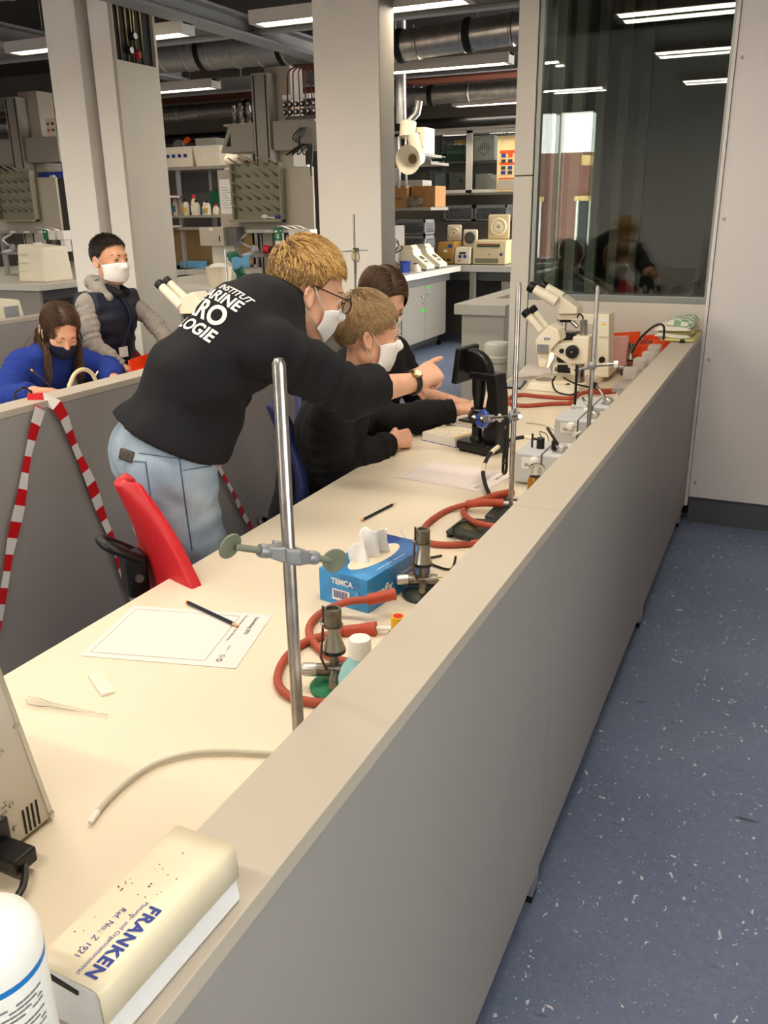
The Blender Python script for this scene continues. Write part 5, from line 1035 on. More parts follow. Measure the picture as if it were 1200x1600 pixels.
# cream stereo microscope (front) ---------------------------------------------------
def gp(px, py, y): return Yp(px, py, y)
SY = 3.78
s_ = thing('stereo_microscope', 'low cream stereo microscope with round black focus knob', 'microscope', Zp(880, 605, T))
f = MB(); q = [Zp(821, 609, T), Zp(846, 591, T), Zp(945, 594, T), Zp(905, 618, T)]
f.hexa([p for p in q]+[p.lerp(sum(q, V(0, 0, 0))/4, .08)+V(0, 0, .032) for p in q]).build('foot', 'creamlight', s_, bevel=.006, seg=3)
MB().lathe([(.045, 0), (.045, .001), (.035, .0012)], Zp(852, 593, T+.0325), n=28).build('stage_ring', mat('glassgrey', (130, 122, 112), .2), s_)
def plate(name, pxs, y0, dep, m, par, bevel=.006): 
    P = [gp(a, b, y0) for a, b in pxs]; Q = [p+V(0, dep, 0) for p in P]; n = len(P)
    b = MB(); b.add(P+Q, [tuple(range(n-1, -1, -1)), tuple(range(n, 2*n))]+[(k, (k+1) % n, n+(k+1) % n, n+k) for k in range(n)]); return b.build(name, m, par, bevel=bevel, seg=3)
plate('focus_block', [(894, 536), (866, 537), (862, 551), (887, 569), (918, 569), (921, 526), (895, 526)], SY-.05, .1, 'creamlight', s_)
MB().lathe([(.028, 0), (.028, .02), (.02, .022), (.004, .022)], gp(895, 549, SY-.05), (0, -1, 0), 28).build('focus_knob', 'black', s_); MB().lathe([(.004, .0222), (.003, .024)], gp(895, 549, SY-.05), (0, -1, 0), 10).build('knob_centre', 'alu', s_); MB().lathe([(.01, 0), (.01, .01)], gp(878, 548, SY-.05), (0, -1, 0), 18).build('small_knob', 'black', s_)
MB().cyl(gp(912, 526, SY), gp(912, 500, SY), .0165, n=22).build('column', 'rodsteel', s_); MB().cyl(gp(906, 596, SY), gp(906, 568, SY), .02, n=20).build('column', 'rodsteel', s_)
plate('head', [(841, 524), (858, 508), (872, 516), (876, 531), (862, 545), (860, 552), (838, 552), (836, 532)], SY-.07, .11, 'creamlight', s_)
plate('grey_plate', [(839, 538), (857, 539), (857, 552), (839, 551)], SY-.075, .01, 'castgrey', s_, .001)
plate('objective_cone', [(839, 552), (858, 552), (853, 575), (841, 574)], SY-.06, .08, 'creamlight', s_)
mat('warmglow', (255, 236, 200), .4, emit=(255, 214, 150), estr=2.5); plate('lit_window', [(858, 556), (863, 551), (861, 562), (854, 575)], SY-.04, .04, 'warmglow', s_, 0)
for (a, b, c, d, y) in ((845, 518, 824, 491, SY-.06), (853, 512, 834, 486, SY+.0)):
    p, q2 = gp(a, b, y), gp(c, d, y); MB().cyl(p, q2, .0165, n=20).build('eyepiece_tube', 'creamlight', s_); dq = (q2-p).normalized(); MB().lathe([(.018, 0), (.02, .004), (.02, .026), (.016, .03)], q2-dq*.008, dq, 20).build('eyecup', 'black', s_)
plate('barcode_label', [(842, 525), (862, 527), (862, 533), (842, 531)], SY-.0715, .001, 'white', s_, 0)
for k in range(7): plate('barcode', [(850+k*1.4, 527.6), (850.8+k*1.4, 527.7), (850.8+k*1.4, 531.5), (850+k*1.4, 531.4)], SY-.0722, .0005, 'ink', s_, 0)
for a, b in ((888, 603), (929, 601)): MB().lathe([(.013, 0), (.013, .02)], gp(a, b, SY-.06), (0, -1, 0), 16).build('foot_knob', 'black', s_)
# tall cream compound microscope (behind) --------------------------------------------
CY = 4.0
cm = thing('compound_microscope', 'tall cream microscope with angled eyepieces against the glazed wall', 'microscope', Zp(900, 585, T))
plate('stand_back', [(904, 491), (952, 491), (951, 589), (933, 589), (933, 512), (929, 508), (904, 507)], CY, .13, 'creamlight', cm)
plate('stand_arm', [(870, 491), (933, 491), (933, 503), (906, 503), (890, 500), (870, 500)], CY+.01, .11, 'creamlight', cm)
plate('foot', [(862, 588), (951, 590), (951, 574), (866, 572)], CY-.02, .2, 'creamlight', cm); plate('lamp_grille', [(871, 570), (887, 570), (887, 584), (871, 583)], CY-.022, .004, 'black', cm, 0); plate('lamp_box', [(863, 569), (893, 569), (893, 586), (863, 585)], CY-.02, .1, 'creamlight', cm)
plate('condenser', [(869, 563), (870, 557), (878, 556), (886, 567), (872, 567)], CY+.01, .06, 'black', cm); plate('stage', [(876, 520), (903, 522), (903, 534), (876, 532)], CY, .1, 'black', cm, .002); MB().lathe([(.035, 0), (.035, .008)], gp(888, 520, CY+.05), n=22).build('stage_plate', 'steel', cm)
plate('binocular_head', [(872, 476), (876, 463), (902, 481), (902, 491), (871, 491)], CY-.01, .12, 'creamlight', cm)
for (a, b, c, d, y) in ((870, 472, 834, 451, CY-.02), (878, 465, 852, 449, CY+.07)):
    p, q2 = gp(a, b, y), gp(c, d, y); MB().cyl(p, q2, .026, .022, 22).build('eyepiece_tube', 'creamlight', cm); dq = (q2-p).normalized(); MB().lathe([(.022, 0), (.024, .004), (.024, .03), (.018, .034)], q2-dq*.006, dq, 22).build('eyecup', 'black', cm)
MB().lathe([(.035, 0), (.033, .014), (.022, .02)], gp(885, 497, CY+.05), (.1, -.1, -1), 22).build('nosepiece', 'black', cm)
for (a, b, c, d) in ((882, 504, 882, 517), (894, 502, 902, 511), (873, 497, 873, 500)): MB().cyl(gp(a, b, CY+.03), gp(c, d, CY+.02), .011, .008, 14).build('objective', 'steel', cm)
MB().lathe([(.014, 0), (.014, .012)], gp(941, 562, CY), (0, -1, 0), 18).build('dial', 'black', cm); MB().lathe([(.012, 0), (.012, .002)], gp(939, 584, CY), (0, -1, 0), 18).build('red_emblem', 'red', cm); plate('white_sticker', [(937, 496), (949, 496), (949, 503), (937, 503)], CY-.001, .001, 'white', cm, 0); plate('yellow_sticker', [(940, 506), (946, 506), (946, 508), (940, 508)], CY-.001, .001, 'yellow', cm, 0)
letter('marking', 'Axiolab', .012, gp(936, 528, CY), (1, 0, 0), UP, 'castgrey', cm)
MB().tube(spline([gp(902, 496, CY), gp(905, 491, CY-.03), gp(910, 494, CY-.05), gp(911, 500, CY-.06)], 5), .004, 8).build('cable', 'black', cm)
cable([gp(868, 588, SY-.1), gp(863, 598, SY-.14), gp(870, 612, SY-.17), gp(890, 617, SY-.19), gp(905, 612, SY-.18)], .004, 'black lamp cable looping in front of the cream foot')
cable([gp(880, 590, SY-.1), gp(900, 600, SY-.14), gp(925, 606, SY-.12), gp(940, 611, SY-.1)], .004, 'black lamp cable crossing below the focus block')
# farthest rod with clamp and strap -----------------------------------------------------
R3 = V(-.53, 2.68, T); stand(R3, .535, .0066, 'farthest retort stand with a clamp before the microscopes')
c3p = Vector((R3.x, R3.y, Xp(922, 574, R3.x).z)); a3 = thing('clamp', 'steel clamp with white knob on the farthest rod', 'clamp', c3p)
MB().ball(c3p+V(0, -.008, 0), (.014, .012, .014), 14, 8).build('boss', 'castgrey', a3); MB().cyl(c3p+V(.005, 0, 0), c3p+V(.06, .02, .004), .006, n=12).build('arm', 'rodsteel', a3); MB().lathe([(.011, 0), (.011, .012)], c3p+V(.06, .02, .004), (1, .3, 0), 16).build('white_knob', 'whiteplastic', a3)
MB().cyl(c3p, c3p+V(-.03, -.01, -.012), .006, n=10).build('arm', 'castgrey', a3); MB().cyl(c3p+V(-.03, -.01, -.012), c3p+V(-.055, 0, -.018), .003, n=8).build('jaw', 'steel', a3); MB().cyl(c3p+V(-.028, -.012, -.01), c3p+V(-.03, -.012, -.035), .004, n=8).build('wing_screw', 'black', a3)
sp3 = tag(MB().obox(c3p+V(-.045, -.012, -.062), (.0085, .004, .125)).build('hanging_strap', 'black', bevel=.001), 'flat black strap hanging from the farthest clamp', 'strap')
# acrylic racks along the partition --------------------------------------------------------
def arack(p, d, label, n=4):
    p, d = Vector(p), Vector(d).normalized(); s = UP.cross(d); t = thing('slide_rack', label, 'rack', p, 'clear slotted racks')
    for k in range(n): MB().obox(p+d*(.014*k)+UP*.035, (.003, .045, .042), (d, s, UP)).build('fin', 'acryl', t, bevel=.001)
    MB().obox(p+d*(.007*(n-1))+UP*.006, (.014*n, .056, .008), (d, s, UP)).build('tray', 'acryl', t); return t
arp = [(-.50, 3.20, .90), (-.495, 3.38, .905), (-.49, 3.56, .905), (-.50, 3.78, .90)]
for k, p in enumerate(arp): arack(p, V(.1, 1, 0), ('nearest clear slotted rack above the partition', 'second clear slotted rack above the partition', 'third clear slotted rack above the partition', 'farthest clear slotted rack, below the black cable')[k], (3, 5, 4, 5)[k])
rb = thing('rack_ledge', 'narrow pale ledge carrying the slotted racks', 'ledge', (-.49, 3.4, T)); MB().box(-.54, -.46, 3.1, 3.9, .885, .898).build('board', 'acryl', rb)
for y in (3.12, 3.5, 3.86): MB().box(-.52, -.5, y, y+.02, T, .885).build('support', 'alu', rb)
cable([V(-.58, 3.72, .93), V(-.55, 3.75, .99), V(-.51, 3.85, 1.03), V(-.485, 3.93, 1.02), V(-.48, 3.93, .96)], .005, 'black cable arching above the farthest slotted rack')
# orange folders, pink pad, towels ----------------------------------------------------------
OY = 4.27
def sheet(name, pxs, y, dep, m, label, cat, tilt=0):
    P = [gp(a, b, y) for a, b in pxs]; Q = [p+V(0, dep, 0) for p in P]; n = len(P); b = MB().add(P+Q, [tuple(range(n-1, -1, -1)), tuple(range(n, 2*n))]+[(k, (k+1) % n, n+(k+1) % n, n+k) for k in range(n)])
    return tag(b.build(name, m), label, cat)
zb = lambda px, y: None
sheet('folder', [(951, 521), (1000, 518), (1000, 560), (951, 600)], OY+.05, .008, 'orange', 'orange folder peeping out above the pink pad', 'folder')
of = sheet('folder', [(998, 533), (1025, 530), (1055, 532), (1055, 590), (998, 592)], OY, .01, 'orange', 'orange folder with a handwritten year', 'folder'); letter('handwriting', '2004', .03, gp(999, 537.5, OY), (1, 0, .05), (-.05, 0, 1), 'ink', of, bold=.0006)
sheet('folder', [(1005, 524), (1026, 523), (1030, 531), (1050, 532), (1045, 580), (1005, 580)], OY+.03, .008, mat('orange2', (226, 66, 20), .5), 'rearmost orange folder standing behind the handwritten one', 'folder')
pk = sheet('notepad', [(948, 526), (982, 525), (980, 572), (947, 572)], OY-.06, .02, mat('pinkpaper', (228, 178, 170), .8), 'pink lined pad leaning beside the tall microscope', 'notepad')
for k in range(14): q = [gp(948.5, 529+k*3.0, OY-.061), gp(981, 528.5+k*3.0, OY-.061)]; MB().cyl(q[0], q[1], .0007, n=4).build('ruled_line', mat('pinkline', (206, 130, 130), .8), pk)
tag(MB().box(-.78, -.6, OY-.03, OY+.0, T, T+.02).build('grey_board', 'cap'), 'flat pale board lying under the farthest burner', 'board')
bp2 = thing('paper_stack', 'loose white papers lying behind the phone', 'paper', Zp(830, 585, T)); 
for k in range(3): q = [Zp(*p, T) for p in ((800+k*2, 593), (822+k, 571), (862, 573), (860, 590))]; MB().hexa([p+V(0, 0, .001+.004*k) for p in q]+[p+V(0, 0, .003+.004*k) for p in q]).build('sheet', 'paper', bp2)
def toweld(u, v, w, z0): return V(0, 0, 0)
tw = thing('folded_towels', 'folded green checked and yellow towels on the far end of the partition', 'towels', (-.4, 4.2, .947))
def towel_mat():
    m = mat('towelcheck', (150, 180, 150), .9); nt = m.node_tree; b = nt.nodes['Principled BSDF']; tc = nt.nodes.new('ShaderNodeTexCoord'); ck = nt.nodes.new('ShaderNodeTexChecker'); ck.inputs['Scale'].default_value = 34
    ck.inputs[1].default_value = rgb(132, 164, 138); ck.inputs[2].default_value = rgb(216, 220, 200); nt.links.new(tc.outputs['Object'], ck.inputs[0]); nt.links.new(ck.outputs[0], b.inputs['Base Color'])
towel_mat(); mat('towelwhite', (226, 224, 208), .95, bump=.3, bscale=400); mat('towelyellow', (206, 196, 128), .95, bump=.3, bscale=400)
def slab(z0, dz, x0, x1, y0, y1, m, amp, ph):
    b = MB(); top = lambda u, v: V(x0+(x1-x0)*u, y0+(y1-y0)*v, z0+dz*(1-(2*u-1)**8)*(1-(2*v-1)**8)+amp*math.sin(5*u+ph)*math.sin(4*v+ph))
    b.surf(top, 16, 16); b.surf(lambda u, v: V(x0+(x1-x0)*u, y0+(y1-y0)*v, z0+amp*.5*math.sin(5*u+ph)), 16, 16); return b.build('fold', m, tw)
slab(.951, .012, -.50, -.36, 3.98, 4.30, 'towelyellow', .003, 0); slab(.964, .014, -.53, -.38, 4.0, 4.29, 'towelwhite', .004, 1); slab(.978, .012, -.52, -.37, 4.03, 4.31, 'towelyellow', .004, 2); slab(.99, .014, -.535, -.38, 4.02, 4.3, 'towelwhite', .005, 3); slab(1.004, .03, -.49, -.375, 4.06, 4.31, 'towelcheck', .006, 4)
bc = thing('binder_clip', 'black clip on the partition cap in front of the towels', 'clip', (-.405, 3.96, .947)); MB().prism([(-.012, 0), (.012, 0), (.009, .014), (-.009, .014)], (-.405, 3.955, .948), (1, 0, 0), UP, (0, 1, 0), .014).build('body', 'black', bc, bevel=.001); MB().tube([(-.41, 3.955, .962), (-.405, 3.95, .968), (-.4, 3.955, .962)], .0012, 6).build('wire', 'black', bc)
# ================================================================== things on the second and third bench
m2 = thing('microscope', 'cream microscope on the second bench, eyepieces beside the standing boy', 'microscope', (-2.5, 3.25, T)); MYY = 3.25
for (a, b, c, d, y) in ((283, 478, 251, 446, MYY-.04), (292, 470, 263, 441, MYY+.02)):
    p, q2 = gp(a, b, y), gp(c, d, y); MB().cyl(p, q2, .022, .019, 20).build('eyepiece_tube', 'creamlight', m2); dq = (q2-p).normalized(); MB().lathe([(.02, 0), (.021, .004), (.021, .026), (.016, .03)], q2-dq*.008, dq, 20).build('eyecup', 'black', m2)
plate('binocular_head', [(277, 478), (283, 464), (300, 456), (318, 478), (318, 490), (281, 491)], MYY-.05, .1, 'creamlight', m2); plate('nosepiece', [(284, 491), (306, 491), (304, 500), (287, 499)], MYY-.03, .06, 'black', m2)
plate('arm', [(300, 490), (335, 486), (345, 510), (345, 590), (322, 590), (320, 515), (300, 503)], MYY-.035, .07, 'creamlight', m2); b0 = Zp(290, 598, T); MB().box(-2.57, -2.36, 3.17, 3.4, T, T+.04).build('foot', 'creamlight', m2, bevel=.008, seg=3); MB().box(-2.56, -2.47, 3.2, 3.33, T+.13, T+.14).build('stage', 'black', m2)
stand((-2.40, 3.46, T), Xp(338, 390, -2.40).z-T, .006, 'retort stand on the second bench behind the adult\'s back')
sc = thing('scissor_stand', 'steel rod with crossbar on the second bench, before the middle column', 'retort stand', (-2.27, 4.535, T)); MB().cyl((-2.27, 4.535, T+.01), (-2.27, 4.535, 1.49), .006, n=12).build('rod', 'rodsteel', sc); MB().cyl((-2.27, 4.30, 1.30), (-2.27, 4.70, 1.292), .0045, n=10).build('crossbar', 'alu', sc); MB().box(-2.29, -2.225, 4.46, 4.61, T, T+.012).build('base_plate', 'castgrey', sc); MB().obox((-2.262, 4.535, 1.298), (.02, .05, .024)).build('boss', 'black', sc, bevel=.004)
sci = thing('scissors', 'cream-handled scissors hanging on the crossbar', 'scissors', (-2.26, 4.53, 1.25)); 
for dy, dz in ((-.03, 0), (.02, -.012)): MB().tube([V(-2.255, 4.52+dy+.02*math.cos(a), 1.275+dz+.027*math.sin(a)) for a in [2*PI*k/14 for k in range(15)]], .005, 8).build('handle', 'ivory', sci)
MB().tube([(-2.255, 4.50, 1.25), (-2.255, 4.515, 1.22), (-2.255, 4.515, 1.15)], [.006, .006, .002], 8).build('blade', 'steel', sci)
tr = thing('orange_box', 'orange open box on the second bench beside the standing boy\'s hand', 'box', (-2.72, 3.42, T)); 
tq = [Zp(*q, .862) for q in ((205, 582), (248, 566), (240, 549), (200, 563))]; tq = [V(q.x, q.y, T) for q in tq]
for k in range(4):
    a, b = tq[k], tq[(k+1) % 4]; n_ = (b-a).cross(UP).normalized()*.004; MB().hexa([a, b, b-n_, a-n_, a+UP*.112, b+UP*.112, b+UP*.112-n_, a+UP*.112-n_]).build('rim', 'orange', tr)
MB().hexa([q for q in tq]+[q+UP*.006 for q in tq]).build('bottom', 'white', tr)
hs = [Xp(x, y, -2.35) for x, y in ((108, 612), (111, 596), (118, 583), (130, 577), (142, 582), (149, 593))]; hs = [V(-2.35, hs[0].y, T+.006)]+hs
ct = thing('cream_tube', 'cream rubber tube arching above the second partition before the girl', 'tube', hs[0]); MB().tube(spline(hs, 6), .0075, 10).build('tube', 'ivory', ct); MB().cyl(Xp(146, 592, -2.35), Xp(153, 580, -2.35), .003, n=8).build('tip', 'white', ct)
bk2 = [Xp(x, y, -2.32) for x, y in ((24, 622), (27, 611), (36, 606), (46, 611), (50, 619))]; cable([V(-2.32, bk2[0].y, T+.004)]+bk2+[V(-2.32, bk2[-1].y, T+.004)], .004, 'dark cable arching up at the second partition near the left edge')
pn0, pn1 = Xp(48, 577, -2.86), Xp(78, 602, -2.80); pe = thing('pencil', 'pencil with orange end held by the girl', 'pencil', pn1); MB().cyl(pn0, pn1, .0036, n=6).build('shaft', 'pencilblue', pe); MB().cyl(pn0, pn0.lerp(pn1, .12), .0038, n=8).build('end_cap', 'pencilend', pe)
dv = thing('white_device', 'cream desktop device at the left edge on the third bench', 'device', (-4.3, 3.85, T)); MB().hexa([(-4.36, 3.70, T), (-4.2, 3.70, T), (-4.2, 3.95, T), (-4.36, 3.95, T), (-4.36, 3.70, 1.065), (-4.22, 3.70, 1.06), (-4.22, 3.91, 1.03), (-4.36, 3.91, 1.035)]).build('case', 'creamlight', dv, bevel=.006); MB().box(-4.215, -4.205, 3.78, 3.88, .92, 1.0).build('panel', 'castgrey', dv)
for k in range(5): MB().box(-4.33+k*.02, -4.32+k*.02, 3.697, 3.70, .98, 1.03).build('vent_slot', 'labdark', dv)
# ================================================================== organic shapes: a distance field, meshed
class Field:
    def __init__(s, lo, hi, h):
        s.lo = np.array(lo, np.float32); s.h = h; s.n = np.ceil((np.array(hi)-np.array(lo))/h).astype(int)+1; s.D = np.full(s.n, 1., np.float32)
    def win(s, lo, hi):
        a = np.clip(np.floor((np.array(lo)-s.lo)/s.h).astype(int), 0, s.n-1); b = np.clip(np.ceil((np.array(hi)-s.lo)/s.h).astype(int)+1, 1, s.n)
        sl = tuple(slice(i, j) for i, j in zip(a, b)); g = [(np.arange(i, j, dtype=np.float32)*s.h+s.lo[q]) for q, (i, j) in enumerate(zip(a, b))]
        return sl, g[0][:, None, None], g[1][None, :, None], g[2][None, None, :]
    def put(s, sl, d, k):
        o = s.D[sl]
        if k > 0: e = np.maximum(k-np.abs(o-d), 0)/k; s.D[sl] = np.minimum(o, d)-e*e*k*.25
        else: s.D[sl] = np.minimum(o, d)
    def cap(s, a, b, ra, rb=None, k=.02, wide=None, wf=1., fold=None):
        a = np.array(a, np.float32); b = np.array(b, np.float32); rb = ra if rb is None else rb; m = max(ra, rb)*max(1, wf)+k+.012
        sl, x, y, z = s.win(np.minimum(a, b)-m, np.maximum(a, b)+m); ab = b-a; L2 = max(float(ab@ab), 1e-9)
        px, py, pz = x-a[0], y-a[1], z-a[2]; t = np.clip((px*ab[0]+py*ab[1]+pz*ab[2])/L2, 0, 1); dx, dy, dz = px-t*ab[0], py-t*ab[1], pz-t*ab[2]
        d2 = dx*dx+dy*dy+dz*dz
        if wide is not None:
            w = np.array(Vector(wide).normalized(), np.float32); c = dx*w[0]+dy*w[1]+dz*w[2]; d2 = d2-c*c*(1-1/(wf*wf))
        r = ra+(rb-ra)*t
        if fold:
            am, n, ph = fold; r = r+am*np.sin(6.283*(t*n+ph)+9*(dx*1.3+dy*.7-dz*1.1)/max(ra, .02)*.18+np.sin(t*n*2.3+ph*5+px*20)*.8)
        s.put(sl, np.sqrt(np.maximum(d2, 1e-12))-r, k)
    def ell(s, c, r, ax=None, k=.02, sub=False):
        c = np.array(c, np.float32); r = np.array(r, np.float32); m = float(r.max())+k+.01; sl, x, y, z = s.win(c-m, c+m); X = [np.array(v, np.float32) for v in (ax if ax else ((1, 0, 0), (0, 1, 0), (0, 0, 1)))]
        p = [(x-c[0])*v[0]+(y-c[1])*v[1]+(z-c[2])*v[2] for v in X]; k0 = np.sqrt(sum((q/w)**2 for q, w in zip(p, r))); k1 = np.sqrt(sum((q/(w*w))**2 for q, w in zip(p, r)))+1e-6; d = k0*(k0-1)/k1
        if sub: s.D[sl] = -(-s.D[sl]) if False else np.maximum(s.D[sl], -d)
        else: s.put(sl, d, k)
    def cut(s, p, n, rad=9.):                                        # keep the side opposite to n, within rad of p
        p = np.array(p, np.float32); n = np.array(Vector(n).normalized(), np.float32); sl, x, y, z = s.win(p-rad, p+rad)
        pl = (x-p[0])*n[0]+(y-p[1])*n[1]+(z-p[2])*n[2]
        if rad < 5: pl = np.where((x-p[0])**2+(y-p[1])**2+(z-p[2])**2 < rad*rad, pl, -1.)
        s.D[sl] = np.maximum(s.D[sl], pl.astype(np.float32))
    def ripple(s, amp, f, seed=0):
        rs = np.random.RandomState(seed); sl, x, y, z = s.win(s.lo, s.lo+s.n*s.h)
        near = np.abs(s.D) < .03; v = 0
        for i in range(4):
            w = rs.randn(3)*f; v = v+np.sin(x*w[0]+y*w[1]+z*w[2]+rs.rand()*6.28+1.5*np.sin(x*w[1]*.6+z*w[0]*.7))
        s.D = np.where(near, s.D+amp*v.astype(np.float32)*.5, s.D).astype(np.float32)
    def mesh(s):
        D = s.D; ins = D < 0; n = np.array(D.shape)-1
        cnt = np.zeros(n, np.int8)
        for i in (0, 1):
            for j in (0, 1):
                for k in (0, 1): cnt += ins[i:i+n[0], j:j+n[1], k:k+n[2]]
        idx = np.argwhere((cnt > 0) & (cnt < 8)); M = len(idx); cor = np.array([(i, j, k) for i in (0, 1) for j in (0, 1) for k in (0, 1)])
        val = np.stack([D[idx[:, 0]+c[0], idx[:, 1]+c[1], idx[:, 2]+c[2]] for c in cor], 1)
        acc = np.zeros((M, 3)); num = np.zeros(M)
        for a in range(8):
            for b in range(a+1, 8):
                if np.abs(cor[a]-cor[b]).sum() != 1: continue
                va, vb = val[:, a], val[:, b]; cr = (va < 0) != (vb < 0); t = np.where(cr, va/np.where(cr, va-vb, 1), 0)
                acc += np.where(cr[:, None], cor[a]+t[:, None]*(cor[b]-cor[a]), 0); num += cr
        P = (idx+acc/num[:, None])*s.h+s.lo; vid = np.full(n, -1, np.int64); vid[tuple(idx.T)] = np.arange(M); F = []
        for ax in range(3):
            u, v = (ax+1) % 3, (ax+2) % 3; sh = [slice(None)]*3; sh2 = [slice(None)]*3; sh[ax] = slice(0, n[ax]); sh2[ax] = slice(1, n[ax]+1)
            A, B = ins[tuple(sh)], ins[tuple(sh2)]; e = np.argwhere(A != B); e = e[(e[:, u] > 0) & (e[:, v] > 0) & (e[:, u] < n[u]) & (e[:, v] < n[v])]
            fl = A[tuple(e.T)]; q = []
            for du, dv in ((-1, -1), (0, -1), (0, 0), (-1, 0)):
                g = e.copy(); g[:, u] += du; g[:, v] += dv; q.append(vid[tuple(g.T)])
            q = np.stack(q, 1); q = np.where(fl[:, None], q, q[:, ::-1]); F.append(q)
        return P, np.concatenate(F)
    def build(s, name, m, parent=None, relax=2):
        P, F = s.mesh(); F = F[(F >= 0).all(1)]
        for it in range(relax):                                      # light Laplacian relax
            acc = np.zeros_like(P); c = np.zeros(len(P))
            for a, b in ((0, 1), (1, 2), (2, 3), (3, 0)):
                np.add.at(acc, F[:, a], P[F[:, b]]); np.add.at(acc, F[:, b], P[F[:, a]]); np.add.at(c, F[:, a], 1); np.add.at(c, F[:, b], 1)
            P = P*.5+.5*acc/np.maximum(c, 1)[:, None]
        off = Vector((0, 0, 0)); p = parent
        while p: off += p.location; p = p.parent
        me = bpy.data.meshes.new(name); P2 = P-np.array(off); me.vertices.add(len(P)); me.vertices.foreach_set('co', P2.astype(np.float32).ravel()); me.loops.add(len(F)*4); me.loops.foreach_set('vertex_index', F.astype(np.int32).ravel()); me.polygons.add(len(F)); me.polygons.foreach_set('loop_start', np.arange(0, len(F)*4, 4, dtype=np.int32)); me.polygons.foreach_set('use_smooth', np.ones(len(F), bool)); me.update(calc_edges=True); me.validate()
        o = bpy.data.objects.new(name, me); COL.objects.link(o); o.parent = parent; me.materials.append(MATS[m] if isinstance(m, str) else m); o['_w'] = 0; del o['_w']
        return o
def bvh_of(o, off=V(0, 0, 0)):
    me = o.data; return BVHTree.FromPolygons([v.co+off for v in me.vertices], [tuple(p.vertices) for p in me.polygons])
def origin_of(o):
    off = Vector(o.location); p = o.parent
    while p: off += p.location; p = p.parent
    return off
# ------------------------------------------------------------------ human parts
mat('skin', (222, 170, 142), .5, var=.03, vscale=30, sss=.15); mat('skin2', (214, 160, 128), .5, var=.03, vscale=30, sss=.15); mat('mask', (240, 238, 236), .85, bump=.15, bscale=700); mat('eyewhite', (230, 226, 220), .25); mat('iris', (64, 44, 32), .2); mat('lip', (176, 104, 92), .5)
def hand(F, w, d, n, l, size, pose, k=.010):
    """palm and five fingers: w wrist, d towards the knuckles, n out of the palm, l towards the thumb"""
    w, d = Vector(w), Vector(d).normalized(); n = Vector(n); n = (n-d*n.dot(d)).normalized(); l = d.cross(n) if d.cross(n).dot(Vector(l)) > 0 else n.cross(d); s = size/.185; tips = {}
    offs = (.029, .0095, -.010, -.0275); lens = (.074, .082, .076, .060); kn = [w+d*(q*s)+l*(o*s) for q, o in zip((.092, .096, .090, .080), offs)]
    for o, kk in zip(offs, kn): F.cap(w+d*(.012*s)+l*(o*.62*s), kk, .0155*s, .0115*s, k=.014*s)
    F.cap(w+d*(.035*s)+l*(.02*s)+n*(.008*s), w+d*(.06*s)-l*(.018*s)+n*(.006*s), .013*s, k=.014*s)
    for i in range(4):
        c = pose['curl'][i]; L = lens[i]*s; p = kn[i]; a = 0.; r = .0092*s if i < 3 else .0080*s; sp_ = (1.5-i)*pose.get('spread', .05)
        for q, (fr, da) in enumerate(zip((.45, .30, .25), c)):
            a += da; dv = (d*math.cos(a)+n*math.sin(a)+l*(sp_*math.cos(a))).normalized(); e = p+dv*(L*fr); F.cap(p, e, r*(1-.08*q), r*(.93-.1*q), k=.0035*s); p = e
        tips[i] = p
    t0 = w+d*(.022*s)+l*(.026*s)+n*(.006*s); td = pose.get('thumb', (.62, .62, .4)); t1 = t0+(d*td[0]+l*td[1]+n*td[2]).normalized()*(.044*s)
    t2d = pose.get('thumb2', (.8, .1, .5)); t2 = t1+(d*t2d[0]+l*t2d[1]+n*t2d[2]).normalized()*(.034*s); t3 = t2+(d*t2d[0]+l*(t2d[1]-.3)+n*t2d[2]).normalized()*(.026*s)
    F.cap(t0, t1, .0145*s, .0115*s, k=.012*s); F.cap(t1, t2, .0108*s, .0098*s, k=.004*s); F.cap(t2, t3, .0098*s, .0078*s, k=.003*s); tips[4] = t3
    return tips
POINT = dict(curl=[(.02, .12, .10), (1.15, 1.35, .7), (1.3, 1.45, .7), (1.35, 1.4, .7)], spread=.03, thumb=(.55, .25, .75), thumb2=(.25, -.6, .65))
FIST = dict(curl=[(1.0, 1.3, .8), (1.1, 1.4, .8), (1.15, 1.4, .8), (1.15, 1.35, .8)], spread=.02, thumb=(.72, .45, .45), thumb2=(.65, -.35, .6))
REST = dict(curl=[(.25, .45, .3), (.3, .5, .3), (.35, .5, .3), (.35, .5, .3)], spread=.09, thumb=(.6, .7, .25), thumb2=(.85, .2, .25))
def head_axes(f, up=UP, tilt=0.):
    f = Vector(f).normalized(); r = f.cross(up).normalized(); u = r.cross(f)
    if tilt: q = Quaternion(f, tilt); r = q @ r; u = q @ u
    return r, f, u
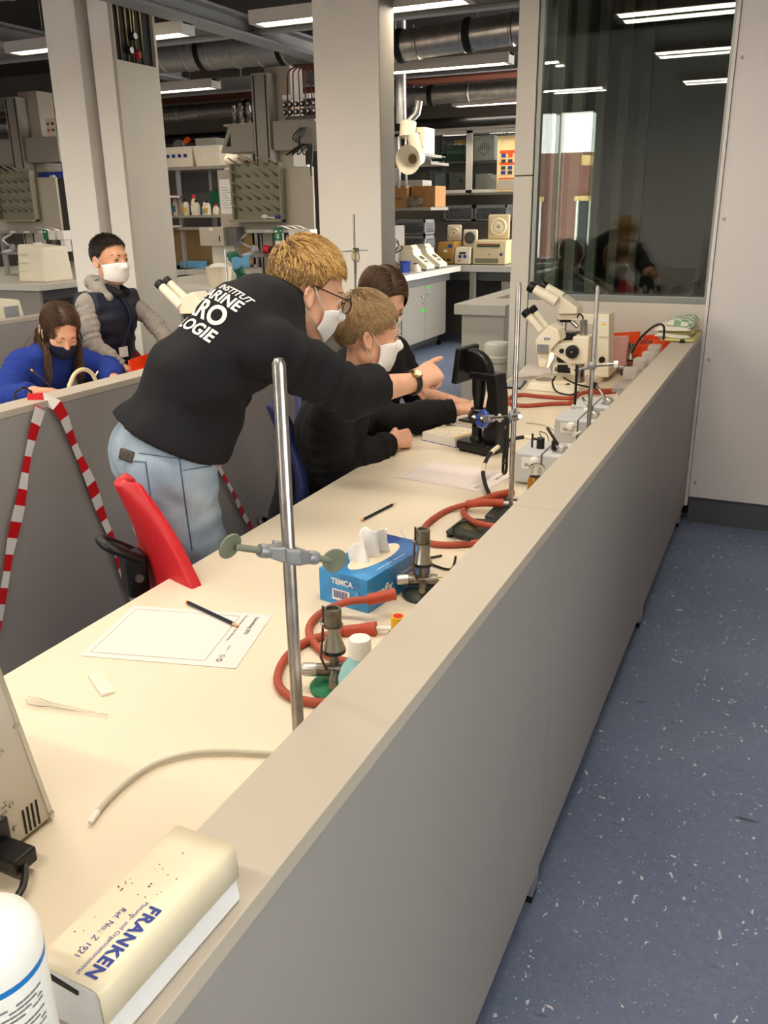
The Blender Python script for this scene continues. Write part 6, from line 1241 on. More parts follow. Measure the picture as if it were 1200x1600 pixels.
def head(F, c, ax, s=1.):
    r, f, u = ax; P = lambda a, b, d: Vector(c)+r*(a*s)+f*(b*s)+u*(d*s); S = lambda *q: [k*s for k in q]
    F.ell(P(0, -.014, .03), S(.0755, .094, .084), ax, k=.0); F.ell(P(0, .028, -.035), S(.058, .062, .072), ax, k=.03*s); F.ell(P(0, .052, -.088), S(.034, .03, .026), ax, k=.03*s)
    F.cap(P(-.05, -.005, -.06), P(.0, .05, -.088), .02*s, k=.025*s); F.cap(P(.05, -.005, -.06), P(0, .05, -.088), .02*s, k=.025*s)
    F.cap(P(-.028, .075, .02), P(.028, .075, .02), .0125*s, k=.018*s)
    for sg in (-1, 1): F.ell(P(sg*.032, .062, -.03), S(.024, .02, .02), ax, k=.02*s); F.ell(P(sg*.031, .092, .0), S(.015, .010, .009), ax, sub=True)
    F.cap(P(0, .084, .005), P(0, .106, -.03), .0075*s, .0115*s, k=.012*s); 
    for sg in (-1, 1): F.ell(P(sg*.0105, .097, -.036), S(.0085, .009, .0075), ax, k=.007*s)
    F.cap(P(-.02, .082, -.065), P(.02, .082, -.065), .008*s, k=.012*s)
    for sg in (-1, 1):                                               # ears: rim, lobe, hollow
        e = P(sg*.0745, -.012, -.012); tl = (u*1.0-f*.22).normalized(); o = (r*sg-f*.35).normalized(); rim = [e+tl*(.0225*s*math.cos(a))+(f*.0*s)+(-f+r*sg*.45).normalized()*(.0135*s*math.sin(a)+.004*s)+r*(sg*.003*s) for a in [2*PI*q/12 for q in range(12)]]
        for q in range(12): F.cap(rim[q], rim[(q+1) % 12], .0042*s, k=.003*s)
        F.ell(e+r*(sg*.0015*s)-f*(.006*s), S(.005, .012, .020), (r, f, tl), k=.005*s); F.ell(e+tl*(-.0235*s)+r*(sg*.003*s), S(.0055, .0075, .0075), ax, k=.006*s); F.ell(e+r*(sg*.0095*s)-f*(.004*s)+tl*(.003*s), S(.0085, .0078, .0125), (r, f, tl), sub=True)
def face_bits(c, ax, s, parent, look=(0, 0), lids='skin', brow='ink', eyes=True, closed=False):
    r, f, u = ax; P = lambda a, b, d: Vector(c)+r*(a*s)+f*(b*s)+u*(d*s)
    for sg in (-1, 1):
        ec = P(sg*.031, .0725, .001); er_ = .0118*s
        if not closed:
            eo = MB().ball(ec, er_, 16, 10).build('eye', 'eyewhite', parent); g = (f+r*look[0]+u*look[1]).normalized()
            MB().lathe([(.0066*s, er_*.83), (.0058*s, er_*.965), (.0005*s, er_*1.012)], ec, g, 16, capb=False).build('iris', 'iris', eo)
        rng = [(.28, 1.5), (-1.4, -.34)] if not closed else [(-.5, 1.35)]
        for (a0, a1) in rng: MB().surf(lambda a, b: ec+((r*math.cos(PI*a)+(f*math.cos(a0+(a1-a0)*b)+u*math.sin(a0+(a1-a0)*b))*math.sin(PI*a)))*(er_*1.09), 12, 6).build('eyelid', lids, parent, thick=.0012)
        if closed or True:
            ls = [ec+((r*math.cos(PI*a)+(f*math.cos(.26 if not closed else -.45)+u*math.sin(.26 if not closed else -.45))*math.sin(PI*a)))*(er_*1.16) for a in [.12+.76*q/8 for q in range(9)]]; MB().tube(ls, .0011*s, 6).build('lashes', 'iris', parent)
        bp = [P(sg*(.014+.036*q), .0885-.018*q*q*1.6, .0195+.007*math.sin(PI*q*.8)) for q in [k/6 for k in range(7)]]; MB().tube(bp, [.0022*s, .0032*s, .0034*s, .0032*s, .0028*s, .002*s, .001*s], 6).build('eyebrow', brow, parent)
def face_mask(c, ax, s, parent, m='mask', kind='flat', straps=True, top=.0):
    """a filtering mask: patch over nose, mouth and chin, with ear loops"""
    r, f, u = ax; P = lambda a, b, d: Vector(c)+r*(a*s)+f*(b*s)+u*(d*s)
    def fn(a, b):
        w = (a-.5)*2; v = b; th = w*(1.17 if kind == 'flat' else 1.06)
        zt = -.010+top-(.014 if kind == 'flat' else .022)*abs(w)**1.5; zb = -.106+(.016*abs(w)**2 if kind == 'flat' else .030*abs(w)**1.8); z = zt+(zb-zt)*v
        bulge = math.sin(PI*min(1, max(0, v*.92+.06)))**.7; base = .080+.027*bulge*(1-.25*abs(w)) if kind != 'duck' else .080+.030*bulge*(1-.4*abs(w))
        nose = .005*math.exp(-(w/.22)**2)*math.exp(-((v-.12)/.25)**2)
        R_ = base+nose-.004; x = .079*math.sin(th*1.18)*(1-.1*v); y = R_*math.cos(th*1.05)-.004
        if kind == 'flat' : y += .0022*math.sin(v*19)*(1-abs(w)**2)
        return P(x, y, z)
    NU, NV = 30, 20; hd = bvh_of(parent, origin_of(parent)); G_ = [[None]*(NU+1) for _ in range(NV+1)]; lowr = [[0.]*(NU+1) for _ in range(NV+1)]; dirs = {}
    for j in range(NV+1):
        for i in range(NU+1):
            p = fn(i/NU, j/NV)-Vector(c); zc = p.dot(u); axp = Vector(c)+u*zc; h_ = p-u*zc; R0 = h_.length; dv = h_/R0; dirs[j, i] = (axp, dv); ht = hd.ray_cast(axp+dv*.17, -dv, .17); rh = .17-ht[3] if ht[0] else 0
            lowr[j][i] = rh+.0035*s if .03 < rh < .135*s else 0; G_[j][i] = max(R0, lowr[j][i])
    for it in range(5):
        N_ = [row[:] for row in G_]
        for j in range(1, NV):
            for i in range(1, NU): N_[j][i] = max(lowr[j][i], .4*G_[j][i]+.15*(G_[j-1][i]+G_[j+1][i]+G_[j][i-1]+G_[j][i+1]))
        G_ = N_
    def fin(a, b): j, i = int(round(b*NV)), int(round(a*NU)); axp, dv = dirs[j, i]; return axp+dv*G_[j][i]
    o = MB().surf(fin, NU, NV).build('face_mask', m, parent, thick=.0016)
    if straps:
        for sg in (-1, 1):
            for v_, eu in ((.04, .022), (.93, -.038)):
                a = fin(.5+sg*.5, round(v_*NV)/NV); e = P(sg*.079, -.012, eu-.008); MB().tube(spline([a, a.lerp(e, .5)+r*(sg*.004*s), e, P(sg*.08, -.026, -.01)], 5), .0017*s, 6, flat=(1.2, .5)).build('ear_loop', 'white', o)
    return o
def hairline(az, style):
    K = style.get('line', [(0, .55), (.5, .5), (.8, .38), (1.1, .12), (1.3, -.25), (1.5, -.38), (1.62, -.15), (1.85, -.2), (2.1, -.6), (3.15, -.8)])
    for (a, b), (c, d) in zip(K, K[1:]):
        if az <= c: t = (az-a)/(c-a); return b+(d-b)*t
    return K[-1][1]
def hair(c, ax, s, parent, cols, style, seed=1):
    """scalp shell plus individual tapering strands, one mesh"""
    r, f, u = ax; c = Vector(c)+f*(-.014*s)+u*(.03*s); RX = (.0765*s, .0955*s, .0855*s); rs = random.Random(seed)
    th0 = style.get('shell', .006)
    def surf_pt(d, off=0.): e = 1/math.sqrt((d[0]/RX[0])**2+(d[1]/RX[1])**2+(d[2]/RX[2])**2); return c+(r*d[0]+f*d[1]+u*d[2])*(e+off)
    def inside(d): return d[2]-hairline(math.atan2(abs(d[0]), d[1]), style)
    nu, nv = 64, 40; vs = []; ok = []
    for j in range(nv+1):
        for i in range(nu):
            a = 2*PI*i/nu; t = PI*j/nv*.86; d = (math.sin(t)*math.sin(a), math.sin(t)*math.cos(a), math.cos(t)); q = inside(d); vs.append(surf_pt(d, (th0*min(1, max(q, -.05)*7+.12))*s)); ok.append(q > -.03)
    fs = [(j*nu+i, j*nu+(i+1) % nu, (j+1)*nu+(i+1) % nu, (j+1)*nu+i) for j in range(nv) for i in range(nu) if all(ok[k] for k in (j*nu+i, j*nu+(i+1) % nu, (j+1)*nu+(i+1) % nu, (j+1)*nu+i))]
    b = MB().add(vs, fs, True); sh = b.build('hair_cap', style.get('cap', cols[0]), parent)
    buckets = [MB() for _ in cols]; N = style.get('n', 2200); crown = Vector(style.get('crown', (0, -.45, .9))).normalized(); part = style.get('part')
    for k in range(N):
        while True:
            z = rs.uniform(-.85, 1); a = rs.uniform(0, 2*PI); q = math.sqrt(max(0, 1-z*z)); d = Vector((q*math.sin(a), q*math.cos(a), z))
            if inside(d) > style.get('edge', .0): break
        L = style['len'](d)*s*rs.uniform(.75, 1.15); n_ = 6; st = L/n_; p = surf_pt(d, th0*.3*s); nw = (r*(d.x/RX[0])+f*(d.y/RX[1])+u*(d.z/RX[2])).normalized()
        if part is not None: fl = Vector((math.copysign(1, d.x-part+rs.gauss(0, .01)), -.25, -.4))
        else: fl = d-crown*d.dot(crown)
        fl = Vector(fl)+Vector(style.get('bias', lambda d: (0, 0, 0))(d)); w = r*fl.x+f*fl.y+u*fl.z; w = (w-nw*w.dot(nw)); w = w.normalized() if w.length > 1e-4 else u; w = (w+(r*rs.gauss(0, 1)+f*rs.gauss(0, 1)+u*rs.gauss(0, 1))*style.get('mess', .18)).normalized()
        dv = (w+nw*style.get('lift', .35)*rs.uniform(.5, 1.4)).normalized(); pts = [p]
        for q in range(n_):
            p = p+dv*st; dv = (dv+Vector((0, 0, -1))*style.get('grav', .1)).normalized()
            x = p-c; lx, ly, lz = x.dot(r), x.dot(f), x.dot(u); e = math.sqrt((lx/RX[0])**2+(ly/RX[1])**2+(lz/RX[2])**2); mn = 1+style.get('vol', .05)*min(1, (q+1)/3)
            if e < mn and lz > -.1*s:
                p = c+x*(mn/e); tn = (r*(lx/RX[0]**2)+f*(ly/RX[1]**2)+u*(lz/RX[2]**2)).normalized(); dd = dv-tn*min(0, dv.dot(tn)); dv = dd.normalized() if dd.length > 1e-3 else dv
            if style.get('lat'):
                x = p-c; lx, ly, lz = x.dot(r), x.dot(f), x.dot(u); lm = style['lat']*s*rs.uniform(.95, 1.25)
                if lz < .03*s and ly > -.05*s and abs(lx) < lm: p = p+r*(math.copysign(lm, d.x)-lx)
            x = p-c; lx, ly, lz = x.dot(r), x.dot(f), x.dot(u); e = math.sqrt((lx/RX[0])**2+(ly/RX[1])**2+(lz/RX[2])**2); mx = 1+style.get('mx', .10)+style.get('mxt', .12)*max(0, lz/RX[2])
            if e > mx and lz > -.075*s:
                p = c+x*(mx/e); tn = (r*(lx/RX[0]**2)+f*(ly/RX[1]**2)+u*(lz/RX[2]**2)).normalized(); dd = dv-tn*max(0, dv.dot(tn)); dv = dd.normalized() if dd.length > 1e-3 else dv
            pts.append(p)
        w0 = style.get('w', .0016)*s; buckets[rs.randrange(len(cols)) if rs.random() > style.get('dark', lambda d: 0)(d) else len(cols)-1].tube(pts, [w0*.8, w0, w0, w0*.95, w0*.8, w0*.6, w0*.2], 3, caps=False, flat=(1.35, .6))
    for m, bk in zip(cols, buckets):
        if bk.v:
            me = bpy.data.meshes.new('strands'); off = origin_of(parent); me.from_pydata([Vector(v)-off for v in bk.v], [], bk.f); me.polygons.foreach_set('use_smooth', bk.sm); o = bpy.data.objects.new('strands', me); COL.objects.link(o); o.parent = sh; me.materials.append(MATS[m]); o['kind'] = 'stuff'
    return sh
def limb(F, pts, rs, k=.02, fold=None):
    for i in range(len(pts)-1): F.cap(pts[i], pts[i+1], rs[i], rs[i+1], k=k, fold=(fold if fold is None else (fold[0], fold[1], fold[2]+i*.37)))
def trunk(F, J, s, off, low=True, k=.035, fold=None):
    R = (Vector(J['shR'])-Vector(J['shL'])).normalized(); pel, mid, che, nk = [Vector(J[q]) for q in ('pel', 'mid', 'che', 'neck')]
    F.cap(pel, mid, .098*s+off, .098*s+off, k=k, wide=R, wf=1.28, fold=fold); F.cap(mid, che, .100*s+off, .108*s+off, k=k, wide=R, wf=1.30, fold=fold); F.cap(che, che.lerp(nk, .6), .105*s+off, .075*s+off, k=k, wide=R, wf=1.3)
    F.cap(Vector(J['shL'])*.9+nk*.1, Vector(J['shR'])*.9+nk*.1, .056*s+off, k=k)
def bounds(J, m=.22):
    P = np.array([tuple(v) for v in J.values() if isinstance(v, Vector)]); return P.min(0)-m, P.max(0)+m
def make_body(J, s, label, skinmat, voxel, hands, shoes=True, name='person'):
    """one continuous body: head, neck, trunk, arms with hands, legs"""
    lo, hi = bounds(J); lo[2] = max(lo[2], -.02); F = Field(lo, hi, voxel); trunk(F, J, s, -.012)
    F.cap(J['neck'], Vector(J['head'])-Vector(J['ax'][2])*(.04*J['hs'])-Vector(J['ax'][1])*(.012*J['hs']), .050*s, .050*s, k=.025)
    head(F, J['head'], J['ax'], J['hs'])
    for q in 'LR':
        limb(F, [J['sh'+q], J['el'+q], Vector(J['el'+q]).lerp(J['wr'+q], .35), J['wr'+q]], [.048*s, .038*s, .039*s, .026*s], k=.02); limb(F, [J['hip'+q], J['kn'+q], Vector(J['kn'+q]).lerp(J['an'+q], .35), J['an'+q]], [.082*s, .054*s, .054*s, .036*s], k=.03)
        F.cap(J['an'+q], Vector(J['toe'+q]), .034*s, .03*s, k=.02)
    tips = {}
    for q, (d, n, l, sz, pose) in hands.items(): tips[q] = hand(F, J['wr'+q], d, n, l, sz, pose)
    base = V(float(J['pel'].x), float(J['pel'].y), 0); o = F.build(name, skinmat); me = o.data
    for v in me.vertices: v.co -= base
    o.location = base; tag(o, label, 'person'); return o, tips
def garment_top(J, s, off, voxel, m, parent, name, sleeves=True, cuff=.9, hem=None, fold=(.004, 5, .1), hood=None, rip=(.0022, 28), slr=(.066, .056, .054, .042), seed=0, arms='LR', extra=None, kk=.035):
    lo, hi = bounds({k: v for k, v in J.items() if k[:2] not in ('kn', 'an', 'to')}); F = Field(lo, hi, voxel); trunk(F, J, s, off, fold=(fold[0]*.7, fold[1]*.5, fold[2]), k=kk)
    pel = Vector(J['pel']); F.cap(J['hipL'], J['hipR'], .098*s+off, k=.04)
    nk = Vector(J['neck']); F.cap(nk, nk+(Vector(J['head'])-nk)*.16, .056*s+off*.5, k=.03)
    if sleeves:
        for q in arms:
            w = Vector(J['el'+q]).lerp(J['wr'+q], cuff); e = Vector(J['el'+q]); a = Vector(J['sh'+q]); limb(F, [a, a.lerp(e, .5), e, e.lerp(w, .5), w], [slr[0]*s, (slr[0]+slr[1])*.5*s, slr[1]*s, slr[2]*s, slr[3]*s], k=.02, fold=fold)
    if extra: extra(F)
    if rip: F.ripple(rip[0], rip[1], seed)
    if sleeves:
        for q in arms:
            e, w0 = Vector(J['el'+q]), Vector(J['wr'+q]); w = e.lerp(w0, cuff); d = (w0-e).normalized(); F.cap(w-d*.045*s, w+d*.005, slr[3]*s*.93, slr[3]*s*.86, k=.006); F.cut(w+d*.004, d, .085)
    if hem: F.cut(hem[0], hem[1])
    return F.build(name, m, parent)
def garment_legs(J, s, voxel, m, parent, name, top=None, off=.012, fold=(.004, 4, .2), rip=(.0018, 30), seed=3, extra=None):
    lo, hi = bounds({k: v for k, v in J.items() if k[:2] in ('pe', 'mi', 'hi', 'kn', 'an')}, .2); F = Field(lo, hi, voxel); pel, mid = Vector(J['pel']), Vector(J['mid']); R = (Vector(J['hipR'])-Vector(J['hipL'])).normalized()
    F.cap(pel, pel.lerp(mid, .7), .1*s+off, .095*s+off, k=.04, wide=R, wf=1.25); F.cap(J['hipL'], J['hipR'], .095*s+off, k=.04)
    for q in 'LR':
        h, kn, an = [Vector(J[z+q]) for z in ('hip', 'kn', 'an')]; limb(F, [h, h.lerp(kn, .5), kn, kn.lerp(an, .5), an+(kn-an).normalized()*.03], [.09*s+off, .078*s+off, .062*s+off, .058*s+off, .05*s+off], k=.03, fold=fold)
    if extra: extra(F)
    if rip: F.ripple(rip[0], rip[1], seed)
    for q in 'LR': F.cut(Vector(J['an'+q])+V(0, 0, .0), V(0, 0, -1), .12)
    if top: F.cut(top[0], top[1])
    return F.build(name, m, parent)
def shoes(J, s, parent, m):
    for q in 'LR':
        a, t = Vector(J['an'+q]), Vector(J['toe'+q]); d = (t-a); d.z = 0; d.normalize(); F = Field(np.array(a)-.2, np.array(a)+.26, .006); h = V(a.x, a.y, .045)-d*.045*s; e = V(a.x, a.y, .04)+d*.13*s; F.cap(h, e, .043*s, .036*s, k=.02, wide=V(-d.y, d.x, 0), wf=1.05); F.cap(V(a.x, a.y, .05), V(a.x, a.y, .1), .046*s, .044*s, k=.03); F.cut(V(a.x, a.y, .004), V(0, 0, -1)); F.build('shoe', m, parent)
# ================================================================== chairs
def office_chair(c, rz, label, m, zs=.47, zb=.96, zk=.12):
    """moulded shell chair on a gas lift: shell back with ribs, handle, post, star base"""
    t = thing('swivel_chair', label, 'chair', (0, 0, 0), 'swivel chairs')
    prof = [(-.185, zs+.08), (-.19, zs+.16), (-.215, zs+.26), (-.205, zs+.36), (-.15, zs+.44), (-.1, zb-.01), (-.06, zb), (.06, zb), (.1, zb-.01), (.15, zs+.44), (.205, zs+.36), (.215, zs+.26), (.19, zs+.16), (.185, zs+.08)]
    # the back faces +y in the chair's own frame (the sitter looks to +y)
    def bk(u, v):
        w = (u-.5)*2; z = zs+.06+(zb-zs-.06)*v; half = .21+.03*math.sin(PI*min(1, v*1.6))-.175*(max(0, v-.38)/.62)**1.5
        return V(w*half, -.20-.055*v+.035*(1-w*w)*-1+.03*math.sin(PI*v), z)
    MB().surf(bk, 16, 20).build('backrest', m, t, thick=.028, bevel=.004)
    for k in range(6): MB().box(-.09, .09, -.245-.008*k+.03, -.238-.008*k+.03, zs+.15+k*.045, zs+.165+k*.045).build('rib', m, t, bevel=.003)
    MB().surf(lambda u, v: V((u-.5)*.44, -.2+.42*v, zs-.03*math.sin(PI*u)*math.sin(PI*v)+.0*v-.03*max(0, v-.85)*6), 14, 14).build('seat', m, t, thick=.03, bevel=.004)
    MB().obox((0, -.28, zs+zk), (.07, .05, .1)).build('back_bracket', 'black', t, bevel=.008); MB().lathe([(.01, 0), (.01, .006)], (.036, -.28, zs+zk), (1, 0, 0), 12).build('bolt', 'steel', t)
    MB().tube(spline([(-.03, -.27, zs+zk+.04), (-.035, -.33, zs+zk+.08), (0, -.345, zs+zk+.09), (.035, -.33, zs+zk+.08), (.03, -.27, zs+zk+.04)], 6), .011, 10).build('grab_handle', 'black', t)
    MB().box(-.02, .02, -.295, -.265, zs-.08, zs+zk-.03).build('back_bar', 'alu', t, bevel=.004); MB().box(-.03, .03, -.29, .05, zs-.09, zs-.05).build('seat_carrier', 'black', t, bevel=.006)
    MB().lathe([(.028, .1), (.028, zs-.16), (.018, zs-.155), (.018, zs-.08)], n=18).build('gas_lift', 'alu', t)
    for k in range(5):
        a = 2*PI*k/5+.3; d = V(math.cos(a), math.sin(a), 0); MB().tube([V(0, 0, .11), d*.14+V(0, 0, .095), d*.28+V(0, 0, .07)], [.028, .022, .016], 10).build('base_leg', 'black', t); MB().lathe([(.026, -.014), (.028, 0), (.026, .014)], d*.285+V(0, 0, .028), (-d.y, d.x, 0), 14).build('castor', 'black', t)
    t.location = Vector(c); t.rotation_euler = (0, 0, rz); return t
def flip(rz): return rz
office_chair((-1.13, 1.64, 0), -.60, 'bright red swivel chair pushed up to the near bench', 'red', zs=.46, zb=.95, zk=.27)
office_chair((-1.235, 2.475, 0), -1.0, 'dark blue swivel chair on which the front boy sits', 'bluechair', zs=.44, zb=.925, zk=.0)
office_chair((-1.49, 3.02, 0), -1.50, 'dark blue swivel chair of the child behind the front boy', 'bluechair', zs=.44, zb=.88)
office_chair((-3.36, 2.83, 0), -1.45, 'dark red swivel chair on which the girl sits', 'darkred', zs=.44, zb=.94)
office_chair((-3.30, 3.90, 0), -1.50, 'dark red swivel chair hidden behind the bending adult', 'darkred', zs=.44, zb=.93)
# ================================================================== people
mat('hoodie', (12, 13, 20), .9, sheen=.0, bump=.5, bscale=700); mat('sweater', (11, 11, 13), .92, bump=.5, bscale=700); mat('sweater2', (10, 10, 12), .92, bump=.5, bscale=700)
mat('vest', (24, 30, 50), .55, bump=.2, bscale=60); mat('vestinner', (16, 18, 26), .8); mat('greyfleece', (158, 152, 146), .95, var=.07, vscale=90, bump=.5, bscale=500); mat('bluehoodie', (30, 56, 146), .9, var=.04, vscale=40, bump=.5, bscale=600)
mat('trousers', (26, 28, 36), .85); mat('shoe', (40, 40, 44), .6); mat('lanyard', (24, 40, 78), .7); mat('maskdark', (26, 34, 66), .85)
def jeans_mat():
    m = mat('jeans', (142, 168, 196), .85); nt = m.node_tree; b = nt.nodes['Principled BSDF']; L = nt.links.new; tc = nt.nodes.new('ShaderNodeTexCoord')
    n = nt.nodes.new('ShaderNodeTexNoise'); n.inputs['Scale'].default_value = 7; n.inputs['Detail'].default_value = 5; L(tc.outputs['Object'], n.inputs['Vector'])
    mp = nt.nodes.new('ShaderNodeMapping'); mp.inputs['Scale'].default_value = (500, 500, 60); L(tc.outputs['Object'], mp.inputs[0]); n2 = nt.nodes.new('ShaderNodeTexNoise'); n2.inputs['Scale'].default_value = 1; n2.inputs['Detail'].default_value = 2; L(mp.outputs[0], n2.inputs['Vector'])
    r = nt.nodes.new('ShaderNodeValToRGB'); r.color_ramp.elements[0].position = .3; r.color_ramp.elements[1].position = .7; r.color_ramp.elements[0].color = rgb(128, 152, 178); r.color_ramp.elements[1].color = rgb(184, 200, 214); L(n.outputs[0], r.inputs[0])
    mx = nt.nodes.new('ShaderNodeMix'); mx.data_type = 'RGBA'; mx.blend_type = 'MULTIPLY'; mx.inputs[0].default_value = .3; L(r.outputs[0], mx.inputs[6]); L(n2.outputs[0], mx.inputs[7]); L(mx.outputs[2], b.inputs['Base Color'])
    bp = nt.nodes.new('ShaderNodeBump'); bp.inputs['Strength'].default_value = .3; bp.inputs['Distance'].default_value = .001; L(n2.outputs[0], bp.inputs['Height']); L(bp.outputs[0], b.inputs['Normal'])
jeans_mat()
for nm, c in (('hairblond', (200, 158, 92)), ('hairblond2', (168, 126, 70)), ('hairblond3', (222, 184, 118)), ('hairash', (150, 122, 86)), ('hairash2', (120, 96, 66)), ('hairash3', (178, 148, 106)), ('hairbrown', (84, 60, 42)), ('hairbrown2', (64, 46, 34)), ('hairbrown3', (106, 78, 54)), ('hairdark', (50, 40, 34)), ('hairdark2', (36, 29, 25)), ('hairroot', (122, 92, 58))): mat(nm, c, .42, spec=.4)
CAMP = V(0, 0, CAM_H)
def on_surface(bvh, px, py, lift=.0015):
    r = _ray(px, py).normalized(); h = bvh.ray_cast(CAMP, r); return (h[0]+h[1]*lift, h[1]) if h[0] else (None, None)
def pix_line(bvh, pts, r, name, m, parent, n=4, flat=(1, .5), lift=.001):
    P = []
    for a, b in zip(pts, pts[1:]):
        for k in range(n): q = on_surface(bvh, a[0]+(b[0]-a[0])*k/n, a[1]+(b[1]-a[1])*k/n, lift)[0]; P += [q] if q else []
    q = on_surface(bvh, *pts[-1], lift)[0]; P += [q] if q else []
    if len(P) > 1: return MB().tube(P, r, 6, flat=flat).build(name, m, parent)
# ---------------------------------------------------------------- the adult, bending and pointing
d_ = V(.58, .815, 0); s_r = V(.815, -.58, 0)
A = dict(pel=V(-1.43, 1.715, .93), mid=V(-1.365, 1.785, 1.10), che=V(-1.25, 1.905, 1.225), neck=V(-1.20, 1.955, 1.262), head=V(-1.168, 2.045, 1.306), hs=1.05)
A['ax'] = head_axes(V(.68, .73, -.40), tilt=.0)
A['shR'] = V(-1.25, 1.905, 1.19)+s_r*.155-d_*.02; A['shL'] = V(-1.25, 1.905, 1.235)-s_r*.165+d_*.03
A['elR'] = V(-1.012, 1.975, 1.056); A['wrR'] = V(-.918, 2.19, 1.056)
A['elL'] = V(-1.40, 1.96, 1.02); A['wrL'] = V(-1.46, 1.86, .90)
A['hipR'] = V(-1.43, 1.715, .90)+s_r*.085; A['hipL'] = V(-1.43, 1.715, .90)-s_r*.085
A['knR'] = A['hipR']+V(.03, .03, -.42); A['knL'] = A['hipL']+V(.03, .05, -.42); A['anR'] = A['hipR']+V(-.01, -.02, -.815); A['anL'] = A['hipL']+V(-.02, 0, -.815)
for q in 'LR': A['toe'+q] = A['an'+q]+d_*.14-V(0, 0, .045)
tipw = Yp(703, 572, 2.345)
adult, tips = make_body(A, 1.0, 'adult in black hoodie and light jeans bending over and pointing at the microscope', 'skin', .0037, {'R': (tipw-A['wrR']+V(0, 0, .012), V(-.30, .45, -.75), V(-.1, .2, .9), .188, POINT), 'L': (V(-.2, -.5, -.7), V(.5, -.5, 0), V(-.6, -.2, 0), .178, REST)})
spine = (A['neck']-A['pel']).normalized(); backn = (spine.cross(s_r)); backn = backn if backn.dot(d_) < 0 else -backn
def hoodx(F):
    nk = A['neck']
    for a, b, r0 in ((nk-s_r*.10+backn*.02, nk+backn*.065-s_r*.02-spine*.02, .045), (nk+backn*.065-s_r*.02-spine*.02, nk+s_r*.055+backn*.045, .036), (nk+backn*.05-spine*.06-s_r*.06, nk+backn*.05-spine*.06+s_r*.06, .04), (nk-s_r*.075+d_*.03, nk-s_r*.08+backn*.05, .035)): F.cap(a, b, r0, k=.03)
    F.cap(nk+backn*.055-spine*.05-s_r*.07, nk+backn*.06-spine*.10-s_r*.01, .045, .035, k=.03); F.cap(nk+backn*.06-spine*.10-s_r*.01, nk+backn*.055-spine*.05+s_r*.07, .035, .045, k=.03)
    F.cap(A['hipL']+V(0, 0, .05), A['hipR']+V(0, 0, .05), .114, k=.03)
    F.cap(A['mid']-backn*.06+V(0, 0, -.05), A['pel']-backn*.10+V(.03, .03, .09), .085, .075, k=.05, wide=s_r, wf=1.3)    # loose belly of the hoodie
hemp = Xp(262, 684, -1.43); hemn = (-spine*.75-V(0, 0, .55)-d_*.0).normalized()
hood = garment_top(A, 1.04, .012, .006, 'hoodie', adult, 'hoodie', cuff=.42, hem=(hemp, hemn), fold=(.0045, 2.6, .1), rip=(.005, 21), slr=(.070, .064, .060, .054), seed=5, extra=hoodx)
hb_ = bvh_of(hood, origin_of(hood))
# lettering printed across the back of the hoodie
def back_text(body, size, y, xr, bold, spacing=1.0):
    vs, fs = text_mesh(body, size, bold, 'RIGHT', 0, spacing); bm = bmesh.new(); bv = [bm.verts.new(v) for v in vs]
    for f_ in fs:
        try: bm.faces.new([bv[i] for i in f_])
        except ValueError: pass
    bmesh.ops.triangulate(bm, faces=bm.faces); bmesh.ops.subdivide_edges(bm, edges=[e for e in bm.edges if e.calc_length() > .012], cuts=2, use_grid_fill=False); bmesh.ops.triangulate(bm, faces=bm.faces)
    bm.verts.index_update(); out = []; ok = []; O_ = A['che']-spine*.02
    for v in bm.verts:
        vx = v.co.x*.80+xr; st0 = O_+s_r*vx+spine*(v.co.y+y); dr = -(backn+s_r*(.6*vx/.12)).normalized(); h = hb_.ray_cast(st0-dr*.4, dr, .8); ok.append(h[0] is not None); out.append(h[0]-dr*.0022 if h[0] else st0)
    F_ = [tuple(v.index for v in f_.verts) for f_ in bm.faces]; F_ = [f_ for f_ in F_ if all(ok[i] for i in f_)]; bm.free()
    return MB().add(out, F_).build('back_print', mat('print', (236, 234, 230), .7), adult) if F_ else None
for body, size, y, xr, bold in (('INSTITUT', .024, .034, .080, .0006), ('MARINE', .042, -.001, .078, .0012), ('MIKRO', .068, -.055, .070, .0022), ('BIOLOGIE', .046, -.098, .074, .0014)): back_text(body, size, y, xr, bold)
jn = garment_legs(A, 1.0, .0075, 'jeans', adult, 'jeans', top=(hemp+V(0, 0, .012), -hemn), off=.014, fold=(.003, 2.7, .2), rip=(.003, 34))
jb = bvh_of(jn, origin_of(jn)); mat('stitch', (72, 88, 112), .8)
for pts in ([(184, 718), (228, 722)], [(228, 722), (236, 780)], [(218, 708), (280, 717), (330, 714)], [(280, 715), (290, 790), (300, 860)], [(286, 735), (330, 728)]): pix_line(jb, pts, .0018, 'seam', 'stitch', jn, n=8)
pp0, pn = on_surface(jb, 200, 712, .004)
if pp0: 
    ax_ = frame(pn); pk_ = MB().obox(pp0, (.06, .028, .012), ax_).build('pocketed_wallet', mat('snake', (60, 52, 46), .5, var=.5, vscale=120), jn, bevel=.004)
shoes(A, 1.0, adult, 'shoe')
wv = (A['wrR']-A['elR']).normalized(); wx, wy, _ = frame(wv); wp_ = A['wrR']-wv*.012
MB().lathe([(.0335, -.008), (.0345, 0), (.0335, .008)], wp_, wv, 24, capb=False, capt=False).build('watch_strap', 'black', adult, thick=.003)
fd = (-wp_+CAMP); fd = (fd-wv*fd.dot(wv)).normalized(); fd = (fd*.75+V(0, 0, .7)); fd = (fd-wv*fd.dot(wv)).normalized(); wt_ = MB().lathe([(.013, .030), (.0145, .033), (.0145, .038), (.012, .040)], wp_, fd, 22).build('watch_case', 'brass', adult); MB().lathe([(.0108, .0402), (.0108, .0405)], wp_, fd, 20).build('watch_dial', 'cream', wt_)
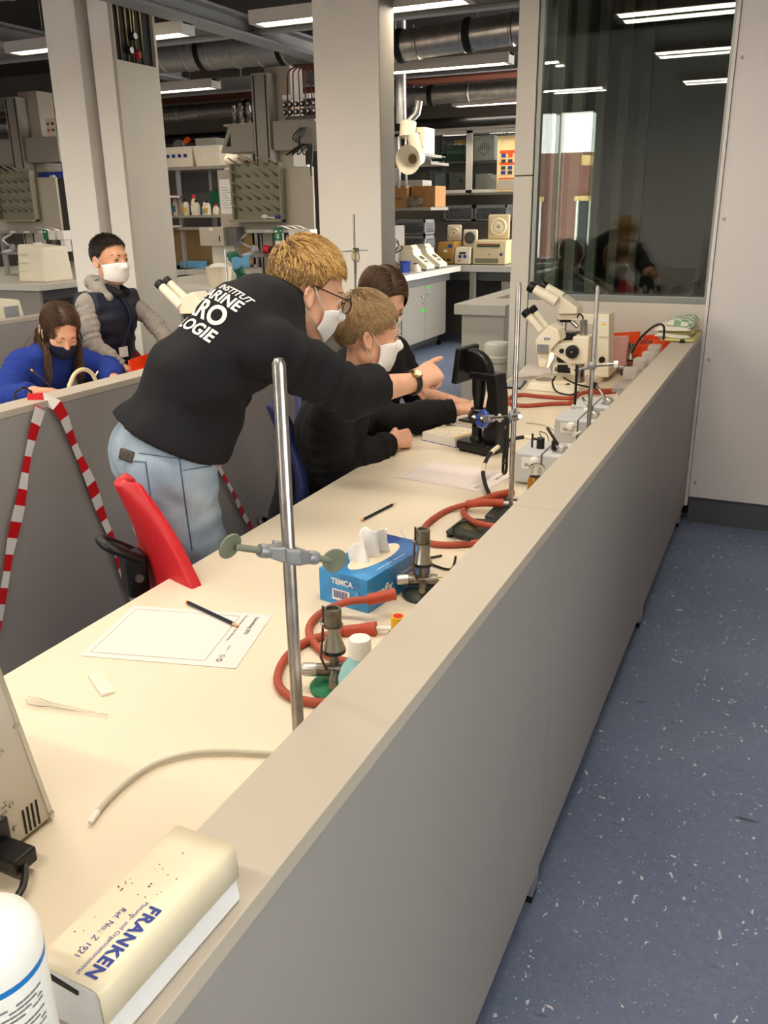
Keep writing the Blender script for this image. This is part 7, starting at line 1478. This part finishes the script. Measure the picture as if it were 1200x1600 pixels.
face_bits(A['head'], A['ax'], 1.06, adult, (0, -.25), 'skin', 'hairroot'); face_mask(A['head'], A['ax'], 1.06, adult, kind='duck')
hair(A['head'], A['ax'], 1.06, adult, ['hairblond', 'hairblond2', 'hairblond3', 'hairroot'], dict(n=7600, line=[(0, .60), (.5, .53), (.9, .34), (1.15, .05), (1.35, -.30), (1.52, -.36), (1.62, -.12), (1.85, -.18), (2.1, -.6), (3.15, -.8)], len=lambda d: (.034 if d.y > .35 else .06) if d.z > .62 else (.04 if d.z > .45 else .018), crown=(0, -.55, .83), bias=lambda d: (0, .45 if d.z > .5 else 0, 0), lift=.5, grav=.02, mess=.2, vol=.04, mx=.05, mxt=.17, w=.0012, shell=.004, cap='hairroot', dark=lambda d: .65 if d.z < .2 else 0), 3)
r_, f_, u_ = A['ax']; GP = lambda a, b, c: A['head']+r_*(a*1.06)+f_*(b*1.06)+u_*(c*1.06); gl_ = None
for sg in (-1, 1):
    ring = [GP(sg*.034+.026*math.cos(a), .101-.010*abs(math.cos(a)*.5+.5*sg*1)*0, .0+.0185*math.sin(a)) for a in [2*PI*k/24 for k in range(24)]]
    fr = MB().tube(ring+[ring[0]], .0019, 8).build('glasses_rim', 'black', adult); MB().add(ring, [tuple(range(24))]).build('lens', 'clear', fr, thick=.001)
    MB().tube([GP(sg*.060, .099, .008), GP(sg*.077, .085, .012), GP(sg*.083, -.01, .016), GP(sg*.081, -.032, .006)], .0024, 8, flat=(1, .6)).build('glasses_temple', 'black', adult)
MB().tube([GP(-.009, .102, .004), GP(0, .107, .007), GP(.009, .102, .004)], .0019, 8).build('glasses_bridge', 'black', adult)
# ---------------------------------------------------------------- the seated boy in front
fwB = V(.93, .37, 0); rB = V(.37, -.93, 0)
Bo = dict(pel=V(-1.40, 2.36, .545), mid=V(-1.36, 2.36, .70), che=V(-1.28, 2.37, .865), neck=V(-1.195, 2.385, .995), head=V(-1.148, 2.362, 1.158), hs=1.0)
Bo['ax'] = head_axes(V(.77, .65, -.14))
Bo['shR'] = V(-1.215, 2.235, .925); Bo['shL'] = V(-1.30, 2.51, .925); Bo['elR'] = V(-1.235, 2.275, .725); Bo['wrR'] = V(-1.135, 2.51, .792); Bo['elL'] = V(-1.36, 2.56, .72); Bo['wrL'] = V(-1.20, 2.50, .64)
Bo['hipR'] = Bo['pel']+rB*.075; Bo['hipL'] = Bo['pel']-rB*.075; Bo['knR'] = Bo['hipR']+fwB*.36+V(0, 0, -.01); Bo['knL'] = Bo['hipL']+fwB*.36+V(0, 0, -.01); Bo['anR'] = Bo['knR']+fwB*.03+V(0, 0, -.43); Bo['anL'] = Bo['knL']+fwB*.03+V(0, 0, -.43)
for q in 'LR': Bo['toe'+q] = Bo['an'+q]+fwB*.12-V(0, 0, .04)
boy, _ = make_body(Bo, .84, 'boy with short fair hair, white mask and black sweater seated at the near bench', 'skin', .0037, {'R': (V(.35, .75, -.06), V(-.75, .4, -.5), V(.1, .1, .9), .155, FIST), 'L': (V(.7, -.2, 0), V(0, 0, -1), V(.2, .8, 0), .155, REST)})
garment_top(Bo, .90, .012, .007, 'sweater', boy, 'sweater', cuff=.94, hem=(V(-1.40, 2.36, .50), V(0, 0, -1)), fold=(.004, 2.6, .3), rip=(.004, 24), slr=(.070, .062, .060, .046), seed=8)
garment_legs(Bo, .86, .009, 'trousers', boy, 'trousers'); shoes(Bo, .86, boy, 'shoe')
face_bits(Bo['head'], Bo['ax'], 1., boy, (.1, -.25), 'skin', 'hairash2'); face_mask(Bo['head'], Bo['ax'], 1., boy, kind='flat')
hair(Bo['head'], Bo['ax'], 1., boy, ['hairash', 'hairash2', 'hairash3'], dict(n=7600, len=lambda d: (.045 if d.y > .5 else .07) if d.z > .35 else .045, crown=(-.05, -.55, .83), bias=lambda d: (0, .3 if d.y > 0 else 0, 0), lift=.45, grav=.06, mess=.32, vol=.05, mx=.09, mxt=.10, w=.0012, shell=.004, cap='hairash2', line=[(0, .42), (.5, .38), (.9, .2), (1.15, -.05), (1.35, -.35), (1.52, -.38), (1.62, -.18), (1.85, -.28), (2.1, -.7), (3.15, -.86)]), 6)
for sg in (.03, -.03):
    b0 = Bo['neck']+rB*(sg*1.6)+fwB*.04+V(0, 0, .02); ly = [b0, Bo['che']+fwB*.115+rB*sg+V(0, 0, .04), Bo['mid']+fwB*.15+rB*sg*.5+V(0, 0, .02)]; MB().tube(spline(ly, 6), .007, 6, flat=(1, .25), up=fwB).build('lanyard_strap', 'lanyard', boy)
# ---------------------------------------------------------------- the child behind him
fwK = V(.98, -.2, 0); rK = V(-.2, -.98, 0)
K3 = dict(pel=V(-1.50, 3.03, .545), mid=V(-1.47, 3.02, .71), che=V(-1.43, 3.0, .90), neck=V(-1.40, 2.985, 1.06), head=V(-1.365, 2.945, 1.195), hs=1.0)
K3['ax'] = head_axes(V(.72, -.42, -.55)); K3['shR'] = K3['che']+rK*.15+V(0, 0, .07); K3['shL'] = K3['che']-rK*.15+V(0, 0, .07)
K3['elR'] = V(-1.255, 2.715, .80); K3['wrR'] = V(-1.035, 2.855, .83); K3['elL'] = V(-1.32, 3.16, .81); K3['wrL'] = V(-1.12, 3.02, .825)
K3['hipR'] = K3['pel']+rK*.075; K3['hipL'] = K3['pel']-rK*.075; K3['knR'] = K3['hipR']+fwK*.36; K3['knL'] = K3['hipL']+fwK*.36; K3['anR'] = K3['knR']+V(.02, 0, -.44); K3['anL'] = K3['knL']+V(.02, 0, -.44)
for q in 'LR': K3['toe'+q] = K3['an'+q]+fwK*.12-V(0, 0, .04)
kid3, _ = make_body(K3, .84, 'brown-haired child in black sweater behind the fair boy, hands at the microscope', 'skin', .005, {'R': (V(.8, .25, .1), V(.1, .2, -.9), V(.1, .9, 0), .155, REST), 'L': (V(.85, -.35, 0), V(0, 0, -1), V(-.2, -.9, 0), .155, REST)})
garment_top(K3, .90, .012, .0085, 'sweater2', kid3, 'sweater', cuff=.95, hem=(V(-1.5, 3.03, .5), V(0, 0, -1)), slr=(.070, .062, .060, .048), seed=11, arms='R'); gl3 = None
F = Field(np.minimum(np.array(K3['shL']), np.array(K3['wrL']))-.15, np.maximum(np.array(K3['shL']), np.array(K3['wrL']))+.15, .0085); limb(F, [K3['shL'], K3['elL'], K3['elL'].lerp(K3['wrL'], .35)], [.06, .053, .05], fold=(.004, 4, .2)); F.cut(K3['elL'].lerp(K3['wrL'], .36), K3['wrL']-K3['elL'], .09); F.build('sleeve', 'sweater2', kid3)
garment_legs(K3, .86, .010, 'trousers', kid3, 'trousers'); shoes(K3, .86, kid3, 'shoe'); face_bits(K3['head'], K3['ax'], 1., kid3, (0, -.3), 'skin', 'hairbrown'); face_mask(K3['head'], K3['ax'], 1., kid3)
hair(K3['head'], K3['ax'], 1., kid3, ['hairbrown', 'hairbrown2', 'hairbrown3'], dict(n=5000, len=lambda d: .17, part=0.0, lift=.12, grav=.32, mess=.1, vol=.06, mx=.12, mxt=.03, lat=.06, w=.0014, shell=.003, cap='hairbrown2', line=[(0, .5), (.5, .42), (.95, .25), (1.32, 0), (1.5, -.2), (1.85, -.25), (2.2, -.48), (3.15, -.62)]), 9)
# ---------------------------------------------------------------- the girl in the blue hoodie
fwG = V(.95, -.3, 0); rG = V(-.3, -.95, 0)
G = dict(pel=V(-3.29, 2.95, .545), mid=V(-3.24, 2.96, .68), che=V(-3.14, 2.98, .81), neck=V(-3.05, 2.99, .91), head=V(-2.985, 2.972, 1.02), hs=1.0)
G['ax'] = head_axes(V(.78, -.40, -.62), tilt=-.06); G['shR'] = V(-3.13, 2.855, .865); G['shL'] = V(-3.09, 3.125, .85); G['elR'] = V(-3.13, 2.70, .72); G['wrR'] = V(-2.93, 2.72, .79); G['elL'] = V(-2.98, 3.24, .80); G['wrL'] = V(-2.80, 3.08, .79)
G['hipR'] = G['pel']+rG*.075; G['hipL'] = G['pel']-rG*.075; G['knR'] = G['hipR']+fwG*.36; G['knL'] = G['hipL']+fwG*.36; G['anR'] = G['knR']+V(.02, 0, -.44); G['anL'] = G['knL']+V(.02, 0, -.44)
for q in 'LR': G['toe'+q] = G['an'+q]+fwG*.12-V(0, 0, .04)
girl, _ = make_body(G, .84, 'girl in royal blue hoodie with long brown hair looking down at the second bench', 'skin', .005, {'R': (V(.7, .55, -.02), V(.2, 0, -.9), V(-.4, .8, 0), .15, REST), 'L': (V(.8, -.4, 0), V(0, 0, -1), V(-.4, -.8, 0), .15, REST)})
def ghood(F):
    nk = G['neck']; bk_ = -fwG
    for a, b in ((nk+rG*.09+fwG*.02, nk+bk_*.08+rG*.03+V(0, 0, .01)), (nk+bk_*.08+rG*.03+V(0, 0, .01), nk-rG*.09+fwG*.02), (nk+bk_*.06+rG*.06+V(0, 0, -.04), nk+bk_*.06-rG*.06+V(0, 0, -.04))): F.cap(a, b, .035, k=.03)
garment_top(G, .92, .014, .0085, 'bluehoodie', girl, 'hoodie', cuff=.92, hem=(V(-3.29, 2.95, .5), V(0, 0, -1)), fold=(.005, 4, .3), slr=(.076, .068, .064, .05), seed=14, extra=ghood)
garment_legs(G, .86, .010, 'trousers', girl, 'trousers'); shoes(G, .86, girl, 'shoe'); face_bits(G['head'], G['ax'], 1., girl, (0, -.4), 'skin', 'hairbrown', closed=True); face_mask(G['head'], G['ax'], 1., girl, 'maskdark', top=-.012)
hair(G['head'], G['ax'], 1., girl, ['hairbrown', 'hairbrown2', 'hairbrown3'], dict(n=7000, len=lambda d: .29, part=0.0, lift=.10, grav=.5, mess=.07, vol=.05, mx=.10, mxt=.02, lat=.068, edge=.02, w=.0015, shell=.003, cap='hairbrown2', line=[(0, .52), (.5, .45), (.95, .25), (1.32, 0), (1.5, -.35), (1.85, -.5), (2.2, -.75), (3.15, -.85)]), 12)
MB().tube(spline([G['neck']+rG*.05+fwG*.06, G['che']+fwG*.13+rG*.04, G['mid']+fwG*.14+rG*.02], 6), .007, 6, flat=(1, .3), up=fwG).build('lanyard_strap', 'lanyard', girl)
# ---------------------------------------------------------------- the standing boy with the vest
fwS = V(.985, .17, 0); rS = V(.17, -.985, 0)
S = dict(pel=V(-3.17, 3.42, .74), mid=V(-3.13, 3.42, .88), che=V(-3.09, 3.405, 1.03), neck=V(-3.07, 3.40, 1.17), head=V(-3.035, 3.405, 1.302), hs=.98)
S['ax'] = head_axes(V(.93, -.12, -.04)); S['shR'] = V(-3.09, 3.26, 1.095); S['shL'] = V(-3.075, 3.545, 1.095); S['elR'] = V(-3.03, 3.215, .91); S['wrR'] = V(-2.925, 3.285, .80); S['elL'] = V(-2.93, 3.555, .985); S['wrL'] = V(-2.74, 3.50, .82)
S['hipR'] = S['pel']+rS*.075; S['hipL'] = S['pel']-rS*.075
for q in 'LR': S['kn'+q] = S['hip'+q]+V(.02, 0, -.34); S['an'+q] = S['hip'+q]+V(0, 0, -.655); S['toe'+q] = S['an'+q]+fwS*.12-V(0, 0, .04)
sboy, _ = make_body(S, .82, 'standing dark-haired boy in navy vest over grey hoodie, leaning on the second bench', 'skin2', .005, {'R': (V(.9, .2, -.25), V(.1, 0, -.95), V(.2, .9, 0), .15, REST), 'L': (V(.9, -.1, -.1), V(0, 0, -1), V(0, -.9, 0), .15, REST)})
garment_top(S, .84, .006, .0085, 'greyfleece', sboy, 'grey_hoodie', cuff=.93, hem=(V(-3.17, 3.42, .72), V(0, 0, -1)), fold=(.006, 4, .3), slr=(.056, .050, .047, .040), seed=17, extra=lambda F: [F.cap(S['neck']+rS*.085+V(0, 0, .0), S['neck']-fwS*.08+V(0, 0, .02), .03, k=.03), F.cap(S['neck']-fwS*.08+V(0, 0, .02), S['neck']-rS*.085+V(0, 0, .0), .03, k=.03), F.cap(S['neck']+rS*.085, S['neck']+rS*.075+fwS*.05+V(0, 0, -.04), .024, k=.02), F.cap(S['neck']-rS*.085, S['neck']-rS*.075+fwS*.05+V(0, 0, -.04), .024, k=.02)])
F = Field(np.array(S['pel'])-.28, np.array(S['neck'])+.25, .0075); trunk(F, {k: v for k, v in S.items()}, .88, .024)
sl, x, y, z = F.win(F.lo, F.lo+F.n*F.h); F.D += (.006*np.abs(np.sin((z+0*x+0*y)*52))-.004).astype(np.float32)          # quilted chambers
for q, sg in (('R', 1), ('L', -1)): F.cut(S['sh'+q]+rS*(sg*.012)+V(0, 0, -.01), rS*sg+V(0, 0, .12), .15)
F.cut(S['neck']+V(0, 0, -.015), V(0, 0, 1)); F.cut(V(-3.17, 3.42, .70), V(0, 0, -1)); F.build('vest', 'vest', sboy)
F = Field(np.array(S['neck'])-.15, np.array(S['neck'])+.15, .006)
for a, b in ((rS*.062-fwS*.01, rS*.035+fwS*.085+V(0, 0, -.045)), (-rS*.062-fwS*.01, -rS*.035+fwS*.085+V(0, 0, -.045)), (rS*.062-fwS*.01, -fwS*.06), (-fwS*.06, -rS*.062-fwS*.01)): F.cap(S['neck']+a+V(0, 0, .018), S['neck']+b+V(0, 0, .018), .02, k=.015)
F.build('vest_collar', 'vestinner', sboy)
zc = [S['neck']+fwS*.085+V(0, 0, -.05), S['che']+fwS*.135, S['mid']+fwS*.135, S['pel']+fwS*.13]; MB().tube(spline(zc, 6), .012, 8, flat=(1, .4), up=fwS).build('zip_placket', 'vestinner', sboy)
MB().obox(V(-2.985, 3.37, .86), (.004, .06, .05)).build('name_card', 'white', sboy); MB().tube(spline([S['neck']+fwS*.07+rS*.04, S['che']+fwS*.145+rS*.03, V(-2.99, 3.37, .885)], 5), .004, 6).build('lanyard_strap', 'lanyard', sboy)
garment_legs(S, .86, .010, 'trousers', sboy, 'trousers'); shoes(S, .86, sboy, 'shoe'); face_bits(S['head'], S['ax'], .98, sboy, (.15, 0), 'skin2', 'hairdark'); face_mask(S['head'], S['ax'], .98, sboy)
hair(S['head'], S['ax'], .98, sboy, ['hairdark', 'hairdark2'], dict(n=5200, line=[(0, .55), (.5, .5), (.8, .38), (1.1, .12), (1.3, -.25), (1.5, -.38), (1.62, -.15), (1.85, -.2), (2.1, -.6), (3.15, -.8)], len=lambda d: .022 if d.z > .45 else .011, crown=(0, -.5, .86), bias=lambda d: (0, .3, 0), lift=.3, grav=.03, mess=.2, vol=.04, mx=.08, mxt=.08, w=.0012, shell=.003), 15)
